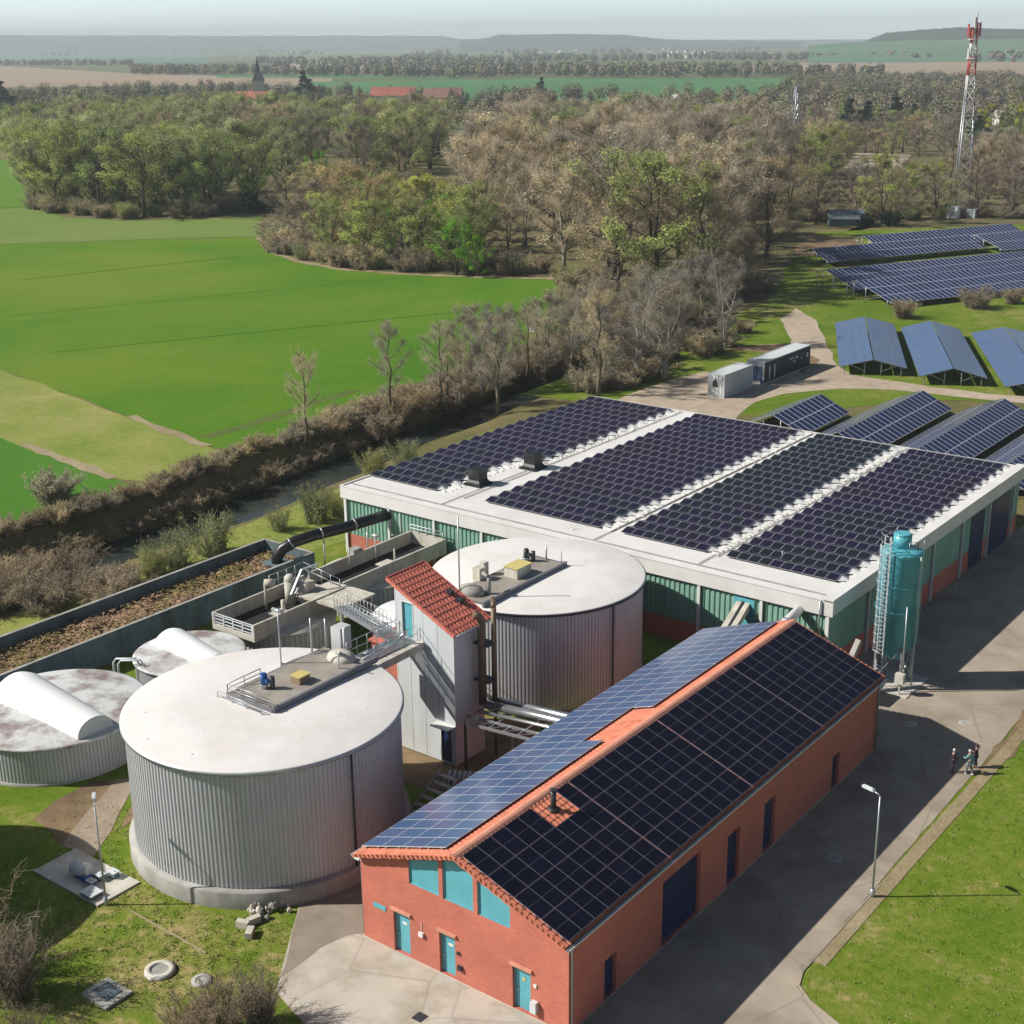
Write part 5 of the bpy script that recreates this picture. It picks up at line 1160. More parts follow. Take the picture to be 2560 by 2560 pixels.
# ================================================================== LAMPS, PEOPLE, SMALL THINGS
def lamp(label, x, y, h, ang):
    root = thing('street_lamp', label, 'street lamp', (x, y, 0), 'street lamps of the plant')
    d = Vector((math.cos(ang), math.sin(ang), 0))
    a = MB(); a.cyl((x, y), .12, 0, .5, 10); a.build('base', 'galv', root)
    a = MB(); a.tube([(x, y, .45), (x, y, h - .1)], [.06, .04], 10); a.tube([(x, y, h - .1), Vector((x, y, h)) + d * .12, Vector((x, y, h + .06)) + d * .5], .032, 8); a.build('pole', 'galv', root)
    a = MB(); c = Vector((x, y, h + .08)) + d * .72; n_ = Vector((-d.y, d.x, 0)); a.obox(c, d * .34, n_ * .10, Vector((d.x * .02, d.y * .02, .055))); a.obox(c + Vector((0, 0, .07)), d * .25, n_ * .07, (0, 0, .02)); a.build('lamp_head', 'panel_white', root)
lamp('grey street lamp on the grass by the concrete road', -23.57, 60.75, 5.95, math.pi * .93)
lamp('thin street lamp standing in front of the concrete slab, left of the front tank', -54.91, 36.8, 5.85, math.pi * .80)

def skinned(name, pts, edges, m_, parent, sub=1, root=0):
    me = bpy.data.meshes.new(name + '_skel'); me.from_pydata([p[:3] for p in pts], edges, []); o = bpy.data.objects.new(name, me); COL.objects.link(o)
    sk = o.modifiers.new('skin', 'SKIN'); sk.use_smooth_shade = True; sb = o.modifiers.new('sub', 'SUBSURF'); sb.levels = sub; sb.render_levels = sub
    for i, p in enumerate(pts):
        r_ = p[3]; me.skin_vertices[0].data[i].radius = r_ if isinstance(r_, tuple) else (r_, r_); me.skin_vertices[0].data[i].use_root = (i == root)
    dg = bpy.context.evaluated_depsgraph_get(); nm = bpy.data.meshes.new_from_object(o.evaluated_get(dg)); nm.materials.clear(); nm.materials.append(M[m_] if isinstance(m_, str) else m_)
    o.modifiers.clear(); o.data = nm; nm.name = name; bpy.data.meshes.remove(me)
    o.parent = parent
    return o
def person(label, x, y, rot, h, jacket, trousers, hair, pose, shoes='dark'):
    root = thing('person', label, 'person', (x, y, .045)); root.rotation_euler = (0, 0, rot); root.scale = (h / 1.75,) * 3
    st_ = pose.get('stride', .10); la, ra = pose['la'], pose['ra']; hd = pose.get('lean', 0)
    #         pelvis, spine, chest, neck, head...
    P = [(0, 0, .95, .125), (0, .01, 1.15, .12), (0, hd * .5, 1.38, (.15, .11)), (0, hd * .8, 1.52, .06), (0, hd + .02, 1.60, .085), (0, hd + .02, 1.70, .075),
         (-.09, 0, .90, .095), (-.10, st_ * .6, .50, .065), (-.10, st_ - .04, .09, .045), (-.10, st_ + .13, .04, .04),
         (.09, 0, .90, .095), (.10, -st_ * .2, .50, .065), (.10, -st_ - .04, .09, .045), (.10, -st_ + .13, .04, .04),
         (-.19, hd * .6, 1.42, .06), (-.24, la[0] * .4 + hd * .4, 1.16, .045), (la[2], la[0], la[1], .035), (la[2], la[0] + .08, la[1] - .03, .03),
         (.19, hd * .6, 1.42, .06), (.24, ra[0] * .4 + hd * .4, 1.16, .045), (ra[2], ra[0], ra[1], .035), (ra[2], ra[0] + .08, ra[1] - .03, .03)]
    E_ = [(0, 1), (1, 2), (2, 3), (3, 4), (4, 5), (0, 6), (6, 7), (7, 8), (8, 9), (0, 10), (10, 11), (11, 12), (12, 13), (2, 14), (14, 15), (15, 16), (16, 17), (2, 18), (18, 19), (19, 20), (20, 21)]
    skinned('body', P, E_, 'skin', root)
    g = lambda i, dr: (*P[i][:3], tuple(q + dr for q in P[i][3]) if isinstance(P[i][3], tuple) else P[i][3] + dr)
    jk = [g(0, .035), g(1, .035), g(2, .03), g(14, .025), g(15, .025), (*[P[15][k_] * .15 + P[16][k_] * .85 for k_ in range(3)], .055), g(18, .025), g(19, .025), (*[P[19][k_] * .15 + P[20][k_] * .85 for k_ in range(3)], .055), (0, 0, .86, .15)]
    skinned('jacket', jk, [(0, 1), (1, 2), (2, 3), (3, 4), (4, 5), (2, 6), (6, 7), (7, 8), (0, 9)], jacket, root)
    tr = [g(0, .02), g(6, .02), g(7, .02), g(8, .025), g(10, .02), g(11, .02), g(12, .025)]
    skinned('trousers', tr, [(0, 1), (1, 2), (2, 3), (0, 4), (4, 5), (5, 6)], trousers, root)
    hb2 = MB(); hb2.blob((0, hd + .0, 1.70), .105, 0, 12, (.95, 1.0, .95)); o = hb2.build('hair', hair); o.parent = root
    for s_, i in ((-.10, 8), (.10, 12)):
        sh = MB(); sh.blob((s_, P[i][1] + .08, .035), .13, 0, 10, (.42, 1, .38)); o = sh.build('shoe', shoes); o.parent = root
    nz = MB(); nz.blob((0, hd + .115, 1.62), .018, 0, 6); o = nz.build('nose', 'skin'); o.parent = root
    for s_ in (-.03, .03):
        e_ = MB(); e_.blob((s_, hd + .10, 1.655), .010, 0, 6); o = e_.build('eye', 'black'); o.parent = root
    return root
M['denim_teal'] = mat('jacket_teal', (.16, .36, .37), .8, .1, 8); M['plum'] = mat('jacket_plum', (.045, .02, .035), .85, .1, 8); M['navy'] = mat('trousers_navy', (.02, .025, .05), .85, .1, 8); M['grey_cloth'] = mat('trousers_grey', (.16, .19, .20), .85, .1, 8); M['cap_white'] = mat('cap_white', (.70, .66, .66), .7, .05, 8); M['hair_dark'] = mat('hair_dark', (.05, .03, .02), .7, .2, 20)
person('person in dark clothes and a pale cap standing at the shadow edge on the road', -25.05, 75.75, R(-60), 1.55, 'plum', 'plum', 'cap_white', {'la': (.14, .98, -.25), 'ra': (.30, 1.12, .16), 'stride': .04})
person('person in a pale teal jacket walking with an arm stretched forward on the road', -24.16, 76.1, R(75), 1.60, 'denim_teal', 'grey_cloth', 'cap_white', {'la': (.42, 1.18, -.16), 'ra': (-.12, .95, .26), 'stride': .20, 'lean': .08}, 'white')
person('person in a plum top and dark trousers behind the one in teal', -24.18, 77.15, R(100), 1.52, 'plum', 'navy', 'hair_dark', {'la': (.12, .98, -.25), 'ra': (.24, 1.08, .18), 'stride': .06})

# rubble heap: every stone a thing
stone_me = []
for s_ in range(5):
    mb = MB(); mb.blob((0, 0, 0), 1, 0, 7, (1, .8, .7)); q = random.Random(s_)
    mb.v = [tuple(c * q.uniform(.72, 1.15) for c in v_) for v_ in mb.v]; mb.sm = [False] * len(mb.f); stone_me.append(mb.mesh('stone', 'concrete_lt' if s_ % 3 else 'concrete'))
pc_ = [at(x, y) for x, y in ((640, 2285), (660, 2268), (690, 2262), (715, 2262))]
for i in range(85):
    t_ = rng.random(); j = min(2, int(t_ * 3)); c = pc_[j].lerp(pc_[j + 1], t_ * 3 - j); s_ = rng.uniform(.10, .26)
    o = inst('stone', stone_me[i % 5], None, (c.x + rng.gauss(0, .38), c.y + rng.gauss(0, .34), .06 + rng.uniform(0, .34)), (rng.uniform(0, 6), rng.uniform(0, 6), rng.uniform(0, 6)), (s_, s_ * rng.uniform(.7, 1.2), s_ * .8))
    tag(o, 'broken pale stone in the rubble heap at the foot of the front tank', 'stone', 'stones in the rubble heap')
for x, y, an, lb in ((608, 2318, .3, 'square pale concrete block at the left end of the rubble heap'), (635, 2308, 1.3, 'pale concrete block leaning upright beside the rubble heap'), (625, 2340, -1.0, 'long pale concrete block lying nearest the camera by the rubble heap')):
    p = at(x, y); a = MB(); a.obox((p.x, p.y, .20), (.34 * math.cos(an), .34 * math.sin(an), 0), (-.17 * math.sin(an), .17 * math.cos(an), 0), (0, 0, .17)); tag(a.build('concrete_block', 'concrete_lt'), lb, 'concrete block', 'concrete blocks by the rubble heap')
# manholes and shafts in the lawn
rg_ = thing('well_shaft', 'round concrete well ring with a grey cover in the lawn', 'well shaft', (-48.3, 34.86, 0))
a = MB(); a.lathe((-48.3, 34.86), [(.74, .02), (.74, .16), (.46, .20), (.44, .12)], 40); a.build('ring', 'concrete_lt', rg_); a = MB(); a.cyl((-48.3, 34.86), .44, .05, .14, 32); a.build('cover', 'concrete', rg_)
rg_ = thing('well_shaft', 'small weathered round shaft cover half hidden behind bare bushes in the lawn', 'well shaft', (-46.1, 35.55, 0))
a = MB(); a.lathe((-46.1, 35.55), [(.5, .02), (.5, .11), (.3, .13)], 30); a.build('ring', 'concrete', rg_); a = MB(); a.cyl((-46.1, 35.55), .3, .05, .10, 24); a.build('cover', 'concrete', rg_)
sb_ = thing('shaft_slab', 'square concrete shaft slab with a dark grated opening in the lower lawn', 'shaft cover', (-48.9, 32.2, 0))
a = MB(); a.box(-49.85, -48.0, 31.5, 33.0, .02, .16); a.build('slab', 'concrete', sb_); a = MB(); a.box(-49.5, -48.4, 31.85, 32.75, .162, .20); a.build('grate', 'concrete_dk', sb_)
# slab with machine parts in the round shadow
a = MB(); a.box(-60.6, -55.1, 36.4, 39.1, .02, .12); struct(a.build('pavement', 'concrete_lt'))
for x, y, w_, d_, h_, lb, mm in ((-56.1, 36.8, .9, .7, .22, 'white steel hatch lying in the sun on the slab by the thin lamp', 'panel_white'), (-56.6, 38.6, .5, .35, .3, 'small white box on the shaded slab, nearest the tank', 'panel_white'), (-57.0, 38.0, .5, .35, .3, 'small white box on the shaded slab, behind the lamp post', 'panel_white'), (-56.9, 37.4, .4, .3, .25, 'small pale box on the shaded slab beside the pump', 'cladding')):
    o = thing('steel_hatch' if w_ > .6 else 'valve_box', lb, 'hatch' if w_ > .6 else 'box', (x, y, .12), 'fittings on the shaded slab')
    a = MB(); a.box(x - w_ / 2, x + w_ / 2, y - d_ / 2, y + d_ / 2, .125, .12 + h_); a.build('frame', 'concrete_dk', o); a = MB(); a.box(x - w_ / 2 - .04, x + w_ / 2 + .04, y - d_ / 2 - .04, y + d_ / 2 + .04, .122 + h_, .17 + h_); a.box(x - .1, x + .1, y - .03, y + .03, .172 + h_, .22 + h_); a.build('lid', mm, o)
o = thing('pump', 'rounded grey pump with a blue base on the shaded slab', 'pump', (-57.9, 37.6, .12))
a = MB(); a.tube([(-58.5, 37.4, .55), (-57.6, 37.8, .55)], .38, 14); a.build('casing', 'cladding', o); a = MB(); a.box(-58.4, -57.4, 37.3, 37.9, .13, .26); a.box(-57.5, -57.1, 37.3, 37.6, .13, .4); a.build('base', 'blue', o)
# drain and manhole covers in the paving
for x, y, lb in ((2413, 1809, 'round pale manhole cover in the sunlit road by the silo'), (2086, 2147, 'round manhole cover in the shaded road beside the lamp'), (2277, 1812, 'small manhole cover in the shaded road behind the brick building')):
    p = at(x, y); o = thing('manhole_cover', lb, 'manhole cover', (p.x, p.y, .04), 'manhole covers in the road'); a = MB(); a.cyl((p.x, p.y), .40, .042, .05, 28); a.build('ring', 'concrete_lt', o); a = MB(); a.cyl((p.x, p.y), .31, .0502, .058, 24); a.build('lid', 'concrete', o)
p = at(1050, 2545); a = MB(); a.box(p.x - .28, p.x + .28, p.y - .28, p.y + .28, .048, .056)
for i in range(5): a.box(p.x - .24, p.x + .24, p.y - .22 + i * .1, p.y - .17 + i * .1, .0562, .066)
tag(a.build('drain_grate', 'dark'), 'small dark drain grate in the pale forecourt', 'drain grate')
ed = MB(); q0, q1 = Vector((-53.4, 37.0, .05)), Vector((-47.7, 36.6, .05)); p_, q_ = at(325, 2278), at(515, 2385); ed.beam((p_.x, p_.y, .04), (q_.x, q_.y, .04), .10, .08); tag(ed.build('edging_strip', 'dry_edge'), 'thin pale edging strip running diagonally across the lawn', 'edging')
sgn = thing('white_signboard', 'small white box on a post at the field edge beside a bare tree', 'box', (*at(1333, 848).xy, 0)); p = at(1333, 848); a = MB(); a.tube([(p.x, p.y, 0), (p.x, p.y, 1.1)], .05, 6); a.build('post', 'timber', sgn); a = MB(); a.box(p.x - .5, p.x + .5, p.y - .35, p.y + .35, 1.1, 1.9); a.box(p.x - .56, p.x + .56, p.y - .41, p.y + .41, 1.902, 1.97); a.build('box', 'white', sgn)

# ================================================================== MAST, PYLON, CHURCH, HOUSES
def lattice(root, base, h, w0, w1, secs, r_=.10, sides=3):
    """tapering lattice mast: legs and rungs in banded colours"""
    for k_, (z0, z1, mm) in enumerate(secs):
        lg_ = MB(); ns = max(2, int((z1 - z0) / 3.2))
        P = lambda q, z: Vector((base[0] + (w0 + (w1 - w0) * z / h) * math.cos(2 * math.pi * q / sides + .5), base[1] + (w0 + (w1 - w0) * z / h) * math.sin(2 * math.pi * q / sides + .5), z))
        for q in range(sides):
            lg_.tube([P(q, z0), P(q, z1)], r_, 6)
            for i in range(ns):
                za, zb = z0 + (z1 - z0) * i / ns, z0 + (z1 - z0) * (i + 1) / ns
                lg_.beam(P(q, za), P(q + 1, zb), r_ * .8); lg_.beam(P(q, zb), P(q + 1, zb), r_ * .8)
        lg_.build('mast_section', mm, root)
M['mast_red'] = mat('mast_red', (.55, .10, .09), .5, .1, 1); M['mast_white'] = mat('mast_white', (.68, .68, .68), .5, .05, 1)
mb0 = at(2395, 536); MH = 42 + (CAMH - 42)
d_top = fw + rt * ((2428 - 1280) / FPX) - up * ((75 - 1280) / FPX); mh = CAMH + d_top.z * (math.hypot(mb0.x, mb0.y) / math.hypot(d_top.x, d_top.y))
mast = thing('radio_mast', 'tall red and white lattice radio mast with antennas at the edge of the woods', 'radio mast', (mb0.x, mb0.y, 0))
zz = [0, mh * .62, mh * .76, mh * .86, mh * .93, mh * 1.0]
lattice(mast, (mb0.x, mb0.y), mh, 2.6, .75, [(zz[0], zz[1], 'galv'), (zz[1], zz[2], 'mast_white'), (zz[2], zz[3], 'mast_red'), (zz[3], zz[4], 'mast_white'), (zz[4], zz[5], 'mast_red')], .17)
for k_, (dx, dz, hh, mm) in enumerate(((-1.3, 0, 3.0, 'mast_red'), (-.6, -.4, 2.6, 'mast_red'), (.7, .3, 3.0, 'mast_red'), (1.4, .1, 3.2, 'mast_red'), (0, 1.2, 3.4, 'mast_white'), (.4, 2.5, 3, 'mast_white'), (1.0, -4.6, 2.4, 'mast_white'), (-.9, -4.8, 2.2, 'mast_white'))):
    a = MB(); x, y = mb0.x + dx * ct, mb0.y + dx * st; a.box(x - .22, x + .22, y - .2, y + .2, mh + dz - 1.6, mh + dz - 1.6 + hh); a.tube([(x, y, mh + dz), (mb0.x, mb0.y, mh + dz - .5)], .06, 5); a.build('antenna', mm, mast)
a = MB(); a.cyl((mb0.x, mb0.y), 1.4, mh - 6.6, mh - 6.45, 12); a.cyl((mb0.x, mb0.y), 1.3, mh - 2.2, mh - 2.05, 12); a.build('platform', 'mast_white', mast)
for dx, lb, w_, h_, mm in ((-1.2, 'larger white equipment cabin at the foot of the radio mast', 2.6, 2.6, 'white'), (3.4, 'low grey equipment cabin right of the white one at the mast foot', 2.0, 2.0, 'cont_grey')):
    p = at(2395, 545) + Vector((ct, st, 0)) * dx; o = thing('equipment_cabin', lb, 'cabin', (p.x, p.y, 0)); a = MB(); a.box(p.x - w_ / 2, p.x + w_ / 2, p.y - 1.1, p.y + 1.1, 0, h_); a.build('body', mm, o); a = MB(); a.box(p.x - w_ / 2 - .1, p.x + w_ / 2 + .1, p.y - 1.2, p.y + 1.2, h_ + .01, h_ + .15); a.build('roof', 'cont_grey', o); a = MB(); a.box(p.x - .4, p.x + .4, p.y - 1.16, p.y - 1.11, .1, 2.0 if h_ > 2.2 else 1.7); a.build('door', 'cont_grey', o)
fn = thing('fence', 'low pale fence round the foot of the radio mast', 'fence', (mb0.x, mb0.y, 0)); a = MB()
fc = [mb0 + Vector((ct, st, 0)) * i + Vector((-st, ct, 0)) * j for i, j in ((-5, -6), (14, -6), (14, 5), (-5, 5), (-5, -6))]
for p, q in zip(fc, fc[1:]):
    for i in range(8): c = p.lerp(q, i / 8); a.tube([c, c + Vector((0, 0, 1.6))], .07, 5)
    for z_ in (.5, 1.0, 1.5): a.beam(p + Vector((0, 0, z_)), q + Vector((0, 0, z_)), .05)
a.build('rail', 'concrete_lt', fn)
pb0 = at(1985, 345); pyl = thing('power_pylon', 'steel lattice power pylon with two cross arms rising out of the brown woods', 'pylon', (pb0.x, pb0.y, 0))
dt = fw + rt * ((1985 - 1280) / FPX) - up * ((217 - 1280) / FPX); phh = CAMH + dt.z * (math.hypot(pb0.x, pb0.y) / math.hypot(dt.x, dt.y))
lattice(pyl, (pb0.x, pb0.y), phh, 2.2, .5, [(0, phh, 'frame_hall')], .26, 4)
for f, w_ in ((.47, 5.4), (.74, 4.6)):
    a = MB(); c = Vector((pb0.x, pb0.y, phh * f)); dd = Vector((ct, st, 0)) * w_; a.beam(c - dd, c + dd, .4, .5); a.beam(c - dd, c + Vector((0, 0, 1.8)), .15); a.beam(c + dd, c + Vector((0, 0, 1.8)), .15); a.build('cross_arm', 'galv', pyl)
# church
M['bluegrey'] = mat('blue_grey_paint', (.16, .20, .24), .6, .1, .5)
M['slate'] = mat('slate', (.05, .055, .07), .6, .2, .3); M['render'] = mat('render', (.62, .58, .52), .8, .1, .3); M['render_y'] = mat('render_yellow', (.62, .45, .20), .8, .1, .3); M['roof_red'] = mat('far_red_roof', (.42, .13, .09), .8, .2, .3); M['roof_brown'] = mat('far_brown_roof', (.20, .10, .075), .8, .2, .3); M['roof_pale'] = mat('far_pale_roof', (.42, .38, .36), .8, .2, .3)
cp0 = at(650, 262); chh = thing('church', 'village church with a slender dark spire above the left woods', 'church', (cp0.x, cp0.y, 0))
dt = fw + rt * ((650 - 1280) / FPX) - up * ((140 - 1280) / FPX); sh_ = CAMH + dt.z * (math.hypot(cp0.x, cp0.y) / math.hypot(dt.x, dt.y))
hw_ = 3.7; zb = sh_ * .50
a = MB(); a.obox((cp0.x, cp0.y, zb / 2), (hw_ * ct, hw_ * st, 0), (-hw_ * st, hw_ * ct, 0), (0, 0, zb / 2)); a.build('tower', 'render', chh)
a = MB(); V = [(cp0.x + hw_ * 1.1 * (sx_ * ct - sy_ * st), cp0.y + hw_ * 1.1 * (sx_ * st + sy_ * ct), zb + .05) for sx_, sy_ in ((-1, -1), (1, -1), (1, 1), (-1, 1))]
V += [(cp0.x + hw_ * .42 * (sx_ * ct - sy_ * st), cp0.y + hw_ * .42 * (sx_ * st + sy_ * ct), zb + (sh_ - zb) * .36) for sx_, sy_ in ((-1, -1), (1, -1), (1, 1), (-1, 1))] + [(cp0.x, cp0.y, sh_)]
a.add(V, [(i, (i + 1) % 4, 4 + (i + 1) % 4, 4 + i) for i in range(4)] + [(4 + i, 4 + (i + 1) % 4, 8) for i in range(4)]); a.build('spire', 'slate', chh)
def far_house(label, px, py, w_, l_, h, ang, wall, roofm, name='village_house', group='village houses beyond the woods', parts=True):
    p = at(px, py); c_, s_ = math.cos(ang), math.sin(ang)
    T = lambda x, y, z: (p.x + x * c_ - y * s_, p.y + x * s_ + y * c_, z)
    rh = w_ * .42
    wallb = MB(); wallb.add([T(x, y, z) for z in (0, h) for x, y in ((-w_ / 2, -l_ / 2), (w_ / 2, -l_ / 2), (w_ / 2, l_ / 2), (-w_ / 2, l_ / 2))] + [T(0, -l_ / 2, h + rh - .2), T(0, l_ / 2, h + rh - .2)],
             [(0, 1, 5, 4), (1, 2, 6, 5), (2, 3, 7, 6), (3, 0, 4, 7), (4, 5, 8), (6, 7, 9)])
    rb = MB(); e = .4
    V = [T(-w_ / 2 - e, -l_ / 2 - e, h - .3), T(0, -l_ / 2 - e, h + rh), T(w_ / 2 + e, -l_ / 2 - e, h - .3), T(-w_ / 2 - e, l_ / 2 + e, h - .3), T(0, l_ / 2 + e, h + rh), T(w_ / 2 + e, l_ / 2 + e, h - .3)]
    V += [(x, y, z - .25) for x, y, z in V]
    rb.add(V, [(0, 1, 4, 3), (1, 2, 5, 4), (6, 9, 10, 7), (7, 10, 11, 8), (0, 6, 7, 1), (1, 7, 8, 2), (3, 4, 10, 9), (4, 5, 11, 10), (0, 3, 9, 6), (2, 8, 11, 5)])
    if parts:
        root = thing(name, label, 'house', (p.x, p.y, 0), group); wallb.build('wall', wall, root); rb.build('roof', roofm, root)
        wd = MB()
        for q in range(-1, 2): 
            for z_ in ((h * .35,) if h < 5 else (h * .22, h * .62)): wd.obox(T(q * w_ * .28, -l_ / 2 - .03, z_), Vector((c_, s_, 0)) * .45, (-s_ * .03, c_ * .03, 0), (0, 0, .6))
        wd.build('window', 'dark', root)
    else:
        wallb.add(rb.v, rb.f, 1); tag(wallb.build(name, [wall, roofm]), label, 'house', group)
far_house('white gabled house with a dark roof among the left village trees', 205, 300, 9, 11, 7, YAW + .35, 'render', 'slate')
far_house('tan gabled house with a red roof right of the white one in the left village', 292, 285, 10, 12, 6.5, YAW + .3, 'render', 'roof_brown')
far_house('low white shed under the left village trees', 255, 298, 6, 9, 3, YAW + 1.2, 'render', 'roof_pale')
far_house('red brick hall joined to the church at the foot of its tower', 632, 268, 11, 24, 6, YAW + 1.3, 'render', 'roof_red')
far_house('long pink-walled farmhouse with a bright red roof above the woods', 985, 268, 13, 30, 8, YAW + 1.45, 'render', 'roof_red')
far_house('yellow-walled barn with a brown roof beside the long farmhouse', 1095, 272, 13, 18, 7.5, YAW + 1.2, 'render_y', 'roof_brown')
far_house('dark-roofed barn right of the yellow-walled barn', 1120, 264, 12, 20, 7, YAW + 1.45, 'render', 'roof_brown')
far_house('dark flat barn roof among the brown trees left of the pylon foot', 2038, 438, 8, 16, 3.0, YAW + 1.4, 'timber', 'slate')
far_house('small white hut in the brown woods right of the green field', 1690, 262, 7, 9, 4, YAW + .3, 'render', 'roof_pale')
far_house('white roofed hut among the brown trees near the pylon', 1820, 285, 6, 14, 3, YAW + 1.3, 'render', 'roof_pale')
far_house('pale hut behind the yellow willows right of the mast', 2500, 312, 7, 8, 4, YAW + .3, 'render', 'roof_pale')
far_house('low grey-blue shed before the willows behind the solar arrays', 2112, 562, 4, 8, 1.9, YAW + 1.5, 'bluegrey', 'bluegrey', 'shed', None)
far_house('small pale shed half hidden in the left wood', 545, 528, 3.5, 5, 2.0, YAW + 1.4, 'cont_grey', 'roof_pale', 'shed', None)
hr = random.Random(5)
for i in range(46):
    x = hr.choice([hr.uniform(1260, 1760), hr.uniform(1260, 1760), hr.uniform(1660, 1860), hr.uniform(500, 760), hr.uniform(60, 900)]); y = hr.uniform(124, 147) if x > 1200 else hr.uniform(121, 133)
    far_house('tiny pale house of the distant village under the skyline', x, y, 9, hr.uniform(10, 18), hr.uniform(5, 8), hr.uniform(0, 3), hr.choice(['render', 'white', 'render']), hr.choice(['roof_red', 'roof_brown', 'roof_pale', 'roof_pale']), 'village_house', 'tiny houses of the distant village', False)
# ================================================================== TREES
def quads_mesh(name, C, U, V_, mats, mi):
    """C centres, U/V half-axis vectors -> separate quads"""
    n = len(C); P = np.stack([C - U - V_, C + U - V_, C + U + V_, C - U + V_], 1).reshape(-1, 3)
    me = bpy.data.meshes.new(name); me.vertices.add(4 * n); me.vertices.foreach_set('co', P.ravel().astype(np.float32))
    me.loops.add(4 * n); me.loops.foreach_set('vertex_index', np.arange(4 * n, dtype=np.int32))
    me.polygons.add(n); me.polygons.foreach_set('loop_start', np.arange(0, 4 * n, 4, dtype=np.int32)); me.polygons.foreach_set('loop_total', np.full(n, 4, dtype=np.int32))
    for m_ in mats: me.materials.append(M[m_])
    me.polygons.foreach_set('material_index', np.asarray(mi, dtype=np.int32)); me.update(); me.validate(); return me
def unit(n, r_):
    v = r_.normal(size=(n, 3)); return v / np.linalg.norm(v, axis=1)[:, None]
def tree_proto(kind, seed, H=16, cw=.36, base=.22, limbs=16, upright=.55, twigs=2600, leaves=2600, leaf=.20, twl=1.3, tww=.055, cmat=('twig', 'leaf'), bark='bark', trunk_r=.26, forks=1, shape=1.0, droop=0, lumps=22):
    r_ = np.random.RandomState(seed); q = random.Random(seed); tb = MB(); ends = []; segs = []
    R_ = H * cw
    def wob(p, s): return p + Vector((q.uniform(-s, s), q.uniform(-s, s), q.uniform(-s * .4, s * .4)))
    stems = []
    for k_ in range(forks):
        a = q.uniform(0, 6.28); lean = (.0 if forks == 1 else .16) * H; pts = []; 
        for i in range(7):
            f = i / 6; pts.append(wob(Vector((math.cos(a) * lean * f ** 1.4, math.sin(a) * lean * f ** 1.4, H * .9 * f)), .022 * H * min(1, f * 3)))
        pts[0] = Vector((math.cos(a) * .25 * (forks > 1), math.sin(a) * .25 * (forks > 1), -.2)); stems.append(pts)
        tb.tube(pts, [trunk_r * (1.15 - f / 6) / (forks ** .4) * (1.35 if f == 0 else 1) + .02 for f in range(7)], 7)
    def surf(zf):   # crown radius at height fraction
        t_ = (zf - base) / (1 - base); t_ = min(max(t_, .02), .98)
        return R_ * (math.sin(math.pi * t_ ** shape) ** .7)
    for i in range(limbs):
        st_ = stems[i % len(stems)]; f = base * .8 + (.86 - base * .8) * (i + q.random()) / limbs
        z = f * H; j = min(5, int(f / .9 * 6)); t_ = f / .9 * 6 - j; p0 = st_[j].lerp(st_[j + 1], min(1, t_))
        a = i * 2.4 + q.uniform(-.5, .5); rise = upright * q.uniform(.6, 1.3); ln = surf(min(.95, f + .14)) * q.uniform(.75, 1.05)
        d = Vector((math.cos(a), math.sin(a), rise)); p = [p0]
        for s_ in range(1, 5): p.append(wob(p0 + Vector((d.x * ln * s_ / 4, d.y * ln * s_ / 4, d.z * ln * (s_ / 4) ** 1.2 - droop * ln * (s_ / 4) ** 2)), .05 * ln))
        r0_ = trunk_r * .42 * (1.1 - f); tb.tube(p, [r0_ + .015, r0_ * .75 + .012, r0_ * .5 + .012, r0_ * .3 + .01, .012], 5, 0, False)
        for s_ in range(5):
            k_ = q.uniform(1.0, 3.9); b0 = p[int(k_)].lerp(p[min(4, int(k_) + 1)], k_ % 1); l2 = ln * q.uniform(.28, .5)
            dd = Vector((d.x + q.uniform(-.9, .9), d.y + q.uniform(-.9, .9), d.z + q.uniform(-.1, .8))).normalized()
            b1 = wob(b0 + dd * l2 * .5, .05 * l2); b2 = wob(b0 + dd * l2 + Vector((0, 0, -droop * l2)), .1 * l2)
            tb.tube([b0, b1, b2], [.035, .024, .01], 4, 0, False); segs.append((b0, b1)); segs.append((b1, b2)); ends.append(b2)
        segs += [(p[2], p[3]), (p[3], p[4])]; ends.append(p[4])
    top = [s_[-1] for s_ in stems]
    for t0 in top:
        for s_ in range(6):
            d = Vector((q.uniform(-.6, .6), q.uniform(-.6, .6), q.uniform(.5, 1.1))) * H * .09; tb.tube([t0, t0 + d], [.04, .01], 4, 0, False); segs.append((t0, t0 + d)); ends.append(t0 + d)
    A = np.array([s_[0] for s_ in segs]); B = np.array([s_[1] for s_ in segs])
    # twigs: thin strips fanned off the fine branches
    C, U, W_, mi = [], [], [], []
    def spray(n, sx, ly, m_i, spread, upb, fan):
        i = r_.randint(0, len(A), n); f = r_.rand(n)[:, None]; c = A[i] * (1 - f) + B[i] * f
        dirn = (B[i] - A[i]); dirn /= np.linalg.norm(dirn, axis=1)[:, None] + 1e-6
        c = c + unit(n, r_) * (spread * r_.rand(n) ** .7)[:, None]
        ax = dirn * (1 - fan) + unit(n, r_) * fan + np.array([0, 0, upb]); ax /= np.linalg.norm(ax, axis=1)[:, None]
        o = np.cross(ax, unit(n, r_)); o /= np.linalg.norm(o, axis=1)[:, None] + 1e-6
        l_ = ly * r_.uniform(.55, 1.25, n)[:, None]; w_ = sx * r_.uniform(.6, 1.3, n)[:, None]
        C.append(c + ax * l_ * .4); U.append(o * w_); W_.append(ax * l_); mi.append(np.full(n, m_i))
    if twigs: spray(twigs, tww / 2, twl / 2, 0, H * .045, .35 - droop, .8)
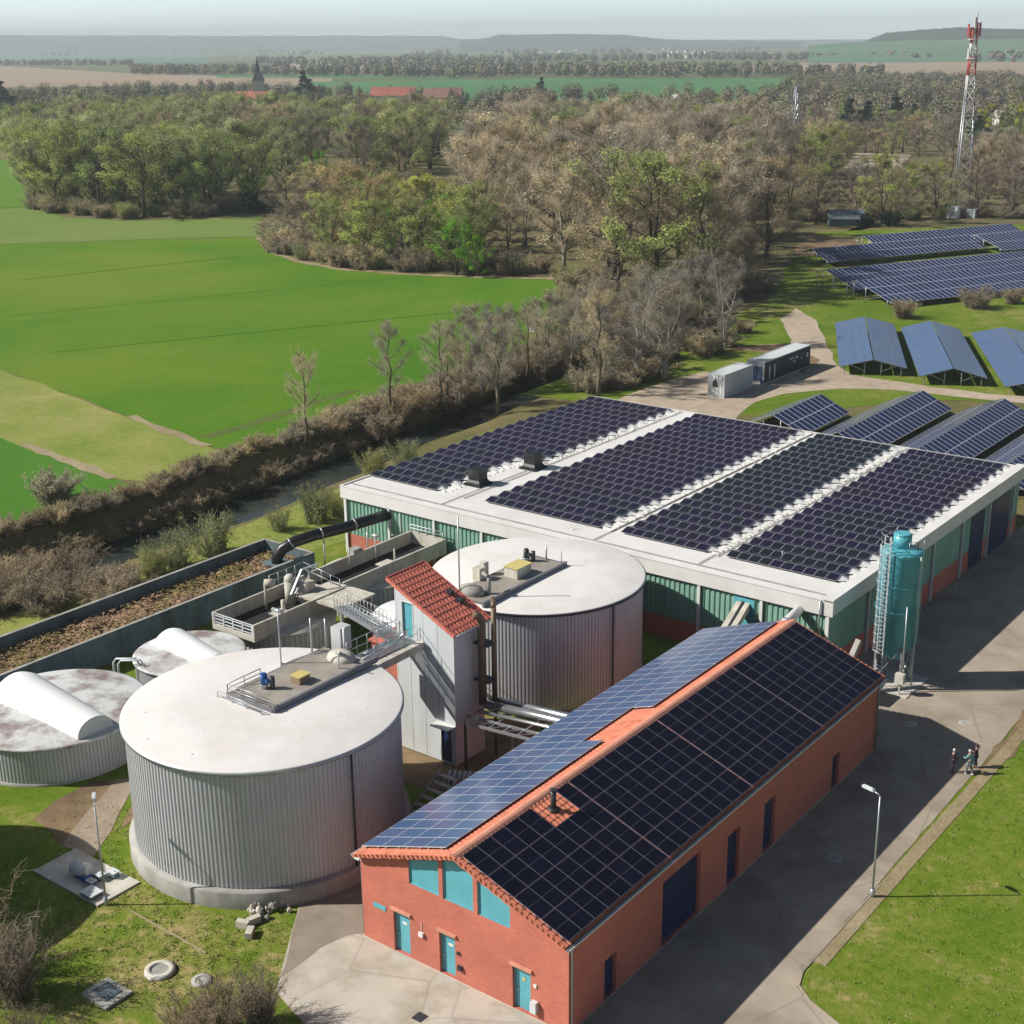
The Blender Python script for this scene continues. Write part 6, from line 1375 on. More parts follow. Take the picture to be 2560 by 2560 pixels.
    if leaves:
        lc = np.array([ends[k_] for k_ in r_.randint(0, len(ends), lumps)])
        n2 = int(leaves * .55); spray(leaves - n2, leaf / 2, leaf / 2 * 1.15, 1, H * .05, .1, 1.0)
        i = r_.randint(0, lumps, n2); c = lc[i] + unit(n2, r_) * (H * .075 * r_.rand(n2) ** .5)[:, None] * np.array([1, 1, .75]); nn_ = unit(n2, r_) * .7 + np.array([0, 0, .7]) + c * np.array([1, 1, 0]) / (np.linalg.norm(c[:, :2], axis=1)[:, None] + .1) * .8; nn_ /= np.linalg.norm(nn_, axis=1)[:, None]
        ax = np.cross(nn_, unit(n2, r_)); ax /= np.linalg.norm(ax, axis=1)[:, None] + 1e-6; o = np.cross(ax, nn_)
        C.append(c); U.append(o * (leaf / 2 * r_.uniform(.7, 1.3, n2))[:, None]); W_.append(ax * (leaf / 2 * r_.uniform(.7, 1.3, n2))[:, None]); mi.append(np.full(n2, 1))
    C, U, W_, mi = np.concatenate(C), np.concatenate(U), np.concatenate(W_), np.concatenate(mi)
    return tb.mesh('trunk_' + kind, bark), quads_mesh('crown_' + kind, C, U, W_, cmat, mi)
def lm_(n, c, **k_): M[n] = leafmat(n, c, **k_)
for n_, c_ in dict(tw_brown=(.34, .275, .215), tw_grey=(.36, .33, .28), tw_pink=(.55, .47, .36), tw_olive=(.34, .35, .20), tw_tan=(.42, .345, .24), tw_pale=(.54, .48, .35), lf_olive=(.36, .43, .14), lf_olive2=(.46, .50, .245), lf_tan=(.46, .365, .21),
        lf_brown=(.36, .295, .215), lf_fresh=(.20, .42, .04), lf_yellow=(.55, .54, .05), lf_ygreen=(.42, .47, .13), lf_pink=(.56, .49, .36), lf_grey=(.37, .34, .27), lf_dark=(.022, .045, .03)).items(): lm_(n_, c_)
PR = {}
def proto(kind, n, **k_): PR[kind] = [tree_proto(kind, 100 + 17 * i + sum(map(ord, kind)), **k_) for i in range(n)]
proto('olive', 3, cw=.40, base=.04, twigs=1800, leaves=5000, leaf=.18, tww=.034, upright=1.0, lumps=34, cmat=('tw_olive', 'lf_olive'), forks=2, limbs=22)
proto('sage', 2, cw=.38, base=.05, twigs=1800, leaves=4500, leaf=.18, tww=.034, upright=1.1, lumps=34, cmat=('tw_olive', 'lf_olive2'), forks=2, limbs=22)
proto('tan', 2, cw=.42, base=.08, twigs=2800, leaves=2000, leaf=.19, tww=.038, cmat=('tw_tan', 'lf_tan'), limbs=20, forks=2)
proto('brown', 3, cw=.34, base=.10, twigs=3600, leaves=800, leaf=.17, tww=.034, cmat=('tw_brown', 'lf_brown'), upright=.7)
proto('grey', 2, cw=.30, base=.14, twigs=3200, leaves=700, leaf=.17, tww=.034, cmat=('tw_grey', 'lf_grey'), upright=.9, bark='bark_lt')
proto('pink', 3, cw=.29, base=.10, twigs=4200, leaves=1000, leaf=.17, tww=.034, cmat=('tw_pink', 'lf_pink'), upright=1.1, bark='bark_lt', forks=2, limbs=20)
proto('fresh', 2, cw=.46, base=.06, twigs=300, leaves=7000, leaf=.20, cmat=('tw_olive', 'lf_fresh'), forks=2, limbs=18)
proto('yellow', 2, cw=.44, base=.10, twigs=800, leaves=5500, leaf=.20, cmat=('tw_olive', 'lf_yellow'), limbs=18, forks=2)
proto('ygreen', 2, cw=.52, base=.08, twigs=1200, leaves=6500, leaf=.19, cmat=('tw_tan', 'lf_ygreen'), limbs=20, forks=3)
proto('conifer', 1, cw=.24, base=.06, twigs=200, leaves=7000, leaf=.34, cmat=('tw_brown', 'lf_dark'), shape=.62, limbs=30, upright=.1)
proto('dead', 2, cw=.42, base=.20, twigs=2600, leaves=300, leaf=.2, tww=.034, cmat=('tw_pink', 'lf_pink'), upright=.8, trunk_r=.42, limbs=15, bark='bark')
# sparse single trees along the river
proto('sparse', 3, cw=.20, base=.24, twigs=2600, leaves=700, leaf=.10, twl=1.0, tww=.022, cmat=('tw_pale', 'lf_tan'), limbs=17, upright=1.2, bark='bark_mid', trunk_r=.20)
proto('pollard', 2, cw=.22, base=.34, twigs=1500, leaves=400, leaf=.10, twl=.9, tww=.022, cmat=('tw_pale', 'lf_tan'), limbs=9, upright=.8, trunk_r=.34)
proto('birch', 2, cw=.20, base=.18, twigs=3600, leaves=900, leaf=.12, twl=1.2, tww=.028, cmat=('tw_grey', 'lf_tan'), limbs=22, upright=1.0, bark='bark_wh', trunk_r=.14, forks=3)
def shrub_proto(kind, seed, H=3, W_=2.6, stems=26, twigs=1500, tww=.03, twl=.9, leaves=0, leaf=.12, cmat=('tw_brown', 'lf_brown'), bark='bark'):
    q = random.Random(seed); r_ = np.random.RandomState(seed); tb = MB(); A, B = [], []
    for i in range(stems):
        a = q.uniform(0, 6.28); l_ = q.uniform(.3, 1) * W_ * .5; h = H * q.uniform(.6, 1.0); p0 = Vector((q.uniform(-.2, .2) * W_, q.uniform(-.2, .2) * W_, -.15)); pm = p0 + Vector((math.cos(a) * l_ * .35, math.sin(a) * l_ * .35, h * .55)); p1 = p0 + Vector((math.cos(a) * l_, math.sin(a) * l_, h))
        tb.tube([p0, pm, p1], [.032, .022, .008], 4, 0, False); A += [p0.lerp(pm, .4), pm]; B += [pm, p1]
    A, B = np.array(A), np.array(B); n = twigs; i = r_.randint(0, len(A), n); f = r_.rand(n)[:, None]; c = A[i] * (1 - f) + B[i] * f + unit(n, r_) * .28 * r_.rand(n)[:, None] * H / 3
    d = B[i] - A[i]; d /= np.linalg.norm(d, axis=1)[:, None]; ax = d * .6 + unit(n, r_) * .6; ax /= np.linalg.norm(ax, axis=1)[:, None]; o = np.cross(ax, unit(n, r_)); o /= np.linalg.norm(o, axis=1)[:, None] + 1e-6
    l_ = twl / 2 * r_.uniform(.5, 1.3, n)[:, None]; C, U, V2, mi = [c], [o * tww / 2], [ax * l_], [np.zeros(n, int)]
    if leaves:
        n = leaves; i = r_.randint(0, len(A), n); f = r_.rand(n)[:, None]; c = A[i] * (1 - f) + B[i] * f + unit(n, r_) * .45 * r_.rand(n)[:, None] * H / 3; ax = unit(n, r_); o = np.cross(ax, unit(n, r_)); o /= np.linalg.norm(o, axis=1)[:, None] + 1e-6
        C.append(c); U.append(o * leaf / 2); V2.append(ax * leaf / 2); mi.append(np.ones(n, int))
    return tb.mesh('stem_' + kind, bark), quads_mesh('twigs_' + kind, np.concatenate(C), np.concatenate(U), np.concatenate(V2), cmat, np.concatenate(mi))
SH = {
 'scrub': [shrub_proto('scrub', s_, 2.2, 3.6, 34, 1500, .030, .8, 350, .13, ('tw_tan', 'lf_grey')) for s_ in (1, 2, 3)],
 'pale': [shrub_proto('pale', s_, 2.0, 3.4, 34, 1500, .030, .75, 350, .13, ('tw_pale', 'lf_tan')) for s_ in (4, 5)],
 'willow': [shrub_proto('willow', s_, 4.2, 4.4, 40, 1600, .026, 1.0, 900, .12, ('tw_olive', 'lf_ygreen'), 'bark') for s_ in (6, 7)],
 'russet': [shrub_proto('russet', s_, 2.6, 4.0, 40, 1700, .027, .9, 300, .12, ('tw_tan', 'lf_brown')) for s_ in (8, 9)],
 'near': [shrub_proto('near', s_, 3.4, 3.4, 42, 2400, .016, .7, 250, .05, ('tw_brown', 'lf_tan')) for s_ in (10, 11)],
 'green': [shrub_proto('green', s_, 2.4, 3.6, 24, 500, .03, .7, 3000, .18, ('tw_olive', 'lf_fresh')) for s_ in (12,)],
 'darkbush': [shrub_proto('darkbush', s_, 3.0, 4.2, 24, 300, .03, .7, 3600, .22, ('tw_brown', 'lf_dark')) for s_ in (13,)],
}
cnt = {}
def put(name, kind, p, h, label, cat, group, table=PR, H=16, wid=1.0, parts=('trunk', 'crown')):
    v_ = table[kind][cnt.get(kind, 0) % len(table[kind])]; cnt[kind] = cnt.get(kind, 0) + 1
    root = bpy.data.objects.new(name, None); COL.objects.link(root); root.location = p; s_ = h / H * 0.98; root.scale = (s_ * wid, s_ * wid, s_); root.rotation_euler = (0, 0, rng.uniform(0, 6.28)); root.empty_display_size = 1
    tag(root, label, cat, group)
    for nm, me in zip(parts, v_): o = bpy.data.objects.new(nm, me); COL.objects.link(o); o.parent = root
    return root
NAME = {'olive': 'willow_tree', 'sage': 'willow_tree', 'tan': 'budding_tree', 'brown': 'bare_tree', 'grey': 'bare_tree', 'pink': 'poplar_tree', 'fresh': 'leafy_tree', 'yellow': 'flowering_tree', 'ygreen': 'willow_tree', 'conifer': 'conifer_tree', 'dead': 'bare_tree', 'sparse': 'bare_tree', 'pollard': 'pollard_tree', 'birch': 'birch_tree'}
LOOK = {'olive': 'olive green budding tree', 'sage': 'sage green budding tree', 'tan': 'tan budding tree', 'brown': 'brown bare tree', 'grey': 'grey bare tree', 'pink': 'pinkish brown bare tree', 'fresh': 'fresh green leafy tree', 'yellow': 'bright yellow tree', 'ygreen': 'yellow-green tree', 'conifer': 'dark green conifer', 'birch': 'white-stemmed birch', 'sparse': 'slender bare tree'}
def tree_px(kind, bx_, by_, ty, label, group=None, wid=1.0):
    """tree from its foot pixel and the pixel row of its top"""
    p = at(bx_, by_); d = fw + rt * ((bx_ - 1280) / FPX) - up * ((ty - 1280) / FPX)
    h = CAMH + d.z * (math.hypot(p.x, p.y) / math.hypot(d.x, d.y))
    return put(NAME[kind], kind, p, h, label, 'tree', group, wid=wid)
# --- singled-out trees
for k_, bx_, by_, ty, wd, lb in (
    ('sparse', 766, 1104, 860, 1.0, 'sparse bare tree with bright limbs at the field edge, leftmost of the riverside row'),
    ('sparse', 976, 1034, 785, 1.1, 'sparse bare tree with a forked dark trunk, second of the riverside row'),
    ('pollard', 1120, 995, 850, 1.0, 'short dark stunted tree, third of the riverside row'),
    ('pollard', 1342, 870, 745, 1.0, 'dark pollarded tree standing by a small white box at the field edge'),
    ('pollard', 1425, 850, 720, 1.0, 'dark pollarded tree right of the white box at the field edge'),
    ('sparse', 1245, 1030, 775, 1.25, 'tall tan budding tree behind the left end of the hall roof'),
    ('sparse', 1495, 990, 690, 1.1, 'tall bare tree with a bent trunk behind the far left hall corner'),
    ('birch', 1660, 950, 660, 1.2, 'white-stemmed birch clump nearest the white container'),
    ('birch', 1590, 955, 690, 1.1, 'white-stemmed birch behind the far hall edge, left of the clump'),
    ('birch', 1812, 870, 640, 1.0, 'slender birch left of the dark container'),
    ('dead', 1540, 700, 310, 1.0, 'tallest bare tree with thick dark limbs in the middle of the copse'),
    ('fresh', 1140, 688, 545, 1.15, 'bright fresh green bush-like tree at the front of the copse'),
    ('fresh', 1195, 692, 585, .9, 'smaller fresh green tree right of the bright one at the copse front'),
    ('fresh', 1065, 655, 500, .8, 'dark fresh green tree behind the copse front by the clearing'),
    ('fresh', 985, 640, 505, .9, 'deep green tree beside the tan crown at the left of the copse'),
    ('tan', 905, 648, 395, 1.0, 'broad tan crowned tree at the left end of the copse'),
    ('brown', 760, 630, 480, 1.5, 'low spreading brown tree with leaning dark limbs at the tip of the copse'),
    ('olive', 830, 655, 490, 1.1, 'low olive tree between the leaning brown tree and the tan crown'),
    ('ygreen', 1790, 690, 520, .8, 'yellow-green bush-like tree before the pink poplars'),
    ('fresh', 795, 510, 375, .7, 'light green tree at the right end of the left wood'),
    ('yellow', 437, 450, 325, .75, 'bright yellow tree sticking out of the left wood'),
    ('ygreen', 90, 420, 275, .7, 'yellowish tree at the top left of the left wood'),
    ('ygreen', 2205, 560, 385, 1.0, 'broad yellow-green willow behind the solar arrays, left one'),
    ('ygreen', 2340, 545, 395, .9, 'broad yellow-green willow behind the solar arrays, beside the mast'),
    ('yellow', 2480, 350, 250, .9, 'yellow willow right of the mast, left of two'),
    ('yellow', 2545, 350, 255, .9, 'yellow willow right of the mast, at the photo edge'),
    ('conifer', 2120, 345, 250, 1.5, 'dark conifer right of the pylon, first of four'),
    ('conifer', 2160, 345, 255, 1.6, 'dark conifer right of the pylon, second of four'),
    ('conifer', 2235, 338, 245, 1.9, 'widest dark conifer right of the pylon'),
    ('conifer', 2285, 338, 262, 1.4, 'smallest dark conifer right of the pylon'),
    ('conifer', 2445, 350, 290, 2.2, 'dark evergreen right of the radio mast at the field corner'),
    ('conifer', 10, 285, 205, 1.8, 'dark evergreen at the left photo edge'),
    ('conifer', 765, 262, 180, 1.5, 'dark pointed tree right of the church'),
    ('conifer', 1352, 252, 195, 1.3, 'dark pointed tree before the far green field'),
    ('brown', 2440, 540, 410, 1.1, 'bare brown tree just right of the mast foot'),
    ('brown', 2530, 545, 400, 1.2, 'bare brown tree at the right edge beyond the mast'),
    ('brown', 2040, 560, 430, 1.1, 'bare tree with crooked dark limbs before the low shed'),
):
    tree_px(k_, bx_, by_, ty, lb, None, wd)
# --- woods filled with individual trees
def inside(p, poly):
    c = False; n = len(poly)
    for i in range(n):
        (x0, y0), (x1, y1) = poly[i], poly[(i + 1) % n]
        if (y0 > p[1]) != (y1 > p[1]) and p[0] < (x1 - x0) * (p[1] - y0) / (y1 - y0) + x0: c = not c
    return c
taken = [o.location.xy.copy() for o in S.objects if o.get('category') == 'tree']
def fill(poly, n, gap, kinds, hh, where, group, seed):
    q = random.Random(seed); got = 0; xs_, ys_ = [p[0] for p in poly], [p[1] for p in poly]
    g_ = [at(*p).xy for p in poly]; gx, gy = [p.x for p in g_], [p.y for p in g_]; gp = [tuple(p) for p in g_]; tries = 0
    while got < n and tries < 20000:
        tries += 1; p = Vector((q.uniform(min(gx), max(gx)), q.uniform(min(gy), max(gy))))
        if not inside(p, gp) or any((p - t_).length < gap for t_ in taken): continue
        v_ = Vector((p.x, p.y, -CAMH)); zc = v_.dot(fw); X_, Y_ = 1280 + FPX * v_.dot(rt) / zc, 1280 - FPX * v_.dot(up) / zc
        if abs(X_ - 1985) < 32 and Y_ < 480 and Y_ - hh[1] * FPX * .95 / zc < 322: continue
        taken.append(p); got += 1; r_ = q.random() * sum(w_ for _, w_ in kinds)
        for k_, w_ in kinds:
            r_ -= w_
            if r_ <= 0: break
        h = q.uniform(*hh) * (1.12 if k_ == 'pink' else 1)
        put(NAME[k_], k_, (p.x, p.y, 0), h, f'{LOOK[k_]} {where}', 'tree', f'{LOOK[k_]}s {where}', wid=q.uniform(1.0, 1.35))
    return got
n0 = 0
n0 += fill([(60, 480), (90, 525), (150, 532), (300, 546), (480, 540), (660, 526), (690, 500), (430, 478), (100, 462)], 34, 6.0, [('olive', 5), ('sage', 5)], (18, 24), 'along the front edge of the left wood', 0, 1)
n0 += fill([(30, 370), (60, 470), (430, 480), (700, 500), (820, 470), (960, 445), (960, 370), (800, 350), (400, 345)], 62, 8.5, [('olive', 5), ('sage', 5), ('brown', 1.6), ('tan', .7)], (18, 23), 'deep in the left wood', 0, 2)
n0 += fill([(690, 560), (760, 640), (980, 674), (1290, 684), (1330, 640), (1000, 560), (860, 580), (740, 520)], 24, 6.0, [('olive', 4), ('brown', 3), ('tan', 4), ('ygreen', 1.5)], (9, 16), 'in the front of the copse', 0, 3)
n0 += fill([(1170, 600), (1290, 684), (1480, 715), (1560, 800), (1700, 780), (1900, 690), (1980, 600), (1990, 520), (1700, 430), (1300, 430), (1180, 520)], 66, 7.6, [('pink', 9), ('brown', 2.5), ('tan', 2.5), ('olive', 1.0)], (17, 25), 'in the middle copse behind the green field', 0, 4)
n0 += fill([(1270, 420), (1700, 420), (1990, 470), (2040, 540), (2120, 470), (2060, 400), (1800, 350), (1300, 345)], 52, 9, [('pink', 4), ('brown', 4), ('olive', 3.4), ('ygreen', .8)], (14, 20), 'behind the middle copse', 0, 5)
n0 += fill([(890, 490), (1000, 476), (1090, 455), (1110, 350), (930, 345)], 36, 5.5, [('olive', 4), ('brown', 3), ('sage', 3), ('tan', 1)], (16, 23), 'between the left wood and the clearing', 0, 11)
n0 += fill([(1280, 345), (1240, 400), (1420, 405), (1500, 350), (1420, 320)], 20, 7, [('ygreen', 4), ('olive', 4)], (12, 17), 'beyond the glade in the middle distance', 0, 6)
n0 += fill([(2040, 552), (2390, 548), (2380, 510), (2100, 500)], 12, 7, [('brown', 4), ('tan', 2), ('grey', 2)], (8, 14), 'on the strip behind the far solar arrays', 0, 7)
n0 += fill([(2410, 545), (2640, 545), (2640, 410), (2420, 420)], 26, 7.5, [('brown', 4), ('pink', 2), ('tan', 2)], (11, 17), 'right of the radio mast foot', 0, 8)
n0 += fill([(2060, 470), (2100, 395), (2380, 400), (2390, 340), (1990, 330), (1900, 345)], 56, 9.5, [('brown', 5), ('tan', 2), ('olive', 2), ('pink', 1.5)], (9, 13), 'between the pylon and the radio mast', 0, 9)
n0 += fill([(1480, 985), (1560, 950), (1640, 905), (1840, 780), (1890, 730), (1870, 695), (1700, 800), (1500, 830), (1400, 930)], 24, 4.2, [('grey', 6), ('brown', 3), ('birch', 2)], (6.5, 11.5), 'between the far hall edge and the green field', 0, 10)
n0 += fill([(1080, 1010), (1330, 895), (1470, 850), (1540, 870), (1400, 950), (1200, 1030)], 18, 2.6, [('sparse', 3), ('birch', 2), ('grey', 1)], (6.5, 12), 'in the thicket row between the hall and the wheat field', 0, 12)
# --- scrub along the river bank: each shrub a thing
def shrub(kind, p, h, label, group, wid=1.0):
    Hs = {'scrub': 2.2, 'pale': 2.0, 'willow': 4.2, 'russet': 2.6, 'near': 3.4, 'green': 2.4, 'darkbush': 3.0}[kind]
    return put('shrub', kind, p, h, label, 'shrub', group, SH, Hs, wid, ('stem', 'twigs'))
q = random.Random(21)
y = 46
while y < 196:
    k_ = 'pale' if q.random() < .55 else 'scrub'
    shrub(k_, (bank(y) + q.uniform(-1.2, .6), y, -.2), q.uniform(1.2, 2.2), 'greyish pink dry shrub along the top of the river bank' if k_ == 'pale' else 'brown dry shrub along the top of the river bank', 'pale dry shrubs on the bank top' if k_ == 'pale' else 'brown dry shrubs on the bank top', q.uniform(.9, 1.3))
    y += q.uniform(1.3, 2.2)
y = 44
while y < 150:
    shrub('scrub', (bank(y) + q.uniform(1.5, 3.4), y, -2.6), q.uniform(1.5, 2.6), 'brown scrub hanging over the dark water on the far bank', 'scrub on the far bank slope', q.uniform(.9, 1.4)); y += q.uniform(2.2, 4.0)
y = 112
while y < 176:
    shrub('russet', (bank(y) + q.uniform(-2, 6), y, -1.2), q.uniform(2.4, 4.2), 'russet thicket bush along the river behind the hall', 'russet thicket along the river', 1.1); y += q.uniform(1.6, 2.8)
for i in range(26):
    p = at(q.uniform(-60, 330), q.uniform(1430, 1535)); p.x = max(p.x, bank(p.y) + 12.5); p.x = min(p.x, -87.5)
    shrub('russet', (p.x, p.y, -.5), q.uniform(2.0, 3.2), 'russet dry bush between the river and the wood chip bed', 'russet bushes below the wood chip bed', 1.1)
for x_, y_, h, lb in ((440, 1420, 4.2, 'olive yellow willow bush left of the water gap, larger one'), (380, 1440, 3.6, 'olive yellow willow bush nearest the russet bushes'), (530, 1385, 4.6, 'tall olive yellow willow bush beside the far end of the chip bed'), (790, 1305, 4.4, 'olive willow bush in front of the left hall corner'), (850, 1290, 3.2, 'small olive willow bush touching the left hall corner'), (940, 1190, 3.8, 'olive willow bush behind the front left hall roof corner'), (1010, 1165, 3.6, 'olive willow bush along the left hall roof edge'), (700, 1325, 3.0, 'low olive willow bush by the river water before the air duct')):
    p = at(x_, y_); shrub('willow', (p.x, p.y, -.6), h, lb, 'willow bushes on the near bank', .9)
for x_, y_, h, k_, lb in ((560, 2590, 3.2, 'near', 'bare brown bush at the bottom edge left of the forecourt, left one'), (650, 2570, 3.0, 'near', 'bare brown bush at the bottom edge, touching the forecourt corner'), (480, 2620, 3.0, 'near', 'bare brown bush at the bottom edge below the well ring'), (20, 2500, 4.2, 'near', 'bare grey bush at the lower left corner in the round shadow'), (-60, 2440, 4.6, 'near', 'bare grey bush cut by the left photo edge'), (60, 2640, 2.6, 'near', 'russet bare bush at the bottom left corner'), (170, 2660, 2.4, 'near', 'russet bare bush at the bottom edge below the square shaft slab')):
    p = at(x_, y_); shrub(k_, (p.x, p.y, 0), h, lb, None, 1.0)
for x_, y_, h, k_, wd, lb in ((640, 532, 5.5, 'darkbush', 1.4, 'dark round bush in front of the left wood'), (2255, 795, 3.4, 'russet', 1.0, 'brown bush between the far arrays and the tent arrays'), (2440, 770, 3.6, 'russet', 1.3, 'brown bush in front of the dark shadow of the nearest far array'), (2530, 760, 3.0, 'russet', 1.0, 'brown bush at the right edge below the far arrays'), (130, 1255, 3.4, 'pale', .9, 'upright pale bare bush on the bank at the left'), (900, 672, 3.0, 'russet', 1.4, 'low russet bush at the dry margin of the copse'), (1010, 678, 2.6, 'russet', 1.4, 'low russet bush beside the bright green tree'), (2230, 565, 3.6, 'darkbush', 1.2, 'dark evergreen bush before the grey-blue shed'), (2160, 565, 3.2, 'darkbush', 1.6, 'long dark bush before the grey-blue shed')):
    p = at(x_, y_); shrub(k_, p, h, lb, None, wd)
q = random.Random(33)
def edge(line, n, kinds, hh, lab, grp, off=(-1.5, 5)):
    P = [at(*a_) for a_ in line]
    for i in range(n):
        f = (i + q.random()) / n * (len(P) - 1); j = min(int(f), len(P) - 2); c = P[j].lerp(P[j + 1], f - j); d = (P[j + 1] - P[j]).normalized(); nn_ = Vector((-d.y, d.x, 0)); c = c + nn_ * q.uniform(*off)
        k_ = q.choice(kinds); shrub(k_, (c.x, c.y, 0), q.uniform(*hh), {'russet': 'russet', 'scrub': 'brown', 'willow': 'olive', 'green': 'fresh green', 'pale': 'pale grey'}[k_] + ' undergrowth bush ' + lab, {'russet': 'russet', 'scrub': 'brown', 'willow': 'olive', 'green': 'fresh green', 'pale': 'pale grey'}[k_] + ' bushes ' + grp, q.uniform(1.0, 1.5))
edge([(662, 588), (690, 630), (760, 650), (840, 666), (980, 678), (1200, 688), (1370, 690)], 34, ['russet', 'scrub', 'pale', 'willow', 'scrub'], (2.6, 5.0), 'at the copse edge by the green field', 'at the copse edge')
edge([(80, 520), (150, 536), (300, 548), (480, 543), (660, 528)], 26, ['willow', 'scrub', 'scrub', 'willow'], (2.6, 5.0), 'at the foot of the left wood', 'at the foot of the left wood')
edge([(1400, 700), (1500, 760), (1580, 830), (1700, 800), (1880, 720)], 26, ['russet', 'scrub', 'pale', 'willow'], (2.4, 4.5), 'between the copse and the solar arrays', 'between copse and arrays', (-6, 6))
edge([(1480, 985), (1560, 958), (1660, 925), (1760, 880), (1850, 830)], 24, ['scrub', 'pale', 'scrub'], (1.6, 3.2), 'behind the far edge of the hall', 'behind the hall', (-2, 5))
edge([(2010, 556), (2120, 552), (2260, 550), (2390, 546), (2560, 548)], 18, ['scrub', 'russet', 'willow'], (2.4, 4.0), 'behind the farthest solar array', 'behind the farthest array')
# --- far woods that read as one mass
M['farwood'] = bpy.data.materials.new('far_wood'); t, b, k = nodes(M['farwood'])
at_ = t.nodes.new('ShaderNodeAttribute'); at_.attribute_name = 'tint'; k.new(at_.outputs['Color'], b.inputs['Base Color']); b.inputs['Roughness'].default_value = .9; b.inputs['Specular IOR Level'].default_value = .05
def far_wood(name, regions, seed, label):
    r_ = np.random.RandomState(seed); q = random.Random(seed); C, U, V2, T = [], [], [], []
    cols = [(.21, .17, .13), (.22, .185, .15), (.19, .165, .115), (.175, .19, .09), (.25, .20, .15), (.14, .15, .11), (.235, .23, .10)]
    keep = [(205, 300, 26), (292, 285, 24), (650, 262, 20), (632, 268, 26), (985, 268, 46), (1095, 272, 28), (1985, 345, 26), (1690, 262, 18), (1820, 285, 26)]
    for poly, n, h0, h1, per, ls in regions:
        g_ = [tuple(at(*p).xy) for p in poly]; gx, gy = [p[0] for p in g_], [p[1] for p in g_]; got = 0; tr = 0
        while got < n and tr < 60000:
            tr += 1; p = (q.uniform(min(gx), max(gx)), q.uniform(min(gy), max(gy)))
            if ls > 2 and got:
                if tr % 9: lx_ += q.uniform(8, 26); p = (p0_[0] + ct * lx_ + q.uniform(-8, 8), p0_[1] + st * lx_ + q.uniform(-8, 8))
                else: p0_, lx_ = p, 0
            else: p0_, lx_ = p, 0
            if not inside(p, g_): continue
            v_ = Vector((p[0], p[1], -CAMH)); zc = v_.dot(fw); X_, Y_ = 1280 + FPX * v_.dot(rt) / zc, 1280 - FPX * v_.dot(up) / zc
            if any(abs(X_ - a_) < w__ and Y_ > b_ - 4 and Y_ < b_ + 42 for a_, b_, w__ in keep): continue
            got += 1; h = q.uniform(h0, h1); w_ = h * q.uniform(.3, .48); c = unit(per, r_) * (r_.rand(per) ** .4)[:, None] * np.array([w_, w_, h * .46]) + np.array([p[0], p[1], h * .54])
            nn_ = (c - np.array([p[0], p[1], h * .45])) / np.array([w_, w_, h * .46]) + unit(per, r_) * .45; nn_ /= np.linalg.norm(nn_, axis=1)[:, None] + 1e-6; ax = np.cross(nn_, unit(per, r_)); ax /= np.linalg.norm(ax, axis=1)[:, None] + 1e-6; o = np.cross(ax, nn_); s_ = ls * r_.uniform(.6, 1.3, per)[:, None]
            C.append(c); U.append(o * s_ * .5); V2.append(ax * s_ * .8); T.append(np.tile(np.array(q.choice(cols)) * q.uniform(.75, 1.2), (per, 1)))
    C, U, V2, T = map(np.concatenate, (C, U, V2, T)); me = quads_mesh(name, C, U, V2, ['farwood'], np.zeros(len(C), int))
    a_ = me.attributes.new('tint', 'FLOAT_COLOR', 'FACE'); a_.data.foreach_set('color', np.concatenate([T, np.ones((len(T), 1))], 1).ravel().astype(np.float32))
    o = bpy.data.objects.new(name, me); COL.objects.link(o); o['kind'] = 'stuff'; return o
far_wood('village_wood', [([(-200, 345), (400, 340), (960, 345), (1280, 345), (1500, 318), (1320, 262), (1000, 258), (800, 240), (560, 232), (330, 236), (100, 246), (-200, 250)], 430, 9, 15, 300, .55),
    ([(1250, 256), (1480, 252), (1600, 262), (1900, 250), (2560, 244), (2700, 212), (1980, 206), (1940, 246), (1500, 262), (1250, 268)], 260, 9, 15, 260, .62),
    ([(1500, 318), (1900, 338), (2400, 330), (2700, 330), (2700, 222), (1950, 252), (1560, 272)], 420, 9, 15, 300, .55)], 3, '')
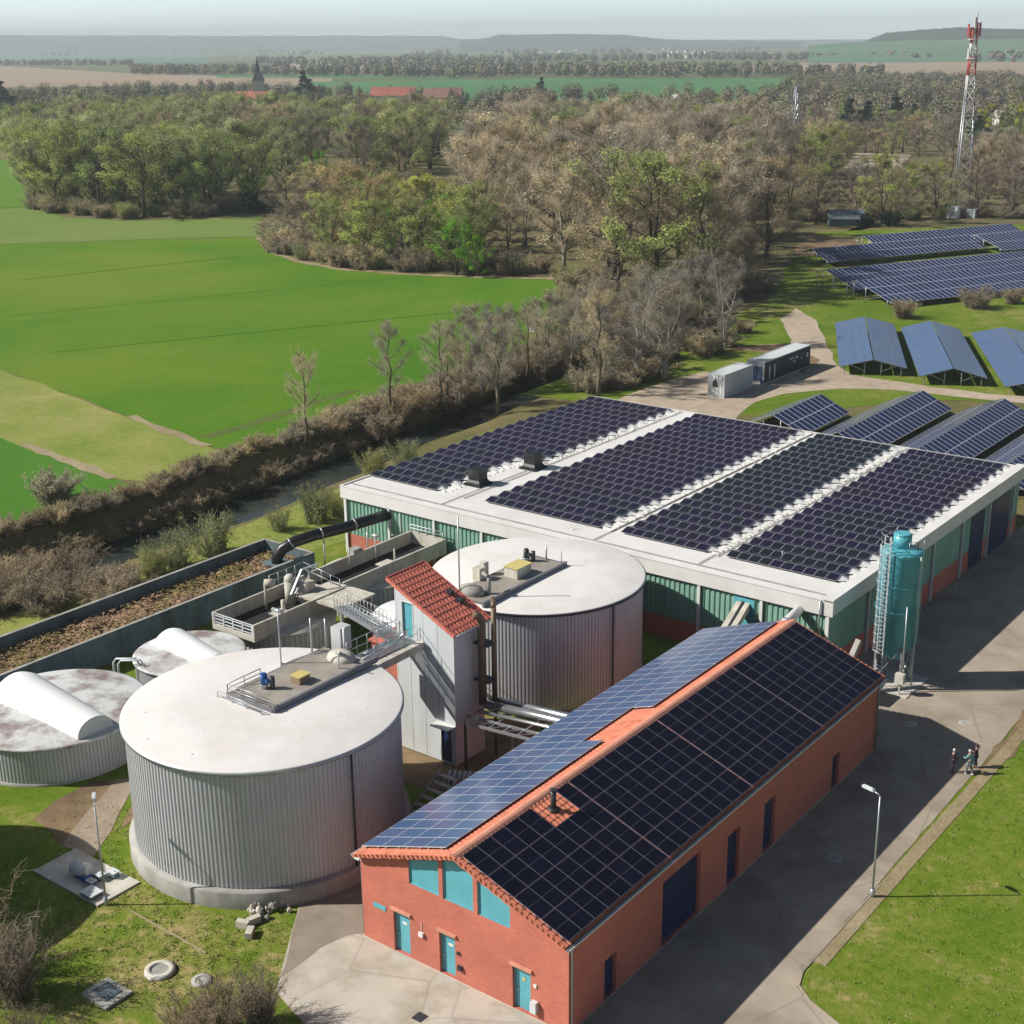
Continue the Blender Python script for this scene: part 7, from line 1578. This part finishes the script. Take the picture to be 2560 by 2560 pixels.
far_wood('far_hedges', [([(330, 188), (640, 190), (1100, 196), (1250, 198), (1250, 190), (640, 183), (330, 180)], 260, 12, 17, 130, 1.4),
    ([(1040, 190), (1500, 196), (1980, 197), (2200, 200), (2200, 190), (1500, 182), (1150, 172), (1040, 180)], 330, 12, 18, 130, 1.4),
    ([(640, 170), (1060, 172), (1040, 160), (640, 158)], 120, 14, 20, 50, 3),
    ([(1020, 165), (2100, 152), (2560, 150), (2560, 146), (2000, 144), (1000, 150)], 260, 12, 18, 90, 2.2),
    ([(-100, 166), (330, 166), (330, 163), (-100, 163)], 60, 12, 16, 50, 3),
    ([(60, 150), (800, 150), (1200, 140), (1900, 140), (1900, 118), (1100, 116), (500, 112), (60, 118)], 380, 10, 20, 60, 4),
    ([(2150, 150), (2560, 160), (2560, 142), (2200, 142)], 60, 12, 20, 50, 3.4)], 4, '')
print('TREES', n0, 'objects', len(S.objects))

# tufts of longer grass and dry stalks in the lawns
def tufts(name, poly, n, seed, mats):
    r_ = np.random.RandomState(seed); q = random.Random(seed); gx, gy = [a[0] for a in poly], [a[1] for a in poly]; P = []
    while len(P) < n:
        x, y = q.uniform(min(gx), max(gx)), q.uniform(min(gy), max(gy))
        if inside((x, y), poly): P.append((x, y))
    P = np.array(P); k_ = 9; B = np.repeat(P, k_, 0) + r_.normal(size=(n * k_, 2)) * .10; N_ = len(B); h = np.repeat(r_.uniform(.025, .075, n), k_) * r_.uniform(.6, 1.2, N_)
    ax = np.stack([r_.normal(size=N_) * .45, r_.normal(size=N_) * .45, np.ones(N_)], 1); ax /= np.linalg.norm(ax, axis=1)[:, None]; o = np.cross(ax, unit(N_, r_)); o /= np.linalg.norm(o, axis=1)[:, None]
    C = np.concatenate([B, (h * .5)[:, None]], 1); me = quads_mesh(name, C, o * .024, ax * (h * .5)[:, None], mats, np.repeat(r_.randint(0, len(mats), n), k_))
    o_ = bpy.data.objects.new(name, me); COL.objects.link(o_); o_['kind'] = 'stuff'
M['blade_green'] = mat('blade_green', (.22, .33, .04), .8, .3, 2); M['blade_dry'] = mat('blade_dry', (.48, .42, .20), .8, .25, 2); 
tufts('grass_tufts', [(-23.6, 52), (-12, 48), (2, 60), (-6, 92), (-22.5, 90), (-23.7, 76)], 4200, 1, ['blade_green', 'blade_dry', 'blade_green', 'blade_green'])
tufts('grass_tufts', [(-66, 43), (-61, 33), (-50, 29), (-42.8, 37), (-47.2, 43), (-47.5, 41), (-50, 39.4), (-54, 39.3), (-58, 40), (-60.5, 44)], 2600, 2, ['blade_green', 'blade_green', 'blade_green', 'blade_dry'])
tufts('grass_tufts', [(-96, 60), (-85.8, 60), (-85.8, 77), (-84, 83), (-84, 121), (-95, 121)], 2400, 3, ['blade_green', 'blade_dry', 'blade_dry'])
